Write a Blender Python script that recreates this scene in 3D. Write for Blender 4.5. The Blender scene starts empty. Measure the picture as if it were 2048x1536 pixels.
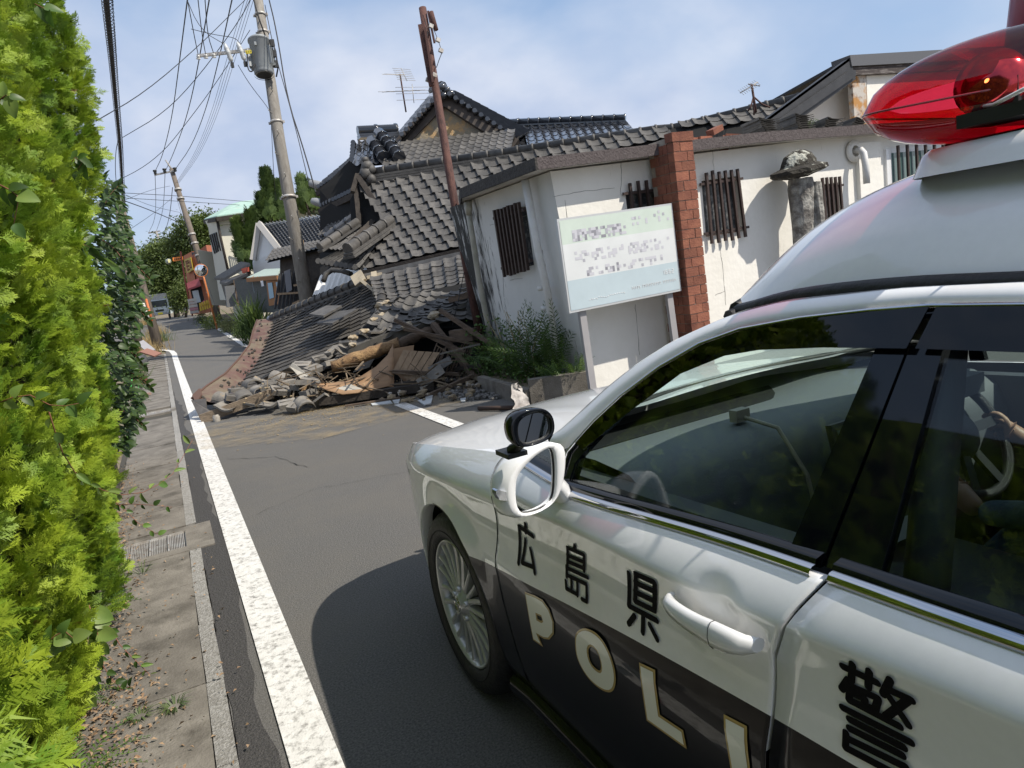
import bpy, math, random
from mathutils import Vector, Matrix, Quaternion
from mathutils import geometry as mgeo
import numpy as np
random.seed(7)
rng = np.random.default_rng(11)
R = math.radians
scene = bpy.context.scene
col = scene.collection

# ------------------------------------------------------------ camera
CAM = Vector((0.0, 0.0, 1.5))
FPX = 1419.0                      # focal length in pixels of the 2048 wide photograph
YAW, PITCH, ROLL = R(25.27), R(9.56), R(8.0)
FW = Vector((math.sin(YAW) * math.cos(PITCH), math.cos(YAW) * math.cos(PITCH), -math.sin(PITCH)))
RT = Vector((math.cos(YAW), -math.sin(YAW), 0.0))
UP = RT.cross(FW)
cr, sr = math.cos(ROLL), math.sin(ROLL)
cam_x = (RT * cr - UP * sr)
cam_y = (RT * sr + UP * cr)
cd = bpy.data.cameras.new('camera')
cam = bpy.data.objects.new('camera', cd)
col.objects.link(cam)
scene.camera = cam
cd.sensor_width = 36.0
cd.lens = FPX / 2048.0 * 36.0
cd.clip_start = 0.02
cd.clip_end = 6000
mw = Matrix((( cam_x.x, cam_y.x, -FW.x, CAM.x), (cam_x.y, cam_y.y, -FW.y, CAM.y),
             (cam_x.z, cam_y.z, -FW.z, CAM.z), (0, 0, 0, 1)))
cam.matrix_world = mw

# ------------------------------------------------------------ sun and sky
SUN_EL = R(50)
sh = Vector((0.65, -0.75, 0)).normalized()
SUN = Vector((sh.x * math.cos(SUN_EL), sh.y * math.cos(SUN_EL), math.sin(SUN_EL)))
sl = bpy.data.lights.new('sun', 'SUN')
sl.energy = 4.5
sl.angle = R(0.55)
sl.color = (1.0, 0.93, 0.82)
so = bpy.data.objects.new('sun', sl)
so.rotation_euler = SUN.to_track_quat('Z', 'Y').to_euler()
so.location = (20, -20, 30)
col.objects.link(so)
world = bpy.data.worlds.new('World')
scene.world = world
world.use_nodes = True
nt = world.node_tree
nt.nodes.clear()
def wn(t, **k):
    n = nt.nodes.new(t)
    for a, b in k.items():
        setattr(n, a, b)
    return n
out = wn('ShaderNodeOutputWorld')
bg = wn('ShaderNodeBackground')
bg.inputs['Strength'].default_value = 0.145
sky = wn('ShaderNodeTexSky', sky_type='NISHITA')
sky.sun_disc = False
sky.sun_elevation = SUN_EL
sky.sun_rotation = math.atan2(SUN.x, SUN.y)
sky.air_density = 1.0
sky.dust_density = 1.6
sky.ozone_density = 1.0
tc = wn('ShaderNodeTexCoord')
mp = wn('ShaderNodeMapping')
mp.inputs['Scale'].default_value = (1.0, 1.0, 1.7)
mp.inputs['Location'].default_value = (5.3, 1.4, 2.2)
n1 = wn('ShaderNodeTexNoise')
n1.inputs['Scale'].default_value = 1.7
n1.inputs['Detail'].default_value = 6
n1.inputs['Roughness'].default_value = 0.5
n1.inputs['Distortion'].default_value = 0.35
r1 = wn('ShaderNodeValToRGB')
r1.color_ramp.elements[0].position = 0.36
r1.color_ramp.elements[1].position = 0.60
n2 = wn('ShaderNodeTexNoise')
n2.inputs['Scale'].default_value = 5.0
n2.inputs['Detail'].default_value = 8
r2 = wn('ShaderNodeValToRGB')
r2.color_ramp.elements[0].position = 0.35
r2.color_ramp.elements[0].color = (2.8, 3.35, 4.5, 1)
r2.color_ramp.elements[1].position = 0.7
r2.color_ramp.elements[1].color = (4.5, 4.75, 5.35, 1)
mx = wn('ShaderNodeMixRGB')
tint = wn('ShaderNodeMixRGB', blend_type='MIX')
tint.inputs[0].default_value = 0.6
tint.inputs[2].default_value = (1.85, 2.75, 4.25, 1)
L = nt.links.new
L(tc.outputs['Generated'], mp.inputs['Vector'])
L(mp.outputs[0], n1.inputs['Vector'])
L(mp.outputs[0], n2.inputs['Vector'])
L(n1.outputs['Fac'], r1.inputs[0])
L(n2.outputs['Fac'], r2.inputs[0])
L(sky.outputs[0], tint.inputs[1])
L(tint.outputs[0], mx.inputs[1])
L(r2.outputs[0], mx.inputs[2])
L(r1.outputs[0], mx.inputs[0])
L(mx.outputs[0], bg.inputs['Color'])
L(bg.outputs[0], out.inputs['Surface'])
scene.view_settings.view_transform = 'Standard'
scene.view_settings.look = 'None'
scene.view_settings.exposure = 0.30
scene.view_settings.gamma = 1.0
scene.view_settings.use_curve_mapping = False

# ------------------------------------------------------------ picture ray helpers
def ray(x, y):
    dx, dy = x - 1024.0, y - 768.0
    u = dx * cr - dy * sr
    v = dx * sr + dy * cr
    return FW + RT * (u / FPX) - UP * (v / FPX)
def atX(x, y, X):
    d = ray(x, y); return CAM + d * (X / d.x)
def atY(x, y, Y):
    d = ray(x, y); return CAM + d * (Y / d.y)
def atZ(x, y, Z=0.0):
    d = ray(x, y); return CAM + d * ((Z - CAM.z) / d.z)
def atD(x, y, D):
    return CAM + ray(x, y) * D
def atP(x, y, p0, n):
    d = ray(x, y); p0 = Vector(p0); n = Vector(n)
    return CAM + d * ((p0 - CAM).dot(n) / d.dot(n))
def tab(T, y):
    if y <= T[0][0]: return T[0][1]
    for (a, va), (b, vb) in zip(T, T[1:]):
        if y <= b:
            f = (y - a) / (b - a)
            return va + (vb - va) * f
    return T[-1][1]
def stab(T, y):
    # smooth (monotone-ish hermite) table lookup
    if y <= T[0][0]: return T[0][1]
    if y >= T[-1][0]: return T[-1][1]
    for i in range(len(T) - 1):
        a, va = T[i]; b, vb = T[i + 1]
        if y <= b:
            m0 = (vb - T[i-1][1]) / (b - T[i-1][0]) if i > 0 else (vb - va) / (b - a)
            m1 = (T[i+2][1] - va) / (T[i+2][0] - a) if i + 2 < len(T) else (vb - va) / (b - a)
            h = b - a; t = (y - a) / h
            return ((2*t**3-3*t**2+1)*va + (t**3-2*t**2+t)*h*m0 + (-2*t**3+3*t**2)*vb + (t**3-t**2)*h*m1)

# ------------------------------------------------------------ mesh building
class MB:
    def __init__(s):
        s.v = []; s.f = []; s.smooth = []; s.mi = []
    def add(s, vs, fs, smooth=False, mi=0):
        o = len(s.v)
        s.v += [Vector(p) for p in vs]
        for f in fs:
            s.f.append(tuple(i + o for i in f)); s.smooth.append(smooth); s.mi.append(mi)
        return s
    def box(s, c, size, M=None, mi=0):
        x, y, z = size[0]/2, size[1]/2, size[2]/2
        vs = [Vector((a, b, d)) for a in (-x, x) for b in (-y, y) for d in (-z, z)]
        if M is not None: vs = [M @ v for v in vs]
        c = Vector(c)
        return s.add([v + c for v in vs], [(0,1,3,2),(4,6,7,5),(0,4,5,1),(2,3,7,6),(0,2,6,4),(1,5,7,3)], mi=mi)
    def bar(s, a, b, w, t, up=(0,0,1), mi=0):
        # a rectangular bar from a to b, w wide and t high along "up"
        a, b, up = Vector(a), Vector(b), Vector(up)
        d = (b - a).normalized()
        sd = d.cross(up)
        if sd.length < 1e-4: sd = d.cross(Vector((1,0,0)))
        sd.normalize(); u = sd.cross(d)
        sd = sd * (w/2); u = u * (t/2)
        vs = [p + e for p in (a, b) for e in (-sd-u, sd-u, sd+u, -sd+u)]
        return s.add(vs, [(3,2,1,0),(4,5,6,7),(0,1,5,4),(1,2,6,5),(2,3,7,6),(3,0,4,7)], mi=mi)
    def tube(s, pts, r, n=8, caps=True, smooth=True, mi=0):
        pts = [Vector(p) for p in pts]
        rs = r if isinstance(r, (list, tuple)) else [r] * len(pts)
        t0 = (pts[1] - pts[0]).normalized()
        ref = Vector((0,0,1)) if abs(t0.z) < 0.9 else Vector((1,0,0))
        nrm = t0.cross(ref).normalized()
        vs = []
        for i, p in enumerate(pts):
            if i == 0: t = t0
            elif i == len(pts)-1: t = (pts[i]-pts[i-1]).normalized()
            else: t = ((pts[i+1]-pts[i]).normalized() + (pts[i]-pts[i-1]).normalized())
            if t.length < 1e-6: t = t0
            t = t.normalized()
            nrm = (nrm - t * nrm.dot(t)).normalized()
            b = t.cross(nrm)
            for k in range(n):
                a = 2*math.pi*k/n
                vs.append(p + (nrm*math.cos(a) + b*math.sin(a)) * rs[i])
        fs = []
        for i in range(len(pts)-1):
            for k in range(n):
                k2 = (k+1) % n
                fs.append((i*n+k, i*n+k2, (i+1)*n+k2, (i+1)*n+k))
        s.add(vs, fs, smooth, mi)
        if caps:
            o = len(s.v) - len(vs)
            s.f.append(tuple(o+k for k in reversed(range(n)))); s.smooth.append(False); s.mi.append(mi)
            s.f.append(tuple(o+(len(pts)-1)*n+k for k in range(n))); s.smooth.append(False); s.mi.append(mi)
        return s
    def lathe(s, prof, origin, axis=(0,0,1), n=24, smooth=True, mi=0, ref=None):
        # prof: list of (radius, along)
        ax = Vector(axis).normalized()
        rf = Vector(ref) if ref else (Vector((0,0,1)) if abs(ax.z) < 0.9 else Vector((1,0,0)))
        e1 = ax.cross(rf).normalized(); e2 = ax.cross(e1)
        o = Vector(origin); vs = []
        for (r, h) in prof:
            for k in range(n):
                a = 2*math.pi*k/n
                vs.append(o + ax*h + (e1*math.cos(a)+e2*math.sin(a))*r)
        fs = []
        for i in range(len(prof)-1):
            for k in range(n):
                k2 = (k+1) % n
                fs.append((i*n+k, i*n+k2, (i+1)*n+k2, (i+1)*n+k))
        return s.add(vs, fs, smooth, mi)
    def grid(s, rows, smooth=True, mi=0, closed=False, flip=False):
        n = len(rows[0]); vs = [p for r in rows for p in r]; fs = []
        for i in range(len(rows)-1):
            for k in range(n - (0 if closed else 1)):
                k2 = (k+1) % n
                q = (i*n+k, i*n+k2, (i+1)*n+k2, (i+1)*n+k)
                fs.append(q[::-1] if flip else q)
        return s.add(vs, fs, smooth, mi)
    def prism(s, poly, ext, mi=0, smooth=False):
        # closed planar polygon (3D points) extruded by vector ext
        poly = [Vector(p) for p in poly]; e = Vector(ext); n = len(poly)
        tris = mgeo.tessellate_polygon([poly])
        vs = poly + [p + e for p in poly]
        fs = [tuple(t) for t in tris] + [tuple(i+n for i in reversed(t)) for t in tris]
        s.add(vs, fs, False, mi)
        o = len(s.v) - len(vs)
        for i in range(n):
            j = (i+1) % n
            s.f.append((o+i, o+j, o+n+j, o+n+i)); s.smooth.append(smooth); s.mi.append(mi)
        return s
    def poly(s, pts, mi=0, holes=None):
        loops = [[Vector(p) for p in pts]] + [[Vector(p) for p in h] for h in (holes or [])]
        tris = mgeo.tessellate_polygon(loops)
        return s.add([p for l in loops for p in l], [tuple(t) for t in tris], False, mi)
    def blob(s, c, r, seed=0, n=1, squash=(1,1,1), amp=.25, smooth=False, mi=0):
        # an irregular stone-like lump
        rr = random.Random(seed)
        vs, fs = ICO if n == 1 else ICO2
        out = []
        for v in vs:
            k = 1 + rr.uniform(-amp, amp)
            out.append(Vector(c) + Vector((v.x*squash[0], v.y*squash[1], v.z*squash[2])) * r * k)
        return s.add(out, fs, smooth, mi)
    def mesh(s, name, base=None):
        me = bpy.data.meshes.new(name)
        b = Vector(base) if base is not None else Vector((0,0,0))
        me.from_pydata([tuple(p - b) for p in s.v], [], s.f)
        me.polygons.foreach_set('use_smooth', s.smooth)
        if any(s.mi): me.polygons.foreach_set('material_index', s.mi)
        me.update()
        return me
    def build(s, name, m, parent=None, base=None, **k):
        b = Vector(base) if base is not None else (wloc(parent) if parent else Vector((0,0,0)))
        me = s.mesh(name, b)
        for x in (m if isinstance(m, (list, tuple)) else [m]): me.materials.append(x)
        o = bpy.data.objects.new(name, me)
        col.objects.link(o)
        if parent: o.parent = parent
        elif base is not None: o.location = b
        tag(o, **k)
        return o
import bmesh
def _ico(n):
    bm = bmesh.new(); bmesh.ops.create_icosphere(bm, subdivisions=n, radius=1)
    vs = [v.co.copy() for v in bm.verts]; fs = [tuple(v.index for v in f.verts) for f in bm.faces]; bm.free()
    return vs, fs
ICO = _ico(1); ICO2 = _ico(2)
def wloc(o):
    p = Vector((0,0,0))
    while o is not None:
        p = p + Vector(o.location); o = o.parent
    return p
def tag(o, label=None, cat=None, group=None, kind=None):
    if label: o['label'] = label
    if cat: o['category'] = cat
    if group: o['group'] = group
    if kind: o['kind'] = kind
    return o
def thing(name, label, cat, loc, group=None):
    o = bpy.data.objects.new(name, None); col.objects.link(o)
    o.empty_display_size = 0.1
    o.location = loc
    return tag(o, label, cat, group)
def inst(name, me, M, parent=None, **k):
    # a shared-mesh piece placed by world matrix M
    o = bpy.data.objects.new(name, me); col.objects.link(o)
    if parent:
        o.parent = parent
        M = Matrix.Translation(-wloc(parent)) @ M
    o.matrix_basis = M
    return tag(o, **k)
def frame(o, x, y, z):
    # matrix from three axis vectors and an origin
    return Matrix(((x[0], y[0], z[0], o[0]), (x[1], y[1], z[1], o[1]), (x[2], y[2], z[2], o[2]), (0,0,0,1)))
def gsmooth(o):
    for p in o.data.polygons: p.use_smooth = True
def bevel(o, w=0.01, seg=2, ang=35):
    m = o.modifiers.new('b', 'BEVEL'); m.width = w; m.segments = seg; m.limit_method = 'ANGLE'; m.angle_limit = R(ang)
    return o

# ------------------------------------------------------------ materials
MATS = {}
def mat(name, c, rough=0.7, metal=0.0, c2=None, ns=6.0, nd=5.0, bump=0.0, bs=40.0, coat=0.0, spec=0.5,
        lo=0.35, hi=0.65, sub=0.0, trans=0.0, alpha=1.0, emit=None, es=0.0, stretch=None, c3=None, n3=2.0, f3=(0.55,0.7), objrand=0.0, coatr=0.03, wave=None):
    m = bpy.data.materials.new(name); m.use_nodes = True
    t = m.node_tree; b = t.nodes['Principled BSDF']
    b.inputs['Base Color'].default_value = (*c, 1)
    b.inputs['Roughness'].default_value = rough
    b.inputs['Metallic'].default_value = metal
    b.inputs['Coat Weight'].default_value = coat
    b.inputs['Coat Roughness'].default_value = coatr
    b.inputs['Specular IOR Level'].default_value = spec
    b.inputs['Transmission Weight'].default_value = trans
    if emit:
        b.inputs['Emission Color'].default_value = (*emit, 1); b.inputs['Emission Strength'].default_value = es
    N = t.nodes.new; K = t.links.new
    tcn = N('ShaderNodeTexCoord'); src = tcn.outputs['Object']
    geo = N('ShaderNodeNewGeometry')
    src = geo.outputs['Position']
    if stretch:
        q = N('ShaderNodeMapping'); q.inputs['Scale'].default_value = stretch; K(src, q.inputs[0]); src = q.outputs[0]
    cur = None
    if c2 is not None:
        n = N('ShaderNodeTexNoise'); n.inputs['Scale'].default_value = ns; n.inputs['Detail'].default_value = nd
        n.inputs['Roughness'].default_value = 0.62
        K(src, n.inputs['Vector'])
        r = N('ShaderNodeValToRGB'); r.color_ramp.elements[0].position = lo; r.color_ramp.elements[1].position = hi
        r.color_ramp.elements[0].color = (*c, 1); r.color_ramp.elements[1].color = (*c2, 1)
        K(n.outputs['Fac'], r.inputs[0]); cur = r.outputs[0]
    if c3 is not None:
        n = N('ShaderNodeTexNoise'); n.inputs['Scale'].default_value = n3; n.inputs['Detail'].default_value = 6
        n.inputs['Roughness'].default_value = 0.7
        K(src, n.inputs['Vector'])
        r = N('ShaderNodeValToRGB'); r.color_ramp.elements[0].position = f3[0]; r.color_ramp.elements[1].position = f3[1]
        K(n.outputs['Fac'], r.inputs[0])
        x = N('ShaderNodeMixRGB'); K(r.outputs[0], x.inputs[0])
        if cur: K(cur, x.inputs[1])
        else: x.inputs[1].default_value = (*c, 1)
        x.inputs[2].default_value = (*c3, 1); cur = x.outputs[0]
    if objrand > 0:
        oi = N('ShaderNodeObjectInfo'); mr = N('ShaderNodeMapRange')
        mr.inputs['To Min'].default_value = 1 - objrand; mr.inputs['To Max'].default_value = 1 + objrand
        K(oi.outputs['Random'], mr.inputs['Value'])
        x = N('ShaderNodeVectorMath'); x.operation = 'SCALE'
        if cur: K(cur, x.inputs[0])
        else: x.inputs[0].default_value = c
        K(mr.outputs[0], x.inputs['Scale']); cur = x.outputs[0]
    if cur: K(cur, b.inputs['Base Color'])
    if bump > 0:
        n = N('ShaderNodeTexNoise'); n.inputs['Scale'].default_value = bs; n.inputs['Detail'].default_value = 6
        K(src, n.inputs['Vector'])
        bp = N('ShaderNodeBump'); bp.inputs['Strength'].default_value = bump; bp.inputs['Distance'].default_value = 0.02
        K(n.outputs['Fac'], bp.inputs['Height']); K(bp.outputs[0], b.inputs['Normal'])
    MATS[name] = m
    return m
def leafmat(name, c, c2, ns=3.0, trans=0.35, rough=0.5, objrand=0.0, bw=(0.35,0.65)):
    m = bpy.data.materials.new(name); m.use_nodes = True
    t = m.node_tree; t.nodes.clear(); N = t.nodes.new; K = t.links.new
    o = N('ShaderNodeOutputMaterial'); geo = N('ShaderNodeNewGeometry')
    n = N('ShaderNodeTexNoise'); n.inputs['Scale'].default_value = ns; n.inputs['Detail'].default_value = 4
    K(geo.outputs['Position'], n.inputs['Vector'])
    r = N('ShaderNodeValToRGB'); r.color_ramp.elements[0].color = (*c,1); r.color_ramp.elements[1].color = (*c2,1)
    r.color_ramp.elements[0].position = bw[0]; r.color_ramp.elements[1].position = bw[1]
    K(n.outputs['Fac'], r.inputs[0])
    cur = r.outputs[0]
    if objrand:
        oi = N('ShaderNodeObjectInfo'); mr = N('ShaderNodeMapRange')
        mr.inputs['To Min'].default_value = 1-objrand; mr.inputs['To Max'].default_value = 1+objrand
        K(oi.outputs['Random'], mr.inputs['Value'])
        x = N('ShaderNodeVectorMath'); x.operation = 'SCALE'; K(cur, x.inputs[0]); K(mr.outputs[0], x.inputs['Scale']); cur = x.outputs[0]
    p = N('ShaderNodeBsdfPrincipled'); p.inputs['Roughness'].default_value = rough
    K(cur, p.inputs['Base Color'])
    tr = N('ShaderNodeBsdfTranslucent'); K(cur, tr.inputs['Color'])
    ms = N('ShaderNodeMixShader'); ms.inputs[0].default_value = trans
    K(p.outputs[0], ms.inputs[1]); K(tr.outputs[0], ms.inputs[2]); K(ms.outputs[0], o.inputs['Surface'])
    return m
def glassmat(name, tint, ior=1.5, refl=(1,1,1), rough=0.0):
    # thin pane: see-through tint plus a Fresnel mirror
    m = bpy.data.materials.new(name); m.use_nodes = True
    t = m.node_tree; t.nodes.clear(); N = t.nodes.new; K = t.links.new
    o = N('ShaderNodeOutputMaterial'); tr = N('ShaderNodeBsdfTransparent'); tr.inputs[0].default_value = (*tint, 1)
    g = N('ShaderNodeBsdfGlossy'); g.inputs['Roughness'].default_value = rough; g.inputs['Color'].default_value = (*refl, 1)
    fr = N('ShaderNodeFresnel'); ge = N('ShaderNodeNewGeometry'); mr = N('ShaderNodeMapRange')
    mr.inputs['To Min'].default_value = ior; mr.inputs['To Max'].default_value = 1.0 / ior
    K(ge.outputs['Backfacing'], mr.inputs['Value']); K(mr.outputs[0], fr.inputs['IOR'])
    ms = N('ShaderNodeMixShader'); K(fr.outputs[0], ms.inputs[0]); K(tr.outputs[0], ms.inputs[1]); K(g.outputs[0], ms.inputs[2])
    K(ms.outputs[0], o.inputs['Surface'])
    return m
# ============================================================ GROUND, ROAD, MARKINGS
GZ = [(-50,0),(15,0),(19,.03),(23,.13),(30,.38),(39,.66),(48,.86),(60,.95),(90,1.0),(400,1.0)]
def gz(y): return stab(GZ, y) if y > 15 else 0.0
def onGr(x, y, h=0.0):
    d = ray(x, y); t = .5
    while t < 140:
        p = CAM + d * t
        if p.z <= gz(p.y) + h: return p
        t += .01 + t * .002
    return CAM + d * 140
M_dirt = mat('soil', (.13,.10,.065), rough=.95, c2=(.22,.18,.12), ns=5, bump=.6, bs=25, c3=(.07,.09,.03), n3=.6)
M_asph = mat('asphalt', (.055,.053,.051), rough=.88, c2=(.165,.160,.150), ns=120, nd=3, lo=.32, hi=.68, bump=.55, bs=170, c3=(.135,.124,.106), n3=.9, f3=(.42,.85))
M_asph2 = mat('asphalt_patch', (.045,.043,.042), rough=.85, c2=(.085,.080,.076), ns=150, nd=3, lo=.40, hi=.7, bump=.9, bs=120)
M_line = mat('road_paint', (.70,.69,.66), rough=.7, c2=(.60,.59,.56), ns=18, c3=(.20,.19,.175), n3=30, f3=(.50,.68), bump=.25, bs=120)
M_conc = mat('concrete', (.125,.112,.094), rough=.9, c2=(.20,.182,.155), ns=5, bump=.35, bs=90, c3=(.07,.062,.05), n3=3.5, f3=(.5,.7), objrand=.12)
M_kerb = mat('kerb_stone', (.20,.19,.17), rough=.9, c2=(.34,.33,.31), ns=60, bump=.7, bs=110, objrand=.08)
xs_ = [-160,-60,-20,-8,-3,-.6,0,2,4,8,20,60,160]; ys_ = [-60,-10,0,8] + [15+.5*k for k in range(112)] + [75,90,150,400]
mb = MB(); mb.grid([[Vector((x, y, gz(y) - .03 )) for x in xs_] for y in ys_], flip=True)
mb.build('ground', M_dirt, kind='structure')
mb = MB()
RL = [(-12,-.055),(26,-.055),(29,-.3),(33,-2.2),(38,-4.0),(40,-4.2),(43,-1.2),(60,-.9)]
RR = [(-12,14),(6.6,14),(6.61,4.2),(9,4.15),(16,4.1),(22,4.0),(28,4.2),(33,4.0),(40,3.2),(48,2.6),(60,2.3)]
yy = [15+.5*k for k in range(112)] + [-12,-6,-2,0,2,4,6,6.6,6.61,8,10,12,14,15,17,19,21,23,25,26,27,28,29,30,31.5,33,35,38,40,41.5,43,46,50,55,60,72]
yy = sorted(set(yy))
mb.grid([[Vector((tab(RL,y)*(1-f) + tab(RR,y)*f, y, gz(y))) for f in (0,.1,.3,.5,.75,1)] for y in yy], flip=True)
road = mb.build('road', M_asph, kind='structure')
# newer dark band of asphalt along the kerb, ragged edge
mb = MB(); rows = []
for i in range(90):
    y = -2 + i * .19
    rows.append([Vector((-.058 + .012 * random.uniform(-1,1), y, .0045)), Vector((.075 + .03*math.sin(y*1.7) + random.uniform(-.02,.02) - max(0, y-9)*.02, y, .0045))])
mb.grid(rows, flip=True, smooth=False); mb.build('asphalt_strip', M_asph2, kind='structure')
def ribbon(pts, w, name, z=.009, side=None):
    mb = MB(); rows = []
    for i, p in enumerate(pts):
        a = pts[max(i-1,0)]; b = pts[min(i+1,len(pts)-1)]
        t = Vector((b[0]-a[0], b[1]-a[1])).normalized(); n = Vector((t.y, -t.x))
        rows.append([Vector((p[0]-n.x*w/2, p[1]-n.y*w/2, gz(p[1]) + z)), Vector((p[0]+n.x*w/2, p[1]+n.y*w/2, gz(p[1]) + z))])
    mb.grid(rows, smooth=False); o = mb.build(name, M_line, kind='structure'); return o
bend = onGr(338, 661)
L_pts = [(.165, y) for y in (-4,-1,2,5,8,11,14,15,17,19,21,23)] 
L_pts += [(.17,24.5),(.12,25.6),(-.1,26.6),(-.6,27.4),(-1.4,28.0)]
ribbon(L_pts, .152, 'edge_line')
r1_, r2_, r3_ = onGr(490,692), onGr(440,660), onGr(407,637)
R_pts = [(2.395, y) for y in (-2,2,5,6.5,8,8.35)]
ribbon(R_pts, .152, 'edge_line')
R2 = [(2.40, 13),(2.40,15),(2.40,17),(2.40,19),(r1_.x*.3+2.4*.7, r1_.y-1.2),(r1_.x,r1_.y),(r1_.x*.6+r2_.x*.4, r1_.y*.6+r2_.y*.4),(r2_.x,r2_.y),((r2_.x+r3_.x)/2,(r2_.y+r3_.y)/2),(r3_.x,r3_.y)]
ribbon(R2, .152, 'edge_line')
# covered gutter: concrete slabs butted end to end
gut = thing('gutter', None, None, (-.37, 2, 0)); tag(gut, kind='structure')
mbx = MB(); mbx.box((0,0,-.04), (.485, .595, .10)); me = mbx.mesh('gutter_slab'); me.materials.append(M_conc)
y = -1.2; k = 0
GR1 = (4.80, 5.36); GR2 = (11.9, 12.35)
while y < 25:
    if not (GR1[0]-.3 < y+.3 < GR1[1]+.3 or GR2[0]-.25 < y+.3 < GR2[1]+.25):
        inst('gutter_slab', me, Matrix.Translation((-.372 + random.uniform(-.004,.004), y+.3, gz(y) + random.uniform(-.003,.004))) @ Matrix.Rotation(random.uniform(-.008,.008),4,'Z'), gut)
    y += .60
mbx = MB(); mbx.box((0,0,-.05), (.066, .595, .116)); me = mbx.mesh('kerb_stone'); me.materials.append(M_kerb)
kerb = thing('kerb', None, None, (-.09, 2, 0)); tag(kerb, kind='structure')
y = -1.2
while y < 25.2:
    if not (GR1[0]-.1 < y+.3 < GR1[1]+.1):
        inst('kerb_stone', me, Matrix.Translation((-.092, y+.3, gz(y) + .003)) @ Matrix.Rotation(random.uniform(-.01,.01),4,'Z'), kerb)
    y += .60
mb = MB(); mb.box((-.37, 12, -.075), (.62, 28, .12)); mb.build('gutter_bed', mat('gutter_dark', (.05,.045,.035), rough=.95), kind='structure')
M_galv = mat('galvanised', (.46,.45,.43), rough=.5, metal=.35, c2=(.28,.24,.20), ns=14, lo=.4, hi=.7)
def grate(y0, y1, label, collar):
    g = thing('drain_grate', label, 'drain grate', (-.36, (y0+y1)/2, 0))
    mb = MB(); x0, x1 = (-.60, .03) if collar else (-.615, -.06)
    a, b, c, d = -.575, -.135, y0+.10, y1-.08
    for bx in ((x0,a,y0,y1),(b,x1,y0,y1),(a,b,y0,c),(a,b,d,y1)):
        mb.box(((bx[0]+bx[1])/2, (bx[2]+bx[3])/2, -.035), (bx[1]-bx[0], bx[3]-bx[2], .095))
    mb.build('collar', M_conc, g)
    mb = MB()
    for k in range(5): mb.box((a + (b-a)*(k+.02)/4 if k else a+.006, (c+d)/2, -.004), (.009, d-c, .028))
    mb.box(((a+b)/2, c+.004, -.004), (b-a, .008, .028)); mb.box(((a+b)/2, d-.004, -.004), (b-a, .008, .028))
    mb.build('grate_frame', M_galv, g)
    mb = MB(); n = 44
    for k in range(n): mb.box((a + (b-a)*(k+.5)/n, (c+d)/2, -.010), (.0058, d-c, .02))
    mb.build('grate_bars', M_galv, g, kind='stuff')
    mb = MB(); mb.box(((a+b)/2, (c+d)/2, -.10), (b-a+.02, d-c+.02, .01)); mb.build('drain_bottom', MATS['gutter_dark'], g)
grate(GR1[0], GR1[1], 'near galvanised drain grate in a concrete collar that juts into the asphalt', True)
grate(GR2[0], GR2[1], 'far small drain grate in the gutter level with the roof wreckage', False)
# yellow clay dust and grit washed over the road in front of the wreckage
M_clay = mat('clay', (.34,.26,.15), rough=.95, c2=(.24,.19,.12), ns=8, bump=.5, bs=60)
mb = MB()
rr = random.Random(3)
for k in range(1100):
    x = rr.triangular(.3, 3.6, 1.6); y = 9.2 - abs(rr.gauss(0, .8)) + .15 * x
    if y < 6.4 or x > 3.9: continue
    s = rr.uniform(.002, .008) * (1.6 if rr.random() < .1 else 1)
    mb.blob((x, y, .006), s, seed=k, squash=(1,1,.5))
mb.build('clay_crumbs', M_clay, kind='stuff')
m = bpy.data.materials.new('clay_film'); m.use_nodes = True; t_ = m.node_tree; b_ = t_.nodes['Principled BSDF']
b_.inputs['Base Color'].default_value = (.44,.33,.17,1); b_.inputs['Roughness'].default_value = .95
ge_ = t_.nodes.new('ShaderNodeNewGeometry'); mp_ = t_.nodes.new('ShaderNodeMapping'); mp_.inputs['Scale'].default_value = (1.3, 1.5, 1); mp_.inputs['Rotation'].default_value = (0,0,.25)
nn_ = t_.nodes.new('ShaderNodeTexNoise'); nn_.inputs['Scale'].default_value = 2.2; nn_.inputs['Detail'].default_value = 9; nn_.inputs['Roughness'].default_value = .68
rm_ = t_.nodes.new('ShaderNodeValToRGB'); rm_.color_ramp.elements[0].position = .42; rm_.color_ramp.elements[1].position = .74
rm_.color_ramp.elements[1].color = (.42,.42,.42,1)
t_.links.new(ge_.outputs['Position'], mp_.inputs[0]); t_.links.new(mp_.outputs[0], nn_.inputs['Vector']); t_.links.new(nn_.outputs['Fac'], rm_.inputs[0]); t_.links.new(rm_.outputs[0], b_.inputs['Alpha'])
mb = MB(); mb.add([(.28,9.7,.0135),(3.6,9.7,.0135),(3.6,8.7,.0135),(3.0,7.6,.0135),(1.2,7.3,.0135),(.1,8.2,.0135),(-.03,9.2,.0135)], [tuple(range(6,-1,-1))]); mb.build('clay_film', m, kind='stuff')

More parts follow.
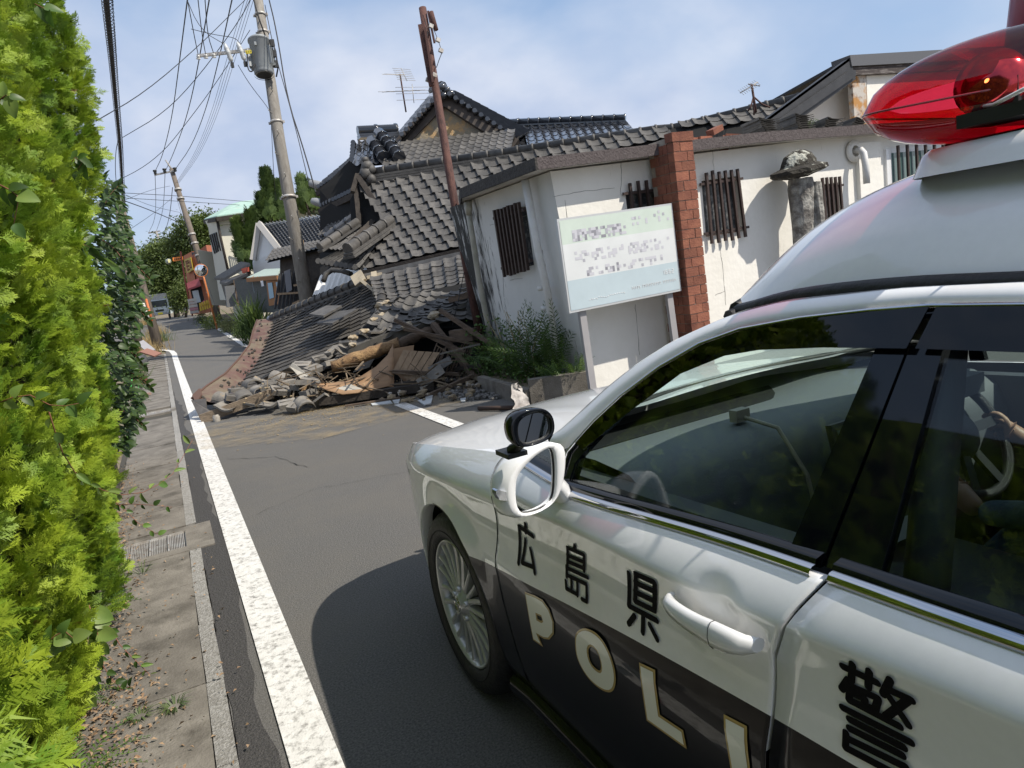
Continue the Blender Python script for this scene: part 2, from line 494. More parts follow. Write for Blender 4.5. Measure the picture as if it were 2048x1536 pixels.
M_crk = mat('road_crack', (.022,.021,.02), rough=1)
def road_crack(pts, w=.006):
    r = random.Random(len(pts)*7+int(pts[0][0]*10)); mb = MB(); rows = []
    for (a, b), (c, d) in zip(pts, pts[1:]):
        for i in range(10):
            f = i/10; x = a+(c-a)*f + r.uniform(-.02,.02); y = b+(d-b)*f + r.uniform(-.02,.02); h = w*r.uniform(.3,1)
            rows.append([Vector((x-h, y-h*.3, gz(y)+.0062)), Vector((x+h, y+h*.3, gz(y)+.0062))])
    mb.grid(rows, smooth=False, flip=False); tag(mb.build('road_crack', M_crk), kind='structure')
road_crack([(.9,13),(1.2,11),(1.0,9.9)]); road_crack([(.28,5.2),(.8,5.5),(1.5,5.3),(2.2,5.8)], .004); road_crack([(1.3,18),(1.5,15),(1.1,12.5)]); road_crack([(2.55,7.9),(3.0,7.0),(3.6,6.2),(4.4,5.4)], .007); road_crack([(.3,7.4),(.7,7.0),(.9,6.2)], .004)
# ============================================================ POLICE CAR
YA = 2.28          # front axle
XC = 1.63          # centre line of the car
car = thing('police_car', 'white and black patrol car with red roof light bar parked on the right', 'police car', (XC, YA - 1.4, 0))
def paintmat(name, c, rough):
    m = mat(name, c, rough=rough, coat=1.0, coatr=0.02, c2=tuple(x * 0.97 for x in c), ns=60)
    return m
P_white = paintmat('white_paint', (0.83, 0.84, 0.85), 0.40)
P_black = mat('black_paint', (0.0025, 0.0032, 0.006), rough=.3, spec=.12, coat=.35, coatr=.02)
M_chrome = mat('chrome', (0.52, 0.53, 0.55), rough=0.08, metal=1.0)
M_gap = mat('dark_gap', (0.006, 0.006, 0.007), rough=0.8)
M_rubber = mat('rubber', (0.012, 0.012, 0.013), rough=0.55, bump=0.2, bs=60)
M_gloss = mat('gloss_black', (0.004, 0.005, 0.007), rough=0.05, spec=.45)
M_decal = mat('decal_black', (0.004, 0.004, 0.005), rough=0.6, spec=.08)
M_gold = mat('decal_gold', (0.46, 0.31, 0.07), rough=0.35, coat=0.5)
M_letter = mat('decal_white', (0.86, 0.84, 0.76), rough=0.3, coat=0.4)
M_alloy = mat('alloy', (0.50, 0.50, 0.50), rough=0.32, metal=0.45, coat=.5)
M_plastic = mat('dark_plastic', (0.016, 0.017, 0.018), rough=0.5)
M_trim = mat('interior_trim', (0.055, 0.060, 0.065), rough=0.7)
M_beige = mat('interior_beige', (0.30, 0.27, 0.22), rough=0.6)
M_wht = mat('white_plastic', (0.72, 0.72, 0.72), rough=0.3, coat=0.8)
G_side = glassmat('side_glass', (0.92, 0.97, 0.95), 1.36)
G_rear = glassmat('rear_glass', (0.75, 0.80, 0.80), 1.36)
G_front = glassmat('front_glass', (0.72, 0.80, 0.76), 1.5)
G_visor = glassmat('smoked_visor', (0.05, 0.055, 0.065), 1.45)
M_mirror = mat('mirror_glass', (0.85, 0.87, 0.88), rough=0.01, metal=1.0)

WT = [(-4.0,.55),(-3.95,.68),(-3.85,.78),(-3.6,.85),(-3.0,.89),(-1.5,.90),(-.3,.90),(.1,.895),(.35,.875),(.52,.84),(.66,.785),(.78,.70),(.86,.58),(.91,.42),(.93,.25)]
def W(y): return stab(WT, y - YA)
CT = [(-2.0,.93),(-.6,.975),(0.2,.955),(0.5,.94),(.74,.918),(.95,.905),(1.3,.90),(1.5,.89),(1.75,.867),(2.07,.838),(2.44,.805),(2.8,.765),(3.1,.71)]
def crease(y): return stab(CT, y)
BT = [(-2.0,1.0),(-.6,1.03),(0.2,1.012),(0.43,1.003),(.71,.987),(1.44,.946),(1.75,.935),(2.0,.93)]
def belt(y): return stab(BT, y)
GT = [(1.45,.985),(1.62,.985),(1.9,.955),(2.12,.928),(2.5,.878),(2.8,.825),(3.0,.775),(3.12,.72),(3.2,.66)]
def gapz(y): return stab(GT, y)
BWT = [(-2,.79),(0.2,.768),(.63,.745),(.77,.737),(1.16,.706),(1.5,.672),(1.83,.634),(2.24,.586),(2.6,.56)]
def bwz(y): return stab(BWT, y)
def inset(y, z):
    c = crease(y)
    r = 0.0
    if z < .66: r += (.66 - z) ** 2 * 0.16
    if z < .30: r += (.30 - z) * .30
    if .66 < z <= c:                       # shallow scoop under the shoulder line
        t = (z - .66) / max(c - .66, .01)
        r += 0.012 * math.sin(math.pi * t) * (1 if y < 2.0 else max(0, 1 - (y - 2.0) / .6))
    if z > c:
        d = z - c
        k = min(max((y - 1.3) / .5, 0), 1)
        r += .50 * d + (5.0 - 2.2 * k) * d * d
    a = abs(y - YA)                        # wheel arch flare
    rr = math.hypot(y - YA, z - .34)
    if .34 < rr < .46 and z > .1: r -= .012 * (1 - (rr - .34) / .12)
    e_ = ((y - .882) / .066) ** 2 + ((z - .906) / .042) ** 2   # finger recess behind the door handle
    if e_ < 1: r += .013 * (1 - e_) ** 2
    return r
def Xs(y, z): return XC - W(y) + inset(y, z)
def Xg(y, z):                              # side of the glasshouse
    zz = z - .97
    return .800 + zz * .50 + zz * zz * .20 + max(0, -(y + .2)) ** 2 * .04
def hit_surf(x, y, fn, t0=.3, t1=6.0):
    d = ray(x, y); a, b = t0, t1
    def g(t):
        p = CAM + d * t
        return p.x - fn(p.y, p.z)
    # march
    pa = a; st = .02; t = a
    while t < t1:
        if g(t) >= 0: break
        pa = t; t += st
    a, b = pa, t
    for _ in range(30):
        m = (a + b) / 2
        if g(m) < 0: a = m
        else: b = m
    return CAM + d * ((a + b) / 2)
def onS(x, y, off=0.0):
    p = hit_surf(x, y, Xs); return Vector((p.x - off, p.y, p.z))
def onG(x, y, off=0.0):
    return hit_surf(x, y, lambda a, b: Xg(a, b) - off)

def side_panel(name, ya, yb, zl, mats, ny=14, x0=None, rim=.012, parent=car, mirror=False, mis=None, **k):
    # ya(z), yb(z): rear and front edge; zl: list of functions z(y) from bottom to top
    mb = MB(); rows = []
    for i in range(ny + 1):
        f = i / ny; row = []
        for zf in zl:
            y = ya(.6) + (yb(.6) - ya(.6)) * f
            for _ in range(3):
                z = zf(y); y = ya(z) + (yb(z) - ya(z)) * f
            z = zf(y)
            row.append(Vector((Xs(y, z), y, z)))
        rows.append(row)
    n = len(zl)
    if mirror: rows = [[Vector((2 * XC - p.x, p.y, p.z)) for p in r] for r in rows]
    vs = [p for r in rows for p in r]; sgn = -1 if mirror else 1
    fs = []; 
    for i in range(ny):
        for j in range(n - 1):
            q = (i*n+j, (i+1)*n+j, (i+1)*n+j+1, i*n+j+1)
            mb.f.append(q if not mirror else q[::-1]); mb.smooth.append(True)
            mb.mi.append(mis[j] if mis else 0)
    mb.v = vs
    # turned-in rim, so the panel has an edge
    loop = [i*n for i in range(ny+1)] + [ny*n+j for j in range(1, n)] + [i*n+n-1 for i in range(ny-1, -1, -1)] + [j for j in range(n-2, 0, -1)]
    o = len(mb.v)
    for a in loop: mb.v.append(mb.v[a] + Vector((sgn * rim, 0, 0)))
    L_ = len(loop)
    for a in range(L_):
        b = (a + 1) % L_
        q = (loop[a], o + a, o + b, loop[b])
        mb.f.append(q if not mirror else q[::-1]); mb.smooth.append(False)
        j = loop[a] % n
        mb.mi.append(mis[min(j, n-2)] if mis else 0)
    return mb.build(name, mats, parent, **k)

G = .0035
yB = lambda z: tab([(.2,.80),(.63,.792),(.85,.760),(.94,.718),(1.02,.673)], z)     # front / rear door shut line
yF = lambda z: tab([(.2,1.775),(.30,1.784),(.63,1.835),(.82,1.79),(.95,1.775)], z)  # wing / front door
yR = lambda z: tab([(.2,-.40),(.6,-.36),(.75,-.30),(1.02,-.62)], z)                 # rear door / rear quarter
def levels(lo, top, n1=5, n2=3, n3=6, n4=4):
    zs = []
    for i in range(n1): zs.append(lambda y, i=i: lo(y) + (bwz(y) - lo(y)) * i / n1)
    for i in range(n2 + 1): zs.append(lambda y, i=i: bwz(y) + (crease(y) - bwz(y)) * (i / (n2 + 1)) )
    for i in range(n4 + 1): zs.append(lambda y, i=i: crease(y) + (top(y) - crease(y)) * (i / n4))
    mis = [1] * n1 + [0] * (n2 + 1 + n4)
    return zs, mis
sill = lambda y: .225
for mir in (False, True):
    zs, mis = levels(sill, belt, 8, 16, 6, 8)
    d1 = side_panel('front_door', lambda z: yB(z) + G, lambda z: yF(z) - G, zs, [P_white, P_black], 90 if not mir else 26, mirror=mir, mis=mis)
    d2 = side_panel('rear_door', lambda z: yR(z) + G, lambda z: yB(z) - G, zs, [P_white, P_black], 26, mirror=mir, mis=mis)
    if not mir: LF, LR = d1, d2
    # wings with the wheel arch cut out
    RA = .362
    def arch_lo(yc, base):
        def f(y):
            d = RA * RA - (y - yc) ** 2
            return max(base, .345 + math.sqrt(d)) if d > 0 else base
        return f
    def wing(name, a, b, yc, topf, ys, mir):
        mb = MB(); rows = []
        lo = arch_lo(yc, .20)
        for y in ys:
            l = lo(y); row = []
            ff = 0.0
            bw = max(bwz(y), l + .004); cz = max(crease(y), bw + .01); tz = topf(y)
            zz = [l + (bw - l) * i / 5 for i in range(5)] + [bw + (cz - bw) * i / 7 for i in range(7)] + [cz + (tz - cz) * i / 6 for i in range(7)]
            for z in zz:
                yy = y
                if name == 'front_fender' and y == ys[0]: yy = yF(z) + G
                row.append(Vector((Xs(yy, z), yy, z)))
            rows.append(row)
        n = len(rows[0])
        if mir: rows = [[Vector((2*XC-p.x, p.y, p.z)) for p in r] for r in rows]
        for i in range(len(rows)-1):
            for j in range(n-1):
                q = (i*n+j, (i+1)*n+j, (i+1)*n+j+1, i*n+j+1)
                mb.f.append(q[::-1] if mir else q); mb.smooth.append(True); mb.mi.append(1 if j < 5 and (ys[i] < YA + .05) else 0)
        mb.v = [p for r in rows for p in r]
        # lip turned into the arch
        s_ = -1 if mir else 1
        o = len(mb.v)
        for i in range(len(rows)):
            p = mb.v[i*n]; mb.v.append(p + Vector((s_*.012, 0, -.006))); mb.v.append(p + Vector((s_*.05, 0, .0)))
        for i in range(len(rows)-1):
            for a_, b_ in ((i*n, o+2*i), (o+2*i, o+2*i+1)):
                c_ = (i+1)*n if a_ == i*n else o+2*(i+1)
                d_ = o+2*(i+1) if a_ == i*n else o+2*(i+1)+1
                q = (a_, b_, d_, c_); mb.f.append(q[::-1] if mir else q); mb.smooth.append(True); mb.mi.append(0)
        return mb.build(name, [P_white, P_black], car)
    ysf = [1.80, 1.84, 1.88, 1.905] + [YA + RA * math.sin(R(a)) for a in range(-87, 88, 6)] + [2.66, 2.72, 2.78, 2.84, 2.90, 2.96, 3.02, 3.07, 3.11, 3.15, 3.18, 3.2, 3.21]
    fender = wing('front_fender', 0, 0, YA, lambda y: gapz(y), ysf, mir)
    YR = YA - 2.85
    ysr = [-3.95+YA, -3.9+YA, -3.8+YA, -3.6+YA, -3.4+YA] + [YR + RA * math.sin(R(a)) for a in range(-87, 88, 12)] + [YR + .37]
    ysr = sorted(ysr)
    quarter = wing('rear_quarter', 0, 0, YR, belt, ysr + [YR + RA + .02], mir)
    # sill
    mb = MB(); rows = []
    for i in range(21):
        y = -.17 + i * (1.93 + .17) / 20
        rows.append([Vector((Xs(y, .225) + dx, y, z)) for dx, z in ((.006, .222), (-.012, .215), (-.020, .185), (-.008, .155), (.05, .145), (.3, .145))])
    if mir: rows = [[Vector((2*XC-p.x, p.y, p.z)) for p in r] for r in rows]
    mb.grid(rows, flip=not mir); mb.build('side_sill', P_black, car)
    # structure seen in the shut lines
    mb = MB()
    for (y0, y1) in ((-.5, 1.92),):
        rows = []
        for i in range(25):
            y = y0 + (y1 - y0) * i / 24
            rows.append([Vector((Xs(y, min(max(z, .2), belt(y))) + .014, y, z)) for z in (.2, .3, .5, .66, .8, crease(y), belt(y))])
        if mir: rows = [[Vector((2*XC-p.x, p.y, p.z)) for p in r] for r in rows]
        mb.grid(rows)
    mb.build('door_frame', M_gap, car)

# hood: from gap line to gap line, domed
mb = MB(); rows = []
ysh = [1.70, 1.75, 1.82, 1.9, 2.0, 2.12, 2.25, 2.4, 2.55, 2.7, 2.8, 2.9, 2.98, 3.05, 3.1, 3.14, 3.18]
for y in ysh:
    xg = Xs(y, gapz(y)) + .004; w = XC - xg; row = []
    cz = stab([(1.6,.07),(2.2,.065),(2.8,.05),(3.1,.03),(3.2,.02)], y)
    for i in range(25):
        s_ = -1 + 2 * i / 24
        e = (1 - abs(s_)) 
        dome = (1 - s_ * s_) ** .8
        rib = .010 * math.exp(-((abs(s_) - .62) / .10) ** 2) * min(1, (3.2 - y))
        row.append(Vector((XC + s_ * w, y, gapz(y) + cz * dome + rib - .002 + (-.006 if i in (0, 24) else 0))))
    rows.append(row)
mb.grid(rows, flip=True)
hood = mb.build('hood', P_white, car)
mb = MB()  # front mask: grille area and bumper front
rows = []
for z in (.20, .3, .45, .6, gapz(3.2)):
    rows.append([Vector((XC + s_ * W(3.205) , 3.215 + .05 * math.sin(math.pi * (z - .2) / .5) * (1 - abs(s_)) + .06 * (1 - s_ * s_), z)) for s_ in [-1 + k / 8 for k in range(17)]])
mb.grid(rows)
mb.build('front_bumper', P_white, car)
mb = MB(); mb.prism([(XC-.22, 3.30, .40), (XC+.22, 3.30, .40), (XC+.30, 3.30, .60), (XC-.30, 3.30, .60)], (0, .02, 0))
grille = mb.build('grille', M_plastic, car)
# headlight wrapping round the corner
for mir in (False, True):
    mb = MB(); rows = []
    for y in (2.72, 2.80, 2.88, 2.96, 3.04, 3.10, 3.15, 3.18):
        t = (y - 2.72) / .46
        z0 = .715 - .03 * t; z1 = .735 + .02 * min(1, t * 3) - .04 * t
        rows.append([Vector((Xs(y, z) - .005, y, z)) for z in (z0, (z0+z1)/2, z1)])
    if mir: rows = [[Vector((2*XC-p.x, p.y, p.z)) for p in r] for r in rows]
    mb.grid(rows, flip=mir)
    mb.build('headlight', mat('headlight_glass%d' % mir, (.35,.36,.36), rough=.05, coat=1, metal=.6), car)
# cowl and body floor
mb = MB(); mb.box((XC, 1.72, .955), (1.50, .16, .02)); mb.box((XC, .2, .24), (1.64, 3.2, .04)); mb.box((XC, -1.3, .6), (1.5, .05, .8))
mb.box((XC, 2.0, .6), (1.1, .05, .6)); mb.box((XC, 2.6, .45), (1.0, 1.0, .3))
mb.build('underbody', M_gap, car)
# trunk, rear screen
mb = MB(); rows = []
for y, z in ((-1.55, .85), (-1.53, .99), (-1.3, 1.06), (-1.0, 1.08), (-.80, 1.06)):
    w = .80 if y < -1.5 else .72
    rows.append([Vector((XC + s_ * w, y, z - .04 * s_ * s_)) for s_ in [-1 + k / 5 for k in range(11)]])
mb.grid(rows, flip=False); mb.build('trunk_lid', P_white, car)
mb = MB(); mb.prism([(XC-.88, -1.62, .2), (XC+.88, -1.62, .2), (XC+.88, -1.62, .86), (XC-.88, -1.62, .86)], (0, .08, 0)); mb.build('rear_bumper', P_white, car)

# ---- wheels
def make_wheel(xo, yo, side):
    # xo: outer face X; side -1 = left side of the car
    wh = thing('wheel', None, None, (xo, yo, .334)); wh.parent = car; wh.location = Vector((xo, yo, .334)) - wloc(car)
    o = Vector((xo, yo, .334)); ax = Vector((-side, 0, 0))     # towards the inside of the car
    mb = MB()
    prof = [(.232, .018), (.236, .004), (.245, -.004), (.262, -.010), (.285, -.012), (.305, -.006), (.318, .004), (.328, .018), (.3335, .040), (.334, .10), (.3335, .165), (.325, .195), (.30, .21), (.25, .21)]
    mb.lathe(prof, o, ax, 64)
    t = mb.build('tyre', M_rubber, wh)
    mb = MB()
    for g_ in (.06, .095, .13): mb.lathe([(.3346, g_-.004), (.3352, g_), (.3346, g_+.004)], o, ax, 48)
    mb.lathe([(.268,-.0125),(.270,-.0145),(.272,-.0125)], o, ax, 64)
    mb.build('tread', M_gap, wh)
    mb = MB()
    mb.lathe([(.231, .020), (.234, .006), (.230, .000), (.224, .004), (.218, .020), (.212, .06), (.205, .12)], o, ax, 64)
    mb.build('rim', M_alloy, wh)
    mb = MB()
    mb.lathe([(.20, .10), (.001, .10)], o, ax, 32); mb.build('brake', mat('brake_dark', (.02,.02,.02), rough=.5, metal=.3) if 'brake_dark' not in MATS else MATS['brake_dark'], wh)
    # ten twin spokes
    mb = MB()
    e1 = Vector((0, 1, 0)); e2 = Vector((0, 0, 1))
    for k in range(10):
        a0 = 2 * math.pi * k / 10 + .1
        for sgn, spread, wd in ((-1, .085, .011), (1, .085, .011)):
            rows = []
            for r_, dep, ww in ((.030, .012, .010), (.07, .008, wd), (.12, .012, wd*.95), (.17, .014, wd*.95), (.215, .010, wd*1.25), (.224, .008, wd*1.4)):
                aa = a0 + sgn * (spread + .10 * (r_ / .22)) 
                c = o + (e1 * math.cos(aa) + e2 * math.sin(aa)) * r_
                tg = (-e1 * math.sin(aa) + e2 * math.cos(aa))
                p = ax * dep
                rows.append([c + p + tg*ww*-1 + ax*.028, c + p - tg*ww*.85 + ax*.004, c + p - tg*ww*.3 , c + p + tg*ww*.3, c + p + tg*ww*.85 + ax*.004, c + p + tg*ww + ax*.028])
            mb.grid(rows, smooth=False, flip=(side > 0))
    mb.build('spokes', M_alloy, wh)
    mb = MB(); mb.lathe([(.062, .03), (.058, .008), (.036, .002), (.034, -.006), (.028, -.010), (.001, -.011)], o, ax, 32)
    for k in range(5):
        a = 2*math.pi*k/5 + .3
        mb.lathe([(.011, .01), (.011, -.002), (.007, -.006), (.001, -.006)], o + (e1*math.cos(a) + e2*math.sin(a))*.055, ax, 8)
    mb.build('hub_cap', M_alloy, wh)
    mb = MB()
    mb.tube([o + ax*.002 + e1*.012 + e2*-.014, o + ax*-.012 + e1*.012 + e2*.014, ], .0025, 5)
    mb.tube([o + ax*-.012 + e1*-.012 + e2*.014, o + ax*-.012 + e1*.0 + e2*-.004, o + ax*-.012 + e1*.012 + e2*.014], .003, 5)
    mb.lathe([(.022,-.0105),(.024,-.0135),(.026,-.0105)], o, ax, 24)
    mb.build('hub_emblem', M_chrome, wh)
    return wh
for sx in (-1, 1):
    for y in (YA, YA - 2.85):
        make_wheel(XC + sx * .878, y, sx)
        mb = MB(); rows = []
        for a in range(-8, 189, 7):
            c, s_ = math.cos(R(a)), math.sin(R(a))
            rows.append([Vector((XC + sx * x, y + c * .372, .345 + s_ * .372)) for x in (.862, .60)])
        mb.grid(rows); mb.grid([[Vector((XC + sx*.60, y + math.cos(R(a))*r_, .345 + math.sin(R(a))*r_)) for r_ in (.372,.01)] for a in range(0,181,15)])
        mb.build('wheel_liner', M_gap, car)
# mud flap ahead of the wheel (spats)
mb = MB(); mb.prism([(.79, 2.66, .34), (.80, 2.72, .34), (.82, 2.73, .13), (.80, 2.68, .12)], (.16, 0, 0)); mb.build('air_deflector', M_plastic, car)

# ---- glasshouse, left side, traced on the side surface
def gpoly(name, pts, off, thick, m, parent=car, sub=3, **k):
    ps = []
    for (a, b), (c, d) in zip(pts, pts[1:] + pts[:1]):
        for i in range(sub): ps.append((a + (c-a)*i/sub, b + (d-b)*i/sub))
    P = [onG(x, y, off) for x, y in ps]
    mb = MB(); mb.prism(P, (thick, 0, 0))
    return mb.build(name, m, parent, **k)
def dual(name, pts, off, thick, m, **k):
    a = gpoly(name, pts, off, thick, m, **k)
    # its twin on the right hand side of the car
    me = a.data.copy(); me.name = name
    for v in me.vertices: v.co.x = -v.co.x + 2 * (XC - wloc(car).x)
    me.flip_normals()
    b = bpy.data.objects.new(name, me); col.objects.link(b); b.parent = a.parent
    return a, b
Aout = [(1108,868),(1150,825),(1200,780),(1260,733),(1330,688),(1400,655),(1452,632)]
belt_top = [(1128,974),(1250,1008),(1400,1052),(1575,1106),(1655,1131)]
vis_top = [(1150,885),(1190,843),(1245,792),(1320,736),(1400,690),(1480,661),(1600,639),(1740,623),(1858,613)]
vis_bot = [(1812,697),(1646,695),(1517,700),(1447,712),(1359,748),(1262,820),(1165,900)]
dual('window_glass', [(1122,965)] + [(1165,893),(1262,815),(1359,742),(1447,706),(1646,690),(1757,690)] + [(1575,1108),(1400,1054),(1250,1010)], 0.0, .004, G_side)
dual('window_glass', [(1885,700),(2140,700),(2600,1400),(2048,1266),(1755,1160)], 0.0, .004, G_rear)
dual('door_pillar', [(1754,690),(1816,690),(1640,1136),(1573,1112)], .006, .02, M_gloss)
dual('door_pillar', [(1822,690),(1888,690),(1757,1162),(1650,1134)], .006, .02, M_gloss)
dual('rain_visor', vis_top + vis_bot, .022, .003, G_visor)
dual('rain_visor', [(1872,614),(2048,612),(2500,640),(2500,720),(2048,705),(1830,697)], .022, .003, G_visor)
# narrow black header behind the visors
dual('window_frame', [(1120,945),(1150,885),(1190,843),(1245,792),(1320,736),(1400,690),(1480,661),(1600,639),(1858,613),(2048,612),(2500,640),(2500,662),(2048,632),(1858,636),(1600,662),(1485,686),(1405,716),(1325,764),(1252,822),(1198,872),(1150,925),(1135,972),(1112,968)], .005, .02, M_gloss)
mb = MB()
mb.tube([onG(x, y, .012) for x, y in [(1120,950),(1135,903),(1150,885),(1190,841),(1245,790),(1320,734),(1400,688),(1480,659),(1600,637),(1740,621),(1858,612),(2048,610),(2400,625)]], .0045, 6)
mb.build('chrome_strip', M_chrome, car)
# white A pillar and roof rail
def rail(off):
    a = [(1098,893),(1130,905),(1180,850),(1240,796),(1320,736),(1400,690),(1480,661),(1600,639),(1740,622),(1860,612),(2048,612),(2400,625)]
    b = [(1098,880),(1112,866),(1155,822),(1203,778),(1262,731),(1332,686),(1402,653),(1454,631),(1560,604),(1800,577),(2048,566),(2400,570)]
    return a, b
a, b = rail(0)
mb = MB(); rows = []
N = 44
def resample(pl, n):
    ds = [0]
    for p, q in zip(pl, pl[1:]): ds.append(ds[-1] + math.dist(p, q))
    o = []
    for i in range(n):
        t = ds[-1] * i / (n-1)
        for j in range(len(pl)-1):
            if t <= ds[j+1] + 1e-9:
                f = (t - ds[j]) / (ds[j+1] - ds[j]); o.append((pl[j][0] + (pl[j+1][0]-pl[j][0])*f, pl[j][1] + (pl[j+1][1]-pl[j][1])*f)); break
    return o
# pair points by y/z station instead of by length
ra, rb = resample(a, 60), resample(b, 60)
A3 = [onG(x, y, .008) for x, y in ra]; B3 = [onG(x, y, .0) for x, y in rb]
def atstation(pl, yy):
    for p, q in zip(pl, pl[1:]):
        if (p.y - yy) * (q.y - yy) <= 0 and p.y != q.y: return p.lerp(q, (yy - p.y) / (q.y - p.y))
    return pl[0] if abs(pl[0].y-yy) < abs(pl[-1].y-yy) else pl[-1]
ylo, yhi = max(A3[-1].y, B3[-1].y), min(A3[0].y, B3[0].y)
railtop = []
for i in range(N):
    yy = yhi + (ylo - yhi) * i / (N - 1)
    p, q = atstation(A3, yy), atstation(B3, yy)
    q = q + Vector((.012, 0, .0))
    m1 = p.lerp(q, .35) + Vector((-.007, 0, .006)); m2 = p.lerp(q, .7) + Vector((-.006, 0, .009))
    inn = q + Vector((.03, .004, .004)); inn2 = q + Vector((.035, 0, -.03))
    rows.append([p + Vector((.012, 0, 0)), p, m1, m2, q, inn, inn2]); railtop.append(q.copy())
mb.grid(rows, flip=False)
r_ = mb.build('roof_rail', P_white, car)
mb2 = MB(); mb2.grid([[Vector((2*XC-p.x, p.y, p.z)) for p in r] for r in rows], flip=True); mb2.build('roof_rail', P_white, car)
# rear part of rail and C pillar, roof skin
yr0 = railtop[-1].y
def roofz(x, y):
    s_ = (x - XC) / .62
    zz = stab([(-1.0,1.14),(-.6,1.27),(0,1.35),(.5,1.37),(.9,1.362),(1.15,1.335)], y)
    return zz + .03 * (1 - s_*s_)
mb = MB(); rows = []
for i in range(20):
    y = 1.13 - i * (1.13 + .55) / 19
    rows.append([Vector((XC + s_*.61, y, roofz(XC + s_*.61, y) - .012)) for s_ in [-1 + k/8 for k in range(17)]])
mb.grid(rows, flip=False); roof = mb.build('roof', P_white, car)
for s1 in (-1, 1):
    mb = MB(); rows = []
    for i in range(12):
        y = yr0 - i * (yr0 + 1.05) / 11
        zt = roofz(XC-.62, y) - .02
        rows.append([Vector((XC + s1*(XC - Xg(y, z)), y, z)) for z in (max(1.0, zt - .055 - .25*max(0, -(y+.35))), zt-.03, zt)] + [Vector((XC + s1*.60, y, zt + .01))])
    mb.grid(rows, flip=(s1 > 0)); mb.build('rear_pillar', P_white, car)
mb = MB(); mb.prism([(XC-.60,-.52,1.33),(XC+.60,-.52,1.33),(XC+.66,-1.02,1.06),(XC-.66,-1.02,1.06)], (0,-.002,-.004)); mb.build('rear_window', G_rear, car)
# windshield
mb = MB(); rows = []
hl = onG(1454, 636, -.03); bl = onG(1105, 878, -.02)
for i in range(9):
    f = i / 8
    e = bl.lerp(hl, f); row = []
    for k in range(17):
        s_ = -1 + k / 8
        bulge = (.20 * (1 - f) + .11 * f) * (1 - s_*s_)
        row.append(Vector((XC + s_*(XC - e.x), e.y + bulge, e.z + .02*(1-s_*s_)*f)))
    rows.append(row)
mb.grid(rows); mb.build('windshield', G_front, car)
mb = MB(); mb.tube([p + Vector((0, -.005, .004)) for p in rows[-1]], .012, 6); mb.tube([p + Vector((0, .006, -.004)) for p in rows[0]], .012, 6)
mb.build('windshield_seal', M_rubber, car)
# belt line chrome
def strip3(pts, w, off, m, name):
    P = [onS(x, y, off) for x, y in pts]
    mb = MB()
    rows = [[p + Vector((.008, 0, -w*.5)), p + Vector((-.002, 0, -w*.45)), p + Vector((.000, 0, 0)), p + Vector((.006, 0, w*.5)), p + Vector((.02, 0, w*.5))] for p in P]
    mb.grid(rows, flip=True); return mb.build(name, m, car)
def belt_trim(y0, y1):
    mb = MB(); rows = []
    n = 24
    for i in range(n + 1):
        y = y0 + (y1 - y0) * i / n
        z = belt(y); x = Xs(y, z)
        rows.append([Vector((x + .004, y, z - .004)), Vector((x - .006, y, z - .002)), Vector((x - .005, y, z + .005)), Vector((x + .001, y, z + .011)), Vector((x + .012, y, z + .013)), Vector((x + .03, y, z + .013))])
    mb.grid(rows, flip=True); return mb.build('chrome_strip', M_chrome, car)
belt_trim(.72, 1.56); belt_trim(-.55, .688)
mb = MB()
for y0, y1 in ((.72, 1.62), (-.55, .69)):
    rows = []
    for i in range(13):
        y = y0 + (y1-y0)*i/12; z = belt(y); x = Xs(y, z)
        rows.append([Vector((x + .008, y, z + .010)), Vector((x + .011, y, z + .020)), Vector((x + .03, y, z + .025))])
    mb.grid(rows, flip=True)
mb.build('window_seal', M_gloss, car)
# small black triangle at the mirror foot
gp = gpoly('mirror_patch', [(1100,905),(1135,900),(1165,895),(1140,972),(1100,962)], .002, .02, M_gloss)

# ---- door handles
def handle(pxF, pxR, door, rear=False, dy=0.0):
    a = onS(*pxF) + Vector((0, dy, 0)); b = onS(*pxR) + Vector((0, dy, 0))
    a.x = Xs(a.y, a.z); b.x = Xs(b.y, b.z)
    mb = MB(); rows = []
    n = 16
    for i in range(n + 1):
        f = i / n
        p = a.lerp(b, f); out_ = .014 + .032 * (math.sin(math.pi * min(max(f, .0), 1)) ** .45 if 0 < f < 1 else 0)
        wd = .0235 * (.85 + .30 / (1 + math.exp(-(f - .62) * 18))) * (math.sin(math.pi * (f * .94 + .03)) ** .35)
        th = .0135
        c = Vector((p.x - out_, p.y, p.z))
        row = []
        for k in range(10):
            an = 2*math.pi*k/10
            row.append(c + Vector((-math.cos(an)*th - .003 / (1 + math.exp(-(f - .62) * 18)), 0, math.sin(an)*wd)))
        rows.append(row)
    mb.grid(rows, closed=True, flip=True)
    for idx in (0, n):
        base = rows[idx]; mb.add(base, [tuple(range(10))], True)
    ho = mb.build('door_handle', M_wht, door)
    mb = MB(); rg_ = rows[11]; cc_ = sum(rg_, Vector())/10; rg_ = [cc_ + (p_-cc_)*1.015 for p_ in rg_]; mb.tube(rg_ + [rg_[0]], .0007, 4, caps=False); mb.build('handle_seam', M_gap, door)
    return ho
h1 = handle((1352,1188), (1533,1283), LF)
handle((1352,1188), (1533,1283), LR, dy=-.98)# ---- door mirror with a small round convex mirror clamped on top
def cp(L): return [(780 + x / 2.953, 780 + y / 2.953) for x, y in L]     # zoomed crop to picture
def c3p(L): return [(900 + x / 1.784, 1000 + y / 1.784) for x, y in L]
def chaikin(L, n=2, closed=True):
    for _ in range(n):
        o = []
        m = len(L)
        for i in range(m if closed else m-1):
            a, b = L[i], L[(i+1) % m]
            o.append(tuple(a[k]*.75 + b[k]*.25 for k in range(len(a)))); o.append(tuple(a[k]*.25 + b[k]*.75 for k in range(len(a))))
        L = o
    return L
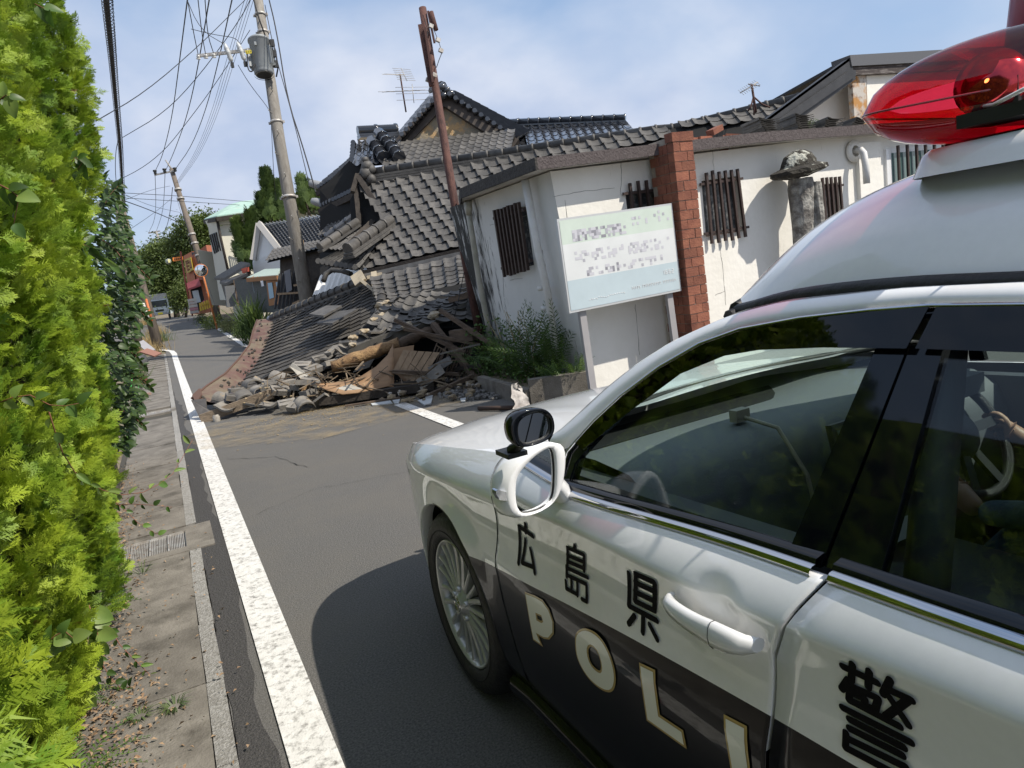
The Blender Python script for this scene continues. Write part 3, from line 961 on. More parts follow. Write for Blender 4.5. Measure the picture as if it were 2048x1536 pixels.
def mirror_shell(outer, inner, Y0, stages, m_shell, m_in, shellname, glassname, parent, tiltx=0.0, glassdepth=.012):
    o = [atY(x, y, Y0) for x, y in chaikin(outer)]; i_ = [atY(x, y, Y0 + .002) for x, y in chaikin(inner)]
    def rs(P, n):  # resample closed loop by angle
        c = sum(P, Vector()) / len(P); ang = []
        res = []
        for k in range(n):
            a = 2*math.pi*k/n; d = Vector((math.cos(a), 0, math.sin(a)))
            best = None
            for p, q in zip(P, P[1:] + P[:1]):
                # ray c + t d with segment p-q in XZ
                e = q - p; den = d.x*e.z - d.z*e.x
                if abs(den) < 1e-12: continue
                t = ((p.x-c.x)*e.z - (p.z-c.z)*e.x) / den; u = ((p.x-c.x)*d.z - (p.z-c.z)*d.x) / den
                if 0 <= u <= 1 and t > 0 and (best is None or t > best): best = t
            res.append(c + d * (best or .01))
        return res, c
    n = 48
    O, c = rs(o, n); I, ci = rs(i_, n)
    mb = MB()
    rows = [[p + Vector((0, glassdepth, 0)) for p in I], I, [a.lerp(b, .12) + Vector((0,-.003,0)) for a, b in zip(I, O)], [a.lerp(b, .85) + Vector((0,-.003,0)) for a, b in zip(I, O)], O]
    for dy, sc, sx, sz in stages:
        cc = c + Vector((sx, 0, sz)); rows.append([cc + (p - c) * sc + Vector((0, dy, 0)) for p in O])
    mb.grid(rows, closed=True)
    mb.add(rows[-1], [tuple(range(n))], True)
    s_ = mb.build(shellname, m_shell, parent)
    mb = MB(); mb.add([p + Vector((0, glassdepth - .001, 0)) for p in I], [tuple(range(n))])
    g_ = mb.build(glassname, m_in, s_)
    mb = MB(); mb.tube([p + Vector((0, glassdepth - .003, 0)) for p in I] + [I[0] + Vector((0, glassdepth - .003, 0))], .0022, 5, caps=False)
    mb.build('glass_edge', M_rubber, s_)
    return s_, c
m_out = cp([(690,600),(702,520),(772,415),(885,335),(970,308),(1020,322),(1040,380),(1032,500),(1008,600),(960,670),(880,722),(775,757),(722,735),(698,680)])
m_in = cp([(742,570),(752,500),(840,400),(925,345),(962,335),(982,420),(982,590),(962,665),(895,712),(795,738),(755,708),(742,645)])
shell, mc = mirror_shell(m_out, m_in, 1.33, [(.010, 1.03, -.008, 0), (.04, 1.03, -.016, 0), (.085, .88, -.010, 0), (.115, .62, .002, 0), (.13, .3, .01, 0)], P_white, M_mirror, 'door_mirror', 'mirror_glass', car)
mb = MB()   # foot on the door
a = onS(1112, 1010); 
mb.grid([[Vector((.715, 1.36, .975)), Vector((.715,1.45,.975)), Vector((.725,1.45,1.03)), Vector((.725,1.36,1.03))],
         [Vector((.745, 1.38, .94)), Vector((.745,1.50,.94)), Vector((.765,1.50,1.0)), Vector((.765,1.38,1.0))],
         [Vector((.768, 1.40, .875)), Vector((.768,1.55,.875)), Vector((.80,1.56,.965)), Vector((.80,1.40,.965))]], closed=True)
ft = mb.build('mirror_foot', P_white, car)
sb = ft.modifiers.new('s', 'SUBSURF'); sb.levels = 2; sb.render_levels = 2
mb = MB()   # turn signal lens on the shell
sg = [atY(x, y, 1.335) for x, y in cp([(628,592),(640,585),(715,605),(722,655),(650,645),(630,610)])]
mb.prism([p + Vector((-.003, -.004, 0)) for p in sg], (0, .02, 0)); mb.build('indicator_lens', mat('lens', (.55,.56,.58), rough=.08, metal=.7, coat=1), shell)
b_out = cp([(705,250),(708,190),(735,145),(800,118),(890,105),(940,125),(968,170),(973,240),(945,285),(880,320),(790,342),(730,325)])
b_in = cp([(752,250),(758,195),(785,160),(840,135),(895,128),(930,150),(948,190),(948,245),(925,282),(870,305),(800,325),(765,300)])
bs, bc = mirror_shell(b_out, b_in, 1.20, [(.012, 1.01, 0, 0), (.028, .97, 0, 0), (.040, .80, .0, 0), (.045, .4, 0, 0)], M_gloss, M_mirror, 'blind_spot_mirror', 'mirror_glass', car, glassdepth=.006)
mb = MB(); mb.tube([bc + Vector((.004,.035,-.028)), bc + Vector((.0,.06,-.045)), bc + Vector((-.008,.09,-.062))], [.010,.009,.014], 8); mb.box(bc + Vector((-.006,.10,-.068)), (.045,.06,.010))
for p in ((.0,.045,-.040),): mb.lathe([(.006,-.008),(.006,.008)], bc + Vector(p), (1,0,0), 8)
mb.build('mirror_clamp', M_plastic, bs)

# ---- lettering on the doors (rounded strokes laid on the panels)
def stroke_mb(mb, pts, w, off=.0022):
    # pts in pixels; capsule outline on the side surface
    P = [onS(x, y, 0) for x, y in pts]
    Q = []
    for p, q in zip(P, P[1:]):
        n = max(2, int((q-p).length / .006))
        for i in range(n): Q.append(p.lerp(q, i/n))
    Q.append(P[-1])
    L_ = []; R_ = []
    r = w / 2
    prev = None
    for i, p in enumerate(Q):
        a = Q[max(i-1, 0)]; b = Q[min(i+1, len(Q)-1)]
        t = Vector((0, b.y-a.y, b.z-a.z)).normalized(); nn = Vector((0, -t.z, t.y))
        L_.append(p + nn * r); R_.append(p - nn * r)
    def S(p): return Vector((Xs(p.y, p.z) - off, p.y, p.z))
    rows = [[S(a), S(a.lerp(b, .5)), S(b)] for a, b in zip(L_, R_)]
    mb.grid(rows, flip=True)
    for p, t in ((Q[0], None), (Q[-1], None)):
        ring = [S(Vector((0, p.y + math.cos(a)*r, p.z + math.sin(a)*r))) for a in [2*math.pi*k/14 for k in range(14)]]
        mb.add([S(p) - Vector((.0001,0,0))] + [q - Vector((.0001,0,0)) for q in ring], [(0, 1+k, 1+(k+1) % 14) for k in range(14)])
def glyph(strokes, w, parent, cvt=cp, name='lettering'):
    mb = MB()
    for k, st in enumerate(strokes):
        ww = w
        if isinstance(st, tuple): st, ww = st
        stroke_mb(mb, cvt(st), ww, off=.0022 + k * .00004)
    return mb.build(name, M_decal, parent)
glyph([[(804,793),(803,838)], [(768,806),(848,862)], [(765,808),(762,1022)], ([(804,882),(783,1018)], .0130), ([(783,1018),(856,1046)], .0130), [(834,940),(859,1078)]], .0150, LF)
glyph([[(1096,916),(1090,945)], [(1052,930),(1150,972)], [(1052,930),(1052,1040)], [(1052,975),(1150,1015)],[(1052,1010),(1150,1052)],
       [(1150,972),(1150,1066)], [(1048,1048),(1172,1105)], [(1048,1040),(1048,1100)], [(1048,1090),(1165,1145)], [(1165,1145),(1167,1248)], [(1167,1248),(1138,1232)],
       [(1043,1125),(1046,1170)], [(1046,1170),(1112,1205)], [(1076,1120),(1078,1180)], [(1112,1140),(1112,1210)]], .0110, LF)
glyph([[(1455,1085),(1568,1135)], [(1568,1135),(1566,1300)], [(1455,1085),(1452,1245)], [(1452,1245),(1566,1300)], [(1454,1135),(1567,1188)], [(1453,1190),(1567,1245)],
       [(1416,1080),(1416,1272)], [(1416,1272),(1582,1360)], [(1500,1320),(1498,1430)], [(1450,1332),(1415,1378)], [(1540,1385),(1583,1470)]], .0135, LF)
glyph([[(1405,592),(1528,650)], [(1440,585),(1436,640)], [(1500,610),(1496,665)],
       [(1425,640),(1402,672)], [(1420,655),(1532,706)], [(1532,706),(1522,745)], [(1522,745),(1500,738)],
       [(1430,682),(1485,707)], [(1485,707),(1482,735)], [(1430,682),(1428,712)], [(1428,712),(1482,735)],
       [(1575,640),(1550,690)], [(1565,672),(1652,712)], [(1638,712),(1560,770)], [(1572,700),(1640,800)],
       [(1405,738),(1650,862)], [(1430,712),(1610,805)], [(1430,780),(1625,880)], [(1430,812),(1620,908)],
       [(1418,828),(1416,880)], [(1418,845),(1632,950)], [(1416,880),(1625,990)], [(1632,950),(1625,990)]], .0118, LR, cvt=c3p)
def letter(outer, hole, parent):
    def S(p, off): return Vector((Xs(p.y, p.z) - off, p.y, p.z))
    def insetp(P, d):
        n = len(P); area = sum(P[i].y*P[(i+1)%n].z - P[(i+1)%n].y*P[i].z for i in range(n)); sg = 1 if area > 0 else -1
        o = []
        for i in range(n):
            a, b, c = P[i-1], P[i], P[(i+1)%n]
            e1 = Vector((b.y-a.y, b.z-a.z)).normalized(); e2 = Vector((c.y-b.y, c.z-b.z)).normalized()
            n1 = Vector((-e1.y, e1.x)); n2 = Vector((-e2.y, e2.x)); m = (n1+n2)
            m = m / max(m.length_squared, .3) * 2
            o.append(Vector((b.x, b.y + m.x*d*sg, b.z + m.y*d*sg)))
        return o
    def densify(P):
        o = []
        for a, b in zip(P, P[1:]+P[:1]):
            n = max(1, int((b-a).length/.02))
            o += [a.lerp(b, i/n) for i in range(n)]
        return o
    O = [onS(x, y) for x, y in outer]
    Hh = [onS(x, y) for x, y in hole] if hole else None
    wl = 'golden_outline'
    mb = MB(); mb.poly([S(p, .0024) for p in densify(O)], holes=[[S(p, .0024) for p in insetp(Hh, .0055)]] if Hh else None); a = mb.build('letter_outline', M_gold, parent)
    mb = MB(); mb.poly([S(p, .0034) for p in densify(insetp(O, .0055))], holes=[[S(p, .0034) for p in Hh]] if Hh else None); b = mb.build('letter', M_letter, parent)
letter(cp([(800,1190),(860,1212),(905,1238),(945,1295),(972,1370),(972,1440),(945,1472),(915,1468),(880,1448),(908,1515),(850,1475)]), cp([(865,1312),(900,1328),(912,1368),(900,1374),(872,1358)]), LF)
letter(chaikin(c3p([(448,500),(452,470),(480,452),(525,470),(560,515),(588,585),(597,645),(585,685),(555,684),(510,652),(475,605),(453,555)]), 2), chaikin(c3p([(492,520),(508,510),(535,540),(548,590),(545,618),(528,612),(503,585),(492,548)]), 1), LF)
letter(c3p([(678,578),(735,605),(752,765),(835,820),(848,887),(705,785)]), None, LF)
letter(c3p([(980,762),(1063,805),(1085,1030),(1010,985)]), None, LF)

# ---- raised white roof and the light bar
TT = [(-.75,1.34),(-.55,1.46),(-.3,1.545),(0,1.57),(.6,1.575),(.70,1.578),(.80,1.568),(.90,1.540),(1.0,1.490),(1.09,1.424),(1.14,1.370)]
ZG = [(-.75,1.30),(-.3,1.345),(.3,1.383),(.58,1.387),(.766,1.387),(.969,1.374),(1.128,1.346),(1.32,1.335)]
mb = MB(); rows = []
for i in range(48):
    y = -.72 + 1.86 * i / 47
    zg = stab(ZG, y); zt = max(stab(TT, y), zg + .004)
    row = []
    for k in range(41):
        s_ = -1 + k / 20.0
        row.append(Vector((XC + s_ * .555, y + .17 * (1 - s_*s_) * min(1, max(0, (y - .5) / .5)), zg - .008 + (zt - zg + .02) * (max(0, 1 - abs(s_) ** 3.4)) ** .55)))
    rows.append(row)
mb.grid(rows, flip=True)
cap = mb.build('raised_roof', P_white, car)
for sx in (-1, 1):
    mb = MB(); mb.tube([Vector((XC + sx*.562, y, stab(ZG, y) - .010)) for y in [1.12 - i*.05 for i in range(37)]], .016, 8); mb.build('roof_gasket', M_rubber, car)
mb = MB(); mb.tube([Vector((XC + s_*.56, 1.13 + .18*(1-s_*s_), 1.343 + .018*(1-s_*s_))) for s_ in [-1 + k/10 for k in range(21)]], .014, 8); mb.build('roof_gasket', M_rubber, car)
mb = MB()
rows = []
for z, g_ in ((1.545, 1.02), (1.565, 1.0), (1.580, .985), (1.588, .96)):
    row = []
    for k in range(36):
        a = 2*math.pi*k/36; ca, sa = math.cos(a), math.sin(a)
        row.append(Vector((1.63 + .485 * g_ * math.copysign(abs(ca)**.35, ca), .60 + .235 * g_ * math.copysign(abs(sa)**.35, sa), z)))
    rows.append(row)
mb.grid(rows, closed=True, flip=True); mb.add(rows[-1], [tuple(range(36))], False)
mb.build('light_bar_base', P_white, car)
mb = MB(); mb.box((1.63, .63, 1.591), (.80, .30, .010)); mb.build('light_bar_bracket', M_plastic, car)
RED = glassmat('red_lens', (.62, .030, .075), 1.5)
REDIN = mat('red_inside', (.35, .012, .02), rough=.25, coat=1)
lbar = thing('light_bar', None, None, (0,0,0)); lbar.parent = car; lbar.location = Vector((XC, .62, 1.65)) - wloc(car)
lens = [(-.185,0,0),(-.17,.025,-.028),(-.12,.060,-.052),(-.05,.082,-.062),(.02,.085,-.062),(.09,.066,-.056),(.15,.032,-.038),(.19,.006,-.012),(.203,0,0)]
def bar_section(x):
    # lens shaped section in the (Y, z) plane; x measured from the left tip
    e = min(x, 1.12 - x)
    k = min(1.0, (max(e, 0) / .10)) ; k = .25 + .75 * math.sqrt(max(0, 1 - (1-k)**2))
    return k
def bar_rows(sign, x0=1.06, x1=2.20, n=40):
    rows = []
    for i in range(n + 1):
        f = i / n; e = .5 - .5 * math.cos(math.pi * f)
        x = x0 + (x1 - x0) * e
        k = bar_section(x - x0 if x < XC else x - x0)
        yc = .632 + .08 * (1 - abs(x - XC) / .57)
        row = []
        for q in range(25):
            t = -1 + q / 12.0
            yy = t
            if sign > 0: hz = .092 * max(0, 1 - abs(t) ** 2.6) ** .60
            else: hz = -.068 * max(0, 1 - abs(t) ** 3.2) ** .55
            yq = yc + yy * .21 * (.62 + .38 * k)
            sh_ = max(0, .84 - yq) ** 1.15 * .95
            fx = max(0, 1 - (x - x0) / .50) - max(0, 1 - (x1 - x) / .50)
            row.append(Vector((x + sh_ * fx, yq, 1.657 + sign * .0015 + hz * k)))
        rows.append(row)
    return rows
mb = MB(); mb.grid(bar_rows(1), flip=True); mb.build('red_dome', RED, lbar)
mb = MB(); mb.grid(bar_rows(-1)); mb.build('red_dome', RED, lbar)
mb = MB()
seam = []
for rr in (bar_rows(1),):
    ring = [r[0] for r in rr] + [r[-1] for r in reversed(rr)]
    L0 = rr[0]; L1 = rr[-1]
    loop = [r[-1] for r in rr][::-1] + L0[::-1] * 0 + [Vector((p.x, p.y, 1.657)) for p in rr[0][::-1]] + [r[0] for r in rr]
    mb.tube([Vector((p.x, p.y, 1.657)) for p in loop], .0020, 6, caps=True)
mb.build('seam', mat('red_seam', (.22,.008,.015), rough=.2, coat=1), lbar)
for cx_, rad in ((1.175, .050), (2.085, .050)):
    mb = MB(); mb.lathe([(.004,.04),(.03,.036),(.05,.022),(rad,-.006),(rad-.003,-.008),(.047,.018),(.028,.030),(.004,.034)], (cx_ + (.04 if cx_ < 1.5 else -.04), .69, 1.666), (-.75, -.2, .12), 28)
    mb.build('reflector', mat('red_reflector%d' % int(cx_), (.55,.06,.07), rough=.12, metal=.9), lbar)
    mb = MB(); mb.lathe([(.001,-.02),(.012,-.015),(.014,0),(.010,.02)], (cx_ + (.03 if cx_ < 1.5 else -.03), .685, 1.666), (-.75, -.2, .12), 12); mb.build('bulb', mat('bulb_glint%d' % int(cx_*10), (.8,.5,.4), rough=.05, metal=.5, emit=(1,.25,.08), es=1.5), lbar)  # faint emission stands in for an orange reflection; the bulb is unlit
    mb = MB(); mb.box((cx_+.02, .66, 1.618), (.09, .10, .02)); mb.box((cx_ + .035, .66, 1.645), (.03, .03, .05)); mb.build('motor', M_plastic, lbar)
mb = MB()
mb.box((1.63, .66, 1.618), (.80, .15, .014)); mb.build('base_plate', REDIN, lbar)
mb = MB(); mb.tube([(1.13,.60,1.64),(1.16,.66,1.632),(1.20,.72,1.64),(1.26,.70,1.65),(1.3,.62,1.64)], .003, 6); mb.tube([(1.12,.52,1.632),(1.18,.50,1.64),(1.22,.56,1.632)], .003, 6)
mb.build('cable', M_wht, lbar)
mb = MB(); rows = []
for z, g_ in ((1.66,1.06),(1.76,1.05),(1.845,1.0),(1.87,.82)):
    rows.append([Vector((XC + .19*g_*math.copysign(abs(math.cos(a))**.4, math.cos(a)), .66 + .165*g_*math.copysign(abs(math.sin(a))**.5, math.sin(a)), z)) for a in [2*math.pi*k/32 for k in range(32)]])
mb.grid(rows, closed=True, flip=True); mb.add(rows[-1], [tuple(range(32))]); mb.build('centre_housing', mat('dark_red', (.22,.006,.02), rough=.35, spec=.3), lbar)

# ---- interior
mb = MB(); rows = []
for y, z in ((1.95,.93),(1.75,.955),(1.55,.965),(1.40,.955),(1.33,.915),(1.30,.84),(1.30,.62),(1.36,.40)):
    rows.append([Vector((XC + s_*.69, y + .06*(1-s_*s_), z + .018*math.exp(-((s_-.5)/.28)**2)*(1 if z > .9 else 0))) for s_ in [-1+k/12 for k in range(25)]])
mb.grid(rows); dash = mb.build('dashboard', mat('dash_soft', (.12,.13,.14), rough=.6, bump=.1, bs=200), car)
mb = MB(); mb.box((2.0, 1.36, .955), (.34, .16, .06)); mb.build('instrument_hood', M_trim, dash)
mb = MB(); mb.box((1.63, 1.285, .90), (.23, .02, .13), Matrix.Rotation(R(-12), 3, 'X')); bz = mb.build('centre_screen', M_plastic, dash)
mb = MB(); mb.box((1.63, 1.272, .90), (.20, .004, .10), Matrix.Rotation(R(-12), 3, 'X')); mb.build('screen', mat('screen', (.10,.16,.18), rough=.05, coat=1), dash)
mb = MB(); mb.box((1.63, 1.25, .775), (.24, .06, .10), Matrix.Rotation(R(-12), 3, 'X')); mb.build('radio', mat('radio_grey', (.22,.23,.22), rough=.4), dash)
mb = MB(); mb.box((1.60, 1.20, .66), (.22, .12, .05), Matrix.Rotation(R(-35), 3, 'X')); mb.build('radio', mat('radio_pale', (.45,.47,.44), rough=.4), dash)
mb = MB(); mb.box((1.42, 1.52, .985), (.05, .03, .035)); mb.tube([(1.42,1.5,.98),(1.44,1.40,.96),(1.45,1.32,.84),(1.44,1.28,.70)], .006, 6); mb.build('radio_mount', M_beige, dash)
mb = MB(); mb.box((1.63, .7, .50), (.24, 1.1, .26)); mb.build('centre_console', M_trim, car)
for sx in (-.37, .37):
    s_t = thing('seat', None, None, (0,0,0)); s_t.parent = car; s_t.location = Vector((XC+sx, .55, .35)) - wloc(car)
    mb = MB(); mb.box((XC+sx, .62, .50), (.50, .52, .16)); q = mb.build('seat_cushion', M_trim, s_t); bevel(q, .05, 3)
    mb = MB(); mb.box((XC+sx, .26, .82), (.48, .14, .60), Matrix.Rotation(R(18), 3, 'X')); q = mb.build('seat_back', M_trim, s_t); bevel(q, .05, 3)
    mb = MB(); mb.box((XC+sx, .10, 1.21), (.25, .09, .16), Matrix.Rotation(R(12), 3, 'X')); q = mb.build('headrest', M_trim, s_t); bevel(q, .03, 3)
mb = MB(); mb.box((XC, -.45, .55), (1.3, .5, .2)); mb.box((XC, -.72, .85), (1.3, .14, .6), Matrix.Rotation(R(20), 3, 'X')); q = mb.build('rear_bench', M_trim, car); bevel(q, .05, 3)
# steering wheel
SC = Vector((2.0, 1.26, .835)); sax = Vector((0, -.87, .50)).normalized()
sw = thing('steering_wheel', None, None, (0,0,0)); sw.parent = car; sw.location = SC - wloc(car)
e1 = Vector((1,0,0)); e2 = sax.cross(e1).normalized(); e2 = -e2 if e2.z < 0 else e2
mb = MB(); mb.tube([SC + e1*math.cos(a)*.185 + e2*math.sin(a)*.185 for a in [2*math.pi*k/48 for k in range(49)]], .0145, 10, caps=False); mb.build('rim', mat('leather', (.012,.012,.013), rough=.42, bump=.4, bs=300), sw)
mb = MB(); mb.lathe([(.075,-.03),(.078,0),(.06,.022),(.001,.03)], SC, sax, 20); mb.build('airbag_pad', M_trim, sw)
mb = MB()
for a in (R(180), R(0), R(250), R(290)): mb.bar(SC + (e1*math.cos(a)+e2*math.sin(a))*.06, SC + (e1*math.cos(a)+e2*math.sin(a))*.178, .03, .014, sax)
mb.build('spoke', mat('satin', (.04,.042,.045), rough=.35, metal=.3), sw)
mb = MB(); mb.tube([SC - sax*.02, SC - sax*.22], .035, 10); mb.build('column', M_plastic, sw)
mb = MB(); mb.box((XC, 1.27, 1.245), (.26, .03, .065)); q = mb.build('inner_mirror', M_plastic, car); bevel(q, .01)
for sx in (-1, 1):
    mb = MB(); mb.prism([(XC+sx*.74, -.5, .30), (XC+sx*.74, 1.7, .30), (XC+sx*.74, 1.7, .93), (XC+sx*.74, -.5, 1.0)], (-sx*.05, 0, 0)); mb.build('door_lining', M_trim, car)
mb = MB(); mb.prism([(XC-.60, .75, 1.30), (XC+.60, .75, 1.30), (XC+.60, 1.02, 1.312), (XC-.60, 1.02, 1.312)], (0,0,.01)); mb.prism([(XC-.60, -.5, 1.24), (XC+.60, -.5, 1.24), (XC+.60, .75, 1.30), (XC-.60, .75, 1.30)], (0,0,.01))
mb.build('headliner', M_beige, car)
for sx in (-1,1):
    mb = MB(); mb.tube([Vector((XC+sx*(XC-Xg(.7,1.0)-.05), .60,.95)), Vector((XC+sx*(XC-Xg(.7,1.3)-.04), .66,1.30))], .03, 6); mb.build('pillar_lining', M_trim, car)

# ---- the driver
drv = thing('person', 'person in a dark blue uniform jacket sitting at the steering wheel of the patrol car', 'person', (2.0, .55, .58))
M_skin = mat('skin', (.42,.24,.16), rough=.5)
M_cloth = mat('uniform', (.07,.12,.18), rough=.85, bump=.3, bs=60)
M_hair = mat('hair', (.01,.009,.008), rough=.5)
def skinned(name, verts, edges, radii, m, parent, sub=2, root=0):
    b = wloc(parent)
    me = bpy.data.meshes.new(name); me.from_pydata([tuple(Vector(v) - b) for v in verts], edges, [])
    o = bpy.data.objects.new(name, me); col.objects.link(o); o.parent = parent; me.materials.append(m)
    md = o.modifiers.new('skin', 'SKIN'); md.use_smooth_shade = True
    for i, r in enumerate(radii):
        me.skin_vertices[0].data[i].radius = (r, r) if not isinstance(r, tuple) else r
    me.skin_vertices[0].data[root].use_root = True
    s = o.modifiers.new('sub', 'SUBSURF'); s.levels = sub; s.render_levels = sub
    return o
wristR = SC + e1*.185*math.cos(R(-8)) + e2*.185*math.sin(R(-8))
hl_ = wristR + Vector((.03, -.075, -.045))
hl2 = SC + e1*-.185*math.cos(R(-40)) + e2*.185*math.sin(R(-40)) + Vector((-.03,-.07,-.05))
V = [(2.0,.45,.62),(2.0,.40,.78),(2.0,.36,.98),(2.0,.37,1.09),            # pelvis, waist, chest, neck base
     (1.83,.37,1.04),(1.78,.58,.80),(hl2.x,hl2.y-.03,hl2.z),              # left arm
     (2.17,.37,1.04),(2.26,.62,.80),(hl_.x,hl_.y,hl_.z),                  # right arm
     (1.90,.60,.62),(1.88,.98,.66),(1.88,1.22,.36),(2.10,.60,.62),(2.12,.98,.66),(2.12,1.22,.36)]
Ed = [(0,1),(1,2),(2,3),(2,4),(4,5),(5,6),(2,7),(7,8),(8,9),(0,10),(10,11),(11,12),(0,13),(13,14),(14,15)]
Rd = [.13,.12,.125,.06,.065,.05,.036,.065,.05,.036,.085,.065,.05,.085,.065,.05]
body = skinned('body', V, Ed, Rd, M_cloth, drv)
skinned('neck', [(2.0,.37,1.08),(2.0,.385,1.16)], [(0,1)], [.05,.05], M_skin, drv)
hd = skinned('head', [(2.0,.39,1.12),(2.0,.40,1.20),(2.0,.405,1.27),(2.0,.455,1.16),(2.0,.495,1.195)], [(0,1),(1,2),(1,3),(1,4)], [.05,(.075,.09),(.065,.075),.035,.012], M_skin, drv)
skinned('hair', [(2.0,.37,1.22),(2.0,.38,1.285),(2.0,.43,1.29)], [(0,1),(1,2)], [.078,.07,.05], M_hair, hd)
def hand(w, g_, rad_dir, tang, up_, name):
    # palm from wrist w to grip point g_ on the rim, five fingers closing round it
    pd = (g_ - w).normalized()
    V = [w, w.lerp(g_, .55), g_ - pd*.022]; E_ = [(0,1),(1,2)]; Rr = [.026,.034,.030]
    for k in range(4):
        s = tang * (.030 - .020*k); l = (.9, 1.0, .95, .78)[k]
        b0 = len(V)
        V += [g_ + s - pd*.016 + up_*.016, g_ + s + pd*.012*l + up_*.024, g_ + s + pd*.028*l + up_*.004, g_ + s + pd*.020*l - up_*.020*l]
        E_ += [(2,b0),(b0,b0+1),(b0+1,b0+2),(b0+2,b0+3)]; Rr += [.011,.0095,.0088,.0075]
    b0 = len(V)
    V += [w.lerp(g_, .5) + tang*.034 , g_ + tang*.052 - pd*.02 - up_*.008, g_ + tang*.068 + pd*.006 - up_*.004]
    E_ += [(1,b0),(b0,b0+1),(b0+1,b0+2)]; Rr += [.013,.0105,.009]
    return skinned(name, V, E_, Rr, M_skin, drv)
hand(hl_, wristR, e1, e2, sax, 'hand')
g2 = SC + e1*-.185*math.cos(R(-40)) + e2*.185*math.sin(R(-40))
hand(hl2 + Vector((0,-.03,0)), g2, -e1, e2, sax, 'hand')
# ============================================================ FOLIAGE HELPERS
def make_spray(seed, n_side=8, L_=.12):
    # a flat, feathery cypress spray: rows of fine branchlets made of tiny kites
    r = random.Random(seed); vs = []; fs = []
    def kite(p, d, l, w, up):
        s = d.cross(up).normalized() * w
        o = len(vs); vs.extend([p + s, p + d*l, p - s]); fs.append((o,o+1,o+2))
    up = Vector((0,0,1)); ax = Vector((1,0,0))
    kite(Vector((0,0,0)), ax, L_, .0026, up)
    for k in range(n_side):
        f = .12 + .82 * k / n_side
        for sg in (-1, 1):
            a = R(38 + r.uniform(-8, 8)) * sg
            d = Vector((math.cos(a), math.sin(a), r.uniform(-.15,.25))).normalized()
            p = ax * (L_ * f); l = L_ * (.52 * (1 - f) + .16) * r.uniform(.8,1.15)
            kite(p, d, l, .0026, up)
            for q in (.25, .45, .65, .85):
                for s2 in (-1, 1):
                    a2 = a + R(36 + r.uniform(-10,10)) * s2
                    d2 = Vector((math.cos(a2), math.sin(a2), r.uniform(-.3,.3))).normalized()
                    kite(p + d*l*q, d2, l * .38 * r.uniform(.7,1.3), .0028, up)
    return np.array([tuple(v) for v in vs]), np.array(fs)
def scatter_mesh(name, templates, mats4, m, parent=None, base=None, smooth=False, **k):
    # one mesh out of many transformed copies of small templates; mats4 = list of (template index, 4x4 numpy)
    Vs = []; Fs = []; o = 0
    for ti, M in mats4:
        v, f = templates[ti]
        Vs.append(v @ M[:3,:3].T + M[:3,3]); Fs.append(f + o); o += len(v)
    V = np.concatenate(Vs); F = np.concatenate(Fs)
    b = np.array(base if base is not None else (wloc(parent) if parent else (0,0,0)))
    V = V - b
    me = bpy.data.meshes.new(name)
    me.vertices.add(len(V)); me.vertices.foreach_set('co', V.astype(np.float32).ravel())
    nf, kf = F.shape
    me.loops.add(nf*kf); me.loops.foreach_set('vertex_index', F.astype(np.int32).ravel())
    me.polygons.add(nf); me.polygons.foreach_set('loop_start', np.arange(0, nf*kf, kf, dtype=np.int32)); me.polygons.foreach_set('loop_total', np.full(nf, kf, dtype=np.int32))
    me.update(calc_edges=True); me.materials.append(m)
    o_ = bpy.data.objects.new(name, me); col.objects.link(o_)
    if parent: o_.parent = parent
    elif base is not None: o_.location = base
    return tag(o_, **k)
def orient(p, d, up, s, roll=0.0):
    d = d.normalized(); y = up.cross(d)
    if y.length < 1e-4: y = Vector((0,1,0)).cross(d)
    y.normalize(); z = d.cross(y)
    if roll:
        c, q = math.cos(roll), math.sin(roll); y, z = y*c + z*q, z*c - y*q
    return np.array([[d.x*s, y.x*s, z.x*s, p[0]],[d.y*s, y.y*s, z.y*s, p[1]],[d.z*s, y.z*s, z.z*s, p[2]],[0,0,0,1]])
SPR = [make_spray(s) for s in range(5)]
M_gold_c = leafmat('golden_cypress', (.13,.25,.018), (.36,.46,.034), ns=5.0, trans=.35, rough=.6, bw=(.30,.62))
_t = M_gold_c.node_tree; _N = _t.nodes.new; _g = _N('ShaderNodeNewGeometry'); _n = _N('ShaderNodeTexNoise'); _n.inputs['Scale'].default_value = 1.6; _n.inputs['Detail'].default_value = 5
_r = _N('ShaderNodeValToRGB'); _r.color_ramp.elements[0].position = .50; _r.color_ramp.elements[1].position = .72
_x = _N('ShaderNodeMixRGB'); _x.inputs[2].default_value = (.10,.20,.012,1)
_t.links.new(_g.outputs['Position'], _n.inputs['Vector']); _t.links.new(_n.outputs['Fac'], _r.inputs[0]); _t.links.new(_r.outputs[0], _x.inputs[0])
_n2 = _N('ShaderNodeTexNoise'); _n2.inputs['Scale'].default_value = 9; _n2.inputs['Detail'].default_value = 3; _r2 = _N('ShaderNodeValToRGB'); _r2.color_ramp.elements[0].position = .70; _r2.color_ramp.elements[1].position = .74
_y = _N('ShaderNodeMixRGB'); _y.inputs[2].default_value = (.20,.13,.03,1); _t.links.new(_g.outputs['Position'], _n2.inputs['Vector']); _t.links.new(_n2.outputs['Fac'], _r2.inputs[0]); _t.links.new(_r2.outputs[0], _y.inputs[0]); _t.links.new(_x.outputs[0], _y.inputs[1])
for _l in [l for l in _t.links if l.from_node.type == 'VALTORGB' and l.to_node.type in ('BSDF_PRINCIPLED','BSDF_TRANSLUCENT')]:
    _s, _d = _l.from_socket, _l.to_socket; _t.links.new(_s, _x.inputs[1]); _t.links.new(_y.outputs[0], _d)
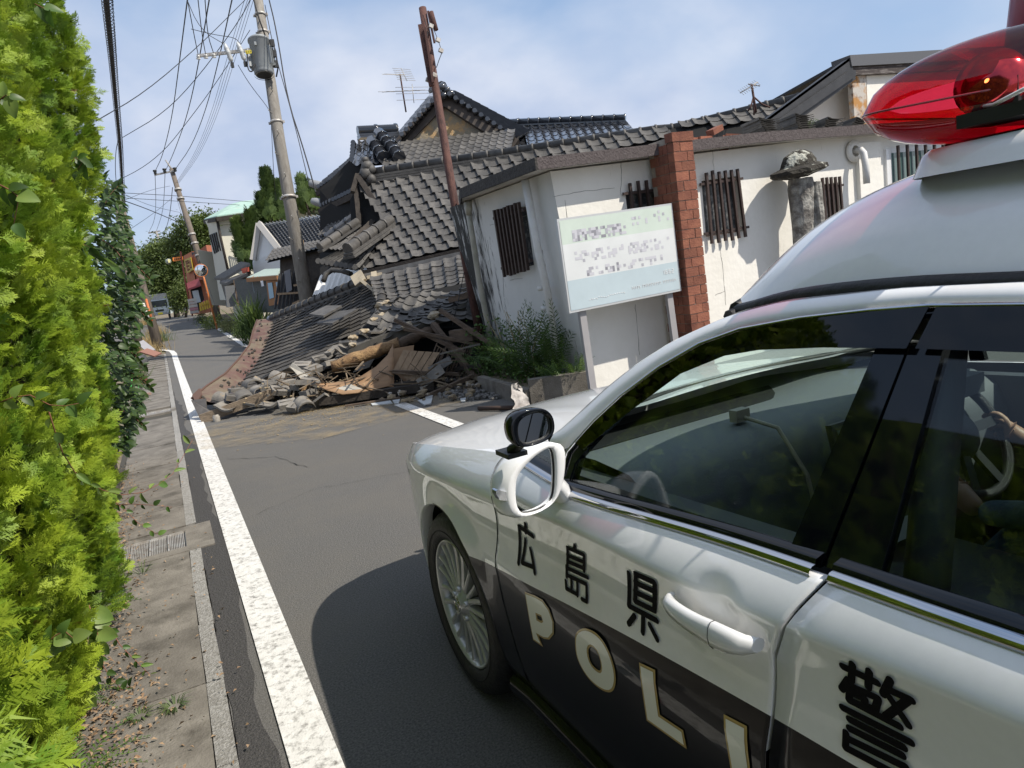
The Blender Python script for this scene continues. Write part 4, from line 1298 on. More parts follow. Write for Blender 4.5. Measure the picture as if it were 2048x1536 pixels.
M_gold_in = leafmat('shaded_cypress', (.045,.08,.012), (.10,.15,.015), ns=6.0, trans=.2, rough=.7)  # darker foliage copy for inner sprays, hedge shade put into the colour
M_twig = mat('twig', (.10,.055,.03), rough=.9)
hz_tab = [(0,-.56),(.3,-.53),(.5,-.46),(1.0,-.37),(1.6,-.30),(2.3,-.20),(2.7,-.17),(3.2,-.26),(3.7,-.45),(4.2,-.75)]
def nz(a, b, s=0):
    return math.sin(a*2.1+s)*math.cos(b*1.7-s*2)+.5*math.sin(a*4.3+b*3.1+s)+.3*math.cos(a*7.7-b*6.1+s*3)
def hedge_x(y, z):
    f = min(max((y - 1.2) / 3.4, 0), 1)
    x = stab(hz_tab, z)
    near = -.62
    x = near + (x - near) * f ** .9
    x += .05 * nz(y*1.5, z*1.2) + .075 * abs(math.sin(y*2.6 + .4*math.sin(z*2))) * (.6+.4*abs(math.sin(z*2.3+y))) + .035*math.sin(z*7.1+y*5)*math.sin(y*8.3-z*2) - .055
    x -= max(0, y - 4.75) ** 2 * 2.2
    return x
hedge = thing('conifer_hedge', 'tall dense yellow-green conifer hedge filling the left side beside the gutter', 'hedge', (-1.0, 2.5, 0))
rr = random.Random(5); items = []; inner = []
def hedge_pts(n, y0, y1, lst, depth=.0, sc=(.45,.90)):
    for _ in range(n):
        y = rr.uniform(y0, y1); z = rr.uniform(.03, min(3.9, 2.45 + max(0, y-2.0)*.95))
        x = hedge_x(y, z) - depth - abs(rr.gauss(0, .055))
        e = .04
        nx = 1.0; ny = -(hedge_x(y+e, z) - hedge_x(y-e, z)) / (2*e); nzz = -(hedge_x(y, z+e) - hedge_x(y, z-e)) / (2*e)
        nrm = Vector((nx, ny, nzz)).normalized()
        d = (nrm * rr.uniform(.5,1.0) + Vector((0,0,1)) * rr.uniform(.1,.9) + Vector((rr.gauss(0,.3), rr.gauss(0,.5), rr.gauss(0,.3)))).normalized()
        upv = (nrm + Vector((rr.gauss(0,.5), rr.gauss(0,.5), rr.gauss(0,.5))))
        lst.append((rr.randrange(5), orient((x, y, z), d, upv, rr.uniform(*sc), 0)))
hedge_pts(9900, 2.0, 5.35, items)
hedge_pts(1200, -1.2, 2.0, items, sc=(1.0,1.7))
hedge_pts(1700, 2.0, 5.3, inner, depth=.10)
# far end face of the hedge
for _ in range(900):
    z = rr.uniform(.05, 3.8); x = hedge_x(4.9, z) - abs(rr.gauss(0,.35)) ; y = 5.1 + rr.uniform(0,.2)
    items.append((rr.randrange(5), orient((x,y,z), Vector((rr.uniform(-.2,.6), rr.uniform(.2,1), rr.uniform(.2,1))), Vector((rr.gauss(0,1),rr.gauss(0,1),rr.gauss(0,1))), rr.uniform(.8,1.3))))
scatter_mesh('foliage', SPR, items, M_gold_c, hedge, kind='stuff')
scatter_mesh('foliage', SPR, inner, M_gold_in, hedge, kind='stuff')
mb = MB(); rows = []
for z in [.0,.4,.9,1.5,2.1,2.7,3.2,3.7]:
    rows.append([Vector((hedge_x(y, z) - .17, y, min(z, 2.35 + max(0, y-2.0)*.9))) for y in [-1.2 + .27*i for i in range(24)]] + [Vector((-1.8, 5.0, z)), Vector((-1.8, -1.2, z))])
mb.grid(rows, closed=True, flip=True); mb.build('hedge_shade_core', mat('shade_core_green', (.030,.038,.010), rough=1, c2=(.06,.05,.02), ns=20, bump=1, bs=30), hedge)  # added dark core; shade in the hedge gaps is put into its colour
for y in (-.4,.5,1.4,2.3,3.2,4.1,4.8):
    hh = min(3.7, 2.3+max(0,y-2)*.9); mb = MB(); mb.tube([(-1.15,y,-.02),(-1.13,y+.02,hh*.35),(-1.12,y,hh*.7),(-1.1,y,hh)], [.05,.04,.025,.008], 7); mb.build('trunk', M_twig, hedge)

# ---- broad leaves
def leaf_mesh(name, L_, w, fold, curl, m, heart=False):
    mb = MB(); rows = []
    n = 7
    for i in range(n+1):
        f = i / n
        ww = w * (math.sin(math.pi * f ** (.62 if heart else .8)) ** .75 if 0 < f < 1 else .02)
        x = L_ * f; zc = -curl * L_ * f * f
        rows.append([Vector((x, -ww, zc + fold*ww)), Vector((x, -ww*.5, zc + fold*ww*.45)), Vector((x, 0, zc)), Vector((x, ww*.5, zc + fold*ww*.45)), Vector((x, ww, zc + fold*ww))])
    mb.grid(rows, smooth=True); me = mb.mesh(name); me.materials.append(m); return me
M_leaf = leafmat('broad_leaf', (.040,.090,.018), (.09,.16,.03), ns=9, trans=.3, rough=.48, objrand=.45)
M_leafy = leafmat('young_leaf', (.13,.22,.05), (.22,.30,.07), ns=9, trans=.4, rough=.45, objrand=.25)
M_stem = mat('red_stem', (.20,.075,.045), rough=.6)
leafA = leaf_mesh('leaf', .062, .019, .35, .25, M_leaf); leafB = leaf_mesh('leaf', .070, .024, .2, .4, M_leaf, True)
leafC = leaf_mesh('leaf', .080, .034, .25, .3, M_leafy, True); leafD = leaf_mesh('leaf', .075, .014, .8, .2, M_leafy)
def tomat(A):
    return Matrix([list(map(float, r)) for r in A])
def me_np(me):
    v = np.array([tuple(x.co) for x in me.vertices]); f = np.array([tuple(p.vertices) for p in me.polygons]); return v, f
# leafy shrub behind the hedge end
shrub = thing('broadleaf_shrub', 'dark green broad-leaved climbing shrub bulging out beyond the end of the hedge', 'shrub', (-.9, 7, 0))
LT = [me_np(leafA), me_np(leafB)]
rest = []; cnt = 0
outl = [(150,800),(160,560),(185,425),(200,365),(215,352),(232,378),(245,395),(252,450),(268,500),(272,560),(283,600),(276,660),(262,700),(270,745),(285,800),(268,840),(262,870),(250,905),(235,905)]
def inside(x, y, P):
    c = False; j = len(P)-1
    for i in range(len(P)):
        if (P[i][1] > y) != (P[j][1] > y) and x < (P[j][0]-P[i][0])*(y-P[i][1])/(P[j][1]-P[i][1]) + P[i][0]: c = not c
        j = i
    return c
while cnt < 2600:
    x = rr.uniform(140, 296); y = rr.uniform(340, 910)
    if not inside(x, y, outl): continue
    dep = rr.uniform(5.6, 7.6) + (0.0 if y < 700 else -.6)
    p = atD(x, y, dep)
    if p.z < .02: continue
    d = Vector((rr.uniform(.1,1), rr.uniform(-.7,.5), rr.uniform(-.8,.4)))
    A = orient(p, d, Vector((.3, -.4, 1)) + Vector((rr.gauss(0,.4), rr.gauss(0,.4), 0)), rr.uniform(.75,1.35))
    if cnt < 290: inst('leaf', leafA if rr.random() < .5 else leafB, tomat(A), shrub)
    else: rest.append((rr.randrange(2), A))
    cnt += 1
# longer shoots sticking out to the right
for (x0,y0,x1,y1,dd) in ((205,480,262,545,5.6),(215,500,300,558,5.8),(200,430,240,370,5.8),(235,520,290,545,6.2),(240,600,296,640,6.0),(235,740,300,775,6.2),(225,820,285,850,5.8),(230,690,286,730,6.3)):
    mbs = MB(); pts = [atD(x0+(x1-x0)*f, y0+(y1-y0)*f - 10*math.sin(math.pi*f), dd) for f in (0,.25,.5,.75,1)]
    mbs.tube(pts, [.004,.0035,.003,.0025,.0015], 5); mbs.build('stem', M_stem, shrub)
    for f in [i/8 for i in range(9)]:
        for sg in (-1, 1):
            k = min(int(f*4), 3); p = pts[k].lerp(pts[k+1], f*4-k)
            ax = (pts[-1]-pts[0]).normalized(); d = ax*.7 + ax.cross(UP)*0 + UP*sg*.7 + FW*rr.uniform(-.3,.3)
            rest.append((0, orient(p, d, -FW + UP*.6, rr.uniform(.9,1.3))))
scatter_mesh('leaves', LT, rest, M_leaf, shrub, kind='stuff')
mb = MB()
for k in range(14):
    x = rr.uniform(-1.0,-.62); y = rr.uniform(5.8, 8.0)
    mb.tube([(x,y,0),(x+rr.uniform(-.1,.2),y+.1,.9),(x+rr.uniform(-.1,.3),y,1.9)], [.014,.01,.004], 5)
mb.build('branches', M_twig, shrub, kind='stuff')
mb = MB(); mb.grid([[Vector((-.62 - .12*abs(nz(y,z)), y, z)) for y in [5.5+.3*i for i in range(10)]] for z in (0,.5,1,1.5,1.9)]); mb.build('inner_mass', MATS['shade_core_green'], shrub)  # backing sheet in the painted shade colour of the hedge core

# ---- vines with round leaves creeping out of the hedge
def vine(name, label, pts, dep, lm, nleaf, sc=(.8,1.2), r=.0022, both=True, loc=None, group=None, dang=.6):
    P = []
    n = len(pts)
    for i, (x, y) in enumerate(pts):
        dd = dep if not isinstance(dep, (list, tuple)) else dep[0] + (dep[1]-dep[0]) * i/(n-1)
        P.append(atD(x, y, dd))
    v = thing(name, label, 'vine', P[0], group)
    mb = MB(); mb.tube(P, [r*(1-.6*i/(n-1)) for i in range(n)], 6); mb.build('stem', M_stem, v)
    for k in range(nleaf):
        f = (k+.6)/nleaf*(n-1); i = min(int(f), n-2); p = P[i].lerp(P[i+1], f-i); ax = (P[i+1]-P[i]).normalized()
        s_ = 1 if k % 2 else -1
        sd = ax.cross(FW).normalized()
        d = ax*rr.uniform(.2,.8) + sd*s_*dang + Vector((0,0,-.1)) + FW*rr.uniform(-.3,.3)
        inst('leaf', rr.choice(lm), tomat(orient(p, d, -FW + Vector((0,0,.5)) + RT*rr.uniform(-.6,.6), rr.uniform(*sc))), v)
    return v
vine('creeping_vine', 'long red-stemmed vine sweeping out of the hedge over the gutter, tip raised', [(97,820),(112,870),(125,905),(150,945),(175,965),(205,980),(240,990),(285,985),(315,970),(345,948),(365,915),(385,880)], (2.3,3.1), [leafD, leafD, leafA], 20, (.55,.85), dang=.35)
vine('creeping_vine', 'short vine with round leaves across the middle of the hedge', [(0,805),(25,795),(60,790),(100,810),(130,812),(165,805)], 2.2, [leafC, leafB], 8, (.5,.75))
vine('creeping_vine', 'thin bare vine shoot lying over the gutter beside the drain grate', [(225,1000),(250,1020),(275,1045),(300,1060),(322,1072)], 4.2, [leafA], 6, (.6,.9))
vine('creeping_vine', 'spray of narrow leaves on a long twig over the leaf litter', [(205,1230),(240,1290),(270,1320),(300,1350),(330,1375),(375,1398)], 3.0, [leafA, leafD], 16, (.45,.75))
vine('creeping_vine', 'second lower twig with narrow leaves beneath the long twig', [(190,1290),(205,1330),(225,1360),(245,1380),(262,1372)], 2.9, [leafA], 10, (.4,.7))
vine('creeping_vine', 'cluster of pale heart-shaped leaves low on the hedge edge', [(178,1210),(188,1240),(196,1270),(190,1310),(176,1350),(170,1390)], 2.75, [leafC, leafC, leafB], 16, (.75,1.05))
vine('creeping_vine', 'dark round leaves on a twig near the bottom of the hedge', [(75,1310),(95,1285),(112,1270),(130,1262),(150,1280)], 2.3, [leafB, leafC], 6, (.65,.9))
vine('creeping_vine', 'single broad leaf poking out at the very top of the hedge', [(70,8),(85,15),(100,22)], 2.6, [leafB], 3, (.7,.9))
vine('creeping_vine', 'round-leaved shoot near the left edge above the middle of the hedge', [(0,200),(12,190),(24,200)], 1.9, [leafB, leafC], 5, (.5,.7))
vine('creeping_vine', 'round-leaved shoot at the left edge at mid height', [(0,370),(20,380),(38,395),(25,460)], 1.9, [leafC, leafB], 6, (.5,.75))
vine('creeping_vine', 'dark leafy shoot beside the shrub at the top of the hedge end', [(140,330),(150,315),(165,325),(150,345)], 3.4, [leafA, leafB], 8, (.9,1.2))
vine('creeping_vine', 'arching shoot of long folded leaves between hedge and shrub', [(105,470),(140,480),(175,492),(205,515),(235,545)], (3.2,3.9), [leafD, leafA], 18, (.9,1.3))
# twigs at gutter side near the grate
vine('creeping_vine', 'brown-tipped shoot reaching right just above the drain grate', [(232,1010),(262,1008),(300,1010),(345,1014)], 4.0, [leafA], 5, (.5,.8))
# ---- ferns and weeds at the foot of the hedge
def frond_mesh(L_, w, m, droop=.5, n=16):
    mb = MB(); 
    for i in range(n):
        f = (i+.5)/n; p = Vector((L_*f, 0, L_*.25*math.sin(f*2.2) - droop*L_*f*f)); ww = w*math.sin(math.pi*min(1,f*.85+.12))**.8
        for s_ in (-1,1):
            mb.add([p, p+Vector((L_*.02, s_*ww*.5, .004)), p+Vector((L_*.045, s_*ww, -.004)), p+Vector((L_*.05/ (n/16), s_*ww*.45, .0))], [(0,1,2,3)])
    pts = [Vector((L_*f, 0, L_*.25*math.sin(f*2.2) - droop*L_*f*f)) for f in (0,.25,.5,.75,1)]
    mb.tube(pts, [.0015]*5, 3); me = mb.mesh('frond'); me.materials.append(m); return me
M_fern = leafmat('fern_green', (.055,.12,.02), (.13,.21,.035), ns=6, trans=.35, rough=.5, objrand=.35)
M_fernd = leafmat('fern_dark', (.035,.080,.016), (.09,.155,.03), ns=6, trans=.25, rough=.5, objrand=.35)
fr1 = frond_mesh(.26, .035, M_fern); fr2 = frond_mesh(.20, .026, M_fernd)
def fern(x, y, z, label, n, me_, sc, loc_group=None, lean=None):
    f = thing('fern', label, 'fern', (x, y, z), loc_group)
    for k in range(n):
        a = 2*math.pi*k/n + rr.uniform(-.3,.3); e = rr.uniform(.3,1.1)
        d = Vector((math.cos(a)*math.cos(e), math.sin(a)*math.cos(e), math.sin(e)))
        if lean: d = (d + Vector(lean)).normalized()
        inst('frond', me_, tomat(orient((x,y,z), d, Vector((0,0,1)), rr.uniform(*sc))), f)
    return f
q = atZ(215,1500); fern(-.52, 2.55, .02, 'fern at the bottom left corner growing under the hedge', 9, fr1, (.7,1.0), lean=(.4,.1,0))
fern(-.58, 3.15, .02, 'small fern under the hedge level with the tape-like twigs', 7, fr1, (.5,.7), lean=(.5,0,0))
fern(-.55, 4.0, .05, 'dark fern frond over the gutter below the drain grate', 5, fr2, (.8,1.1), lean=(.6,-.1,0))
def weed(p, label, n, L_, m, w=.002):
    g = thing('weed', label, 'weed', p)
    mb = MB()
    for k in range(n):
        a = rr.uniform(0, 6.28); l = L_*rr.uniform(.6,1.2); b = Vector((math.cos(a), math.sin(a), 0)); s_ = Vector((-b.y, b.x, 0))*w
        p0 = Vector(p) + b*.01; p1 = p0 + b*l*.45 + Vector((0,0,l*.45)); p2 = p0 + b*l*.95 + Vector((0,0,l*.35))
        mb.add([p0-s_, p0+s_, p1+s_, p1-s_, p2], [(0,1,2,3),(3,2,4)])
    mb.build('blades', m, g, kind='stuff'); return g
M_grass = leafmat('weed_grass', (.06,.10,.035), (.14,.18,.06), ns=8, trans=.3)
p = atZ(350,1420); weed(p, 'grassy weed tuft growing in the gutter joint nearer the kerb', 60, .075, M_grass)
p = atZ(280,1440); weed(p, 'grassy weed tuft growing in the gutter nearer the hedge', 60, .06, M_grass)
p = atZ(285,1150); weed(p, 'thin straw-like weed beside the drain grate', 14, .12, M_grass)
# ---- dry leaf litter
M_litter = mat('dry_leaves', (.19,.115,.065), rough=.85, c2=(.34,.24,.145), ns=40, c3=(.16,.08,.04), n3=30)
lv, lf = np.array([(0,0,0),(.011,.006,.003),(.024,0,-.006),(.011,-.006,.003)]), np.array([(0,1,2,3)])
items = []
for k in range(2800):
    y = rr.triangular(1.6, 8.5, 2.6); x = -.62 + rr.gauss(0, .10) + (.10 if y < 3.4 else 0)
    if rr.random() < .06: x = rr.uniform(-.6, .0)
    a = rr.uniform(0, 6.28)
    items.append((0, orient((x, y, .018 + rr.uniform(0,.02)), Vector((math.cos(a), math.sin(a), rr.uniform(-.3,.3))), Vector((rr.gauss(0,.4), rr.gauss(0,.4), 1)), rr.uniform(.5,1.2))))
scatter_mesh('leaf_litter', [(lv, lf)], items, M_litter, kind='stuff', base=(-.6,3,0))
# ============================================================ WHITE BUILDING ON THE RIGHT
def stainmat(name, c, c2, axis_from, axis_to, stain, ns=5.0, strength=1.0, axis='Y'):
    # plaster with mould / rust streaks concentrated where the wall is wet (between two coordinates)
    m = mat(name, c, rough=.85, c2=c2, ns=2.2, bump=.25, bs=14, lo=.3, hi=.75)
    t = m.node_tree; N = t.nodes.new; K = t.links.new; b = t.nodes['Principled BSDF']
    cur = b.inputs['Base Color'].links[0].from_socket
    ge = N('ShaderNodeNewGeometry'); sx = N('ShaderNodeSeparateXYZ'); K(ge.outputs['Position'], sx.inputs[0])
    mr = N('ShaderNodeMapRange'); mr.inputs['From Min'].default_value = axis_from; mr.inputs['From Max'].default_value = axis_to; K(sx.outputs[axis], mr.inputs['Value'])
    mp = N('ShaderNodeMapping'); mp.inputs['Scale'].default_value = (3.0, 3.0, .55); K(ge.outputs['Position'], mp.inputs[0])
    nn = N('ShaderNodeTexNoise'); nn.inputs['Scale'].default_value = ns; nn.inputs['Detail'].default_value = 9; nn.inputs['Roughness'].default_value = .7; K(mp.outputs[0], nn.inputs['Vector'])
    ad = N('ShaderNodeMath'); ad.operation = 'MULTIPLY_ADD'; K(mr.outputs[0], ad.inputs[0]); ad.inputs[1].default_value = .32*strength; K(nn.outputs['Fac'], ad.inputs[2])
    rp = N('ShaderNodeValToRGB'); rp.color_ramp.elements[0].position = .66; rp.color_ramp.elements[1].position = .78; K(ad.outputs[0], rp.inputs[0])
    mx_ = N('ShaderNodeMixRGB'); K(rp.outputs[0], mx_.inputs[0]); K(cur, mx_.inputs[1]); mx_.inputs[2].default_value = (*stain, 1)
    K(mx_.outputs[0], b.inputs['Base Color']); return m
M_plaster = stainmat('white_plaster', (.72,.70,.64), (.80,.78,.73), 0, 1, (.47,.44,.38), ns=3.5, strength=.08)
M_plasterL = stainmat('mouldy_plaster', (.60,.60,.58), (.68,.68,.66), 7.9, 8.9, (.03,.03,.027), ns=4.0, strength=.95)
M_soffit = mat('soffit', (.62,.60,.57), rough=.9, c2=(.5,.47,.43), ns=4)
M_fascia = mat('brown_fascia', (.060,.047,.047), rough=.85, c2=(.10,.083,.082), ns=30, bump=.5, bs=60)
M_darkwood = mat('dark_lattice', (.030,.017,.014), rough=.6, c2=(.05,.03,.025), ns=30)
M_pane = mat('wired_glass', (.05,.055,.06), rough=.2, c2=(.22,.22,.21), ns=14, lo=.5, hi=.7)
M_pipe = mat('pvc_pipe', (.68,.68,.67), rough=.5, c2=(.58,.57,.54), ns=4)
M_crack = mat('crack', (.20,.19,.17), rough=1)
shed = thing('white_building', 'low white plastered building with brown flat eave and barred windows', 'building', (4.03, 6.52, 0))
pc0 = Vector((4.03, 6.50, 0)); pc1 = atY(1100, 343, 6.5); 
nL = (pc1 - pc0).cross(Vector((0,1,0))).normalized()
def W_(x, y, off=0): return atY(x, y, 6.5 - off)
def WL(x, y, off=0): return atP(x, y, pc0 - Vector((off,0,0)), nL)
# main wall with window openings
wallpoly = [pc0, Vector((11.5, 6.5, 0)), Vector((11.5, 6.5, 2.62)), pc1]
holesM = {'behind': [(1250,384),(1326,375),(1334,470),(1262,478)], 'right': [(1403,362),(1474,352),(1488,462),(1412,474)], 'far': [(1636,370),(1676,365),(1684,470),(1645,478)]}
def ring(L, f): return [f(x, y) for x, y in L]
mb = MB()
def wall_with_holes(poly, holes, ext):
    mb.poly(poly, holes=holes)
    for h in holes:
        n = len(h)
        mb.add(h + [p + Vector(ext) for p in h], [(i, (i+1) % n, n+(i+1) % n, n+i) for i in range(n)])
wall_with_holes(wallpoly, [ring(h, W_) for h in holesM.values()], (0, .10, 0))
mb.build('front_wall', M_plaster, shed)
mb = MB()
farTop = WL(935, 402); farTop.y = 9.25
far0 = Vector((4.03, 9.3, 0)); far1 = Vector((pc1.x, 9.3, pc1.z))
w1 = [(998,428),(1052,412),(1068,530),(1016,544)]
wall_with_holes([pc0, far0, far1, pc1], [ring(w1, WL)], (.10, 0, 0))
mb.build('side_wall', M_plasterL, shed)
mb = MB(); mb.prism([Vector((4.10, 9.3, 0)), Vector((11.5, 9.3, 0)), Vector((11.5, 9.3, 2.5)), Vector((3.9, 9.3, 2.35))], (0,.1,0)); mb.build('rear_wall', M_plaster, shed)
def window(quad, f, n, rails, off, bw=.028, ext=.10, side='front', lab=None, over=.07):
    # quad px: TL TR BR BL
    P = ring(quad, f)
    g = MB(); nrm = Vector((0,1,0)) if side == 'front' else Vector((1,0,0))
    g.add([p + nrm*ext for p in P], [(0,1,2,3)]); w = g.build('window', M_pane, shed)
    fr = MB()
    for a, b in zip(P, P[1:]+P[:1]): fr.bar(a + nrm*.085, b + nrm*.085, .03, .03, nrm)
    fr.build('window_frame', M_darkwood, w)
    TL, TR, BR, BL = P
    for k in range(n):
        t = (k+.35)/(n-.3); a = TL.lerp(TR, t); b = BL.lerp(BR, t); d = (a-b).normalized()
        m_ = MB(); m_.bar(b - d*over*(1+.5*random.random()) - nrm*(off+.02), a + d*over*(1+.4*random.random()) - nrm*(off+.02), bw, bw*1.1, nrm)
        m_.build('lattice_bar', M_darkwood, w)
    for rz in rails:
        a = TL.lerp(BL, rz); b = TR.lerp(BR, rz); d = (b-a).normalized()
        m_ = MB(); m_.bar(a - d*.05 - nrm*off, b + d*.05 - nrm*off, bw, bw, nrm); m_.build('lattice_rail', M_darkwood, w)
window(holesM['behind'], W_, 5, (.04,.96), .03)
window(holesM['right'], W_, 6, (.06,.94), .03)
window(holesM['far'], W_, 5, (.06,.94), .03)
window(w1, WL, 8, (.06,.92), .05, side='left', bw=.032, over=.04)
# flat roof slab with fascia
def ez(x): return 2.372 + (x - 3.56) * .036 if x < 6.5 else 2.478 + (x-6.5)*.006
P_ = [(3.56,6.29),(6.5,6.29),(11.5,6.29),(11.5,9.4),(6.5,9.4),(4.0,9.3),(3.56,8.2)]
mb = MB(); n = len(P_); lo = [Vector((x, y, ez(x))) for x, y in P_]; hi = [p + Vector((0,0,.075)) for p in lo]
mb.poly(lo[::-1]); mb.poly(hi)
mb.add(lo+hi, [(i,(i+1)%n,n+(i+1)%n,n+i) for i in range(n)])
mb.build('roof_slab', M_soffit, shed)
mb = MB()
for a, b in (((3.56,6.29),(6.5,6.29)),((6.5,6.29),(11.5,6.29))):
    A_ = Vector((a[0], 6.275, ez(a[0])+.045)); B_ = Vector((b[0], 6.275, ez(b[0])+.045)); mb.bar(A_, B_, .03, .115)
mb.build('fascia', M_fascia, shed)
mb = MB(); mb.bar(Vector((3.547, 6.26, ez(3.56)+.045)), Vector((3.547, 8.21, ez(3.56)+.045)), .026, .117); mb.bar(Vector((3.55,8.21,ez(3.56)+.045)), Vector((3.99,9.31,ez(3.6)+.045)), .02, .117); mb.build('fascia', mat('black_fascia', (.022,.019,.018), rough=.8, c2=(.05,.045,.04), ns=20, bump=.6, bs=40), shed)
# drain pipes
mb = MB(); mb.tube([WL(1050,360,.12), WL(1076,500,.12), WL(1096,590,.12), WL(1110,690,.12), WL(1120,770,.12)], .043, 14)
pp = mb.build('drain_pipe', M_pipe, shed)
mb = MB()
for q in ((1083,572),(1090,612)): 
    p = WL(*q, .12); mb.tube([p, p + Vector((0,0,-.05))], .050, 12)
mb.build('pipe_joint', M_pipe, pp)
mb = MB(); mb.tube([WL(938,430,.10), WL(946,480,.10), WL(958,560,.10), WL(974,640,.10), WL(985,700,.10)], .038, 12)
mb.tube([WL(936,402,.10), WL(938,430,.10)], [.055,.038], 12)
p2 = mb.build('drain_pipe', mat('pipe_cream', (.42,.40,.34), rough=.6, c2=(.28,.27,.22), ns=4), shed)
# thin plaster cracks as shallow ridges of missing paint
def crack(pts, f, parent=shed, w=.006, seed=0):
    r = random.Random(seed); mb = MB(); P = []
    for (a, b), (c, d) in zip(pts, pts[1:]):
        for i in range(6): P.append(f(a+(c-a)*i/6 + r.uniform(-.8,.8), b+(d-b)*i/6 + r.uniform(-.8,.8), .001))
    mb.tube(P, [w*r.uniform(.25,.6) for _ in P], 4, smooth=False); return mb.build('crack', M_crack, parent)
for k, (pts, f) in enumerate([([(1240,300),(1243,350),(1240,395)],W_),([(1108,393),(1170,382),(1240,375)],W_),([(1270,608),(1275,660),(1280,720)],W_),([(1150,680),(1158,720),(1165,775)],W_),
        ([(1440,490),(1448,560),(1452,620)],W_),([(1425,300),(1428,350)],W_),([(1430,590),(1455,580)],W_),([(1060,430),(1000,445),(975,452)],WL),([(1020,560),(1050,556)],WL),([(1085,500),(1095,560)],WL),([(1000,460),(1010,620)],WL),([(1130,400),(1150,600)],W_),([(975,480),(985,560)],WL)]): crack(pts, f, seed=k)
# plain pilaster and the window with white frame at the far right
mb = MB(); a = W_(1712,300,.03); mb.box((a.x+.22, 6.47, 1.2), (.42, .06, 2.4)); mb.build('pilaster', M_plaster, shed)
vh = thing('vent_pipe', 'grey galvanised vent pipe with elbow on the white wall below the red light', 'vent pipe', (8.45, 6.3, 1.6))
c = atY(1727,300,6.33)
mb = MB(); mb.tube([c + Vector((0,.14,.01)), c + Vector((0,.04,.01)), c + Vector((0,0,-.04)), c + Vector((0,-.02,-.2)), c + Vector((0,-.02,-.42))], .042, 16); mb.build('pipe', M_pipe, vh)
mb = MB(); mb.lathe([(.14,0),(.14,-.02),(.07,-.03)], c + Vector((0,.14,.01)), (0,1,0), 20); mb.build('flange', M_plaster, vh)
wf = W_(1765,290); mb = MB(); mb.box((wf.x+.62, 6.49, 1.75), (1.2, .05, 1.1)); ww = mb.build('window_frame', M_wht, shed)
mb = MB(); mb.box((wf.x+.64, 6.462, 1.75), (1.05, .012, .98)); mb.build('pane', mat('green_glass', (.10,.16,.15), rough=.1, coat=1), ww)
for k in range(6):
    mb = MB(); mb.box((wf.x+.18+k*.19, 6.41, 1.75), (.03,.03,1.15)); mb.build('lattice_bar', M_darkwood, ww)

# ---- brick pillar
M_brick = mat('red_brick', (.17,.058,.036), rough=.9, c2=(.25,.095,.056), ns=9, bump=.4, bs=60, objrand=.22, c3=(.12,.04,.03), n3=14, f3=(.6,.75))
M_mortar = mat('mortar', (.32,.28,.23), rough=.95, c2=(.22,.19,.16), ns=20)
YP = 6.02
b0 = atY(1423, 668, YP); t0 = atY(1384, 252, YP); b0l = atY(1385, 668, YP); t0l = atY(1343, 258, YP)
pil = thing('brick_pillar', 'leaning red brick pillar standing against the white wall beside the sign board', 'pillar', (b0l.x, YP, 0))
axis_ = (t0l - b0l).normalized(); H = t0l.z + .06; base = b0l - axis_ * (b0l.z / axis_.z)
wid = (b0 - b0l).x
ex = Vector((1,0,0)); ey = Vector((0,1,0))
mb = MB(); mb.prism([base + ex*.008 + ey*.008, base + ex*(wid-.008) + ey*.008, base + ex*(wid-.008) + ey*.41, base + ex*.008 + ey*.41], axis_ * ((H-.13)/axis_.z)); mb.build('mortar_core', M_mortar, pil)
def brick_me(l, d, h, seed):
    r = random.Random(seed); mb = MB(); e = .004
    vs = []
    for (x, y, z) in [(a,b,c) for a in (0,l) for b in (0,d) for c in (0,h)]:
        vs.append(Vector((x + r.uniform(-e,e)*.6, y + r.uniform(-e,e)*.5, z + r.uniform(-e,e)*.5)))
    mb.add(vs, [(0,1,3,2),(4,6,7,5),(0,4,5,1),(2,3,7,6),(0,2,6,4),(1,5,7,3)])
    me = mb.mesh('brick'); me.materials.append(M_brick); return me
course = .100; g_ = .008; ns = int(H / course)
meS = [brick_me(wid*.68 - g_, .10, course - g_, s) for s in range(3)]; meH = [brick_me(wid*.32, .10, course - g_, s+9) for s in range(3)]
meD = [brick_me(.05, .145, course - g_, s+19) for s in range(3)]; meW = [brick_me(wid + .02, .12, course-g_, 30)]
Zt = Matrix((ex, ey, axis_)).transposed().to_4x4()
for k in range(ns):
    o = base + axis_ * (k * course / axis_.z)
    if k == ns-1: inst('brick', meW[0], Matrix.Translation(o - ex*.01 - ey*.006) @ Zt, pil); continue
    if k % 2: inst('brick', meS[k % 3], Matrix.Translation(o) @ Zt, pil); inst('brick', meH[k % 3], Matrix.Translation(o + ex*(wid*.68)) @ Zt, pil)
    else: inst('brick', meH[k % 3], Matrix.Translation(o) @ Zt, pil); inst('brick', meS[k % 3], Matrix.Translation(o + ex*(wid*.32 + g_)) @ Zt, pil)
    for j in range(2 if k % 2 else 3):
        y0 = .108 + j * .154 if k % 2 else (.108 + (j-1)*.154 + .077)
        if j == 0 and not k % 2: y0 = .108; me_ = meD[0]
        if y0 + .14 > .47: continue
        if not k % 2 and j == 0: continue
        inst('brick', meD[k % 3], Matrix.Translation(o + ey * y0) @ Zt, pil)
    if not k % 2: inst('brick', brick_me(.05, .070, course-g_, k+50), Matrix.Translation(o + ey * .108) @ Zt, pil)
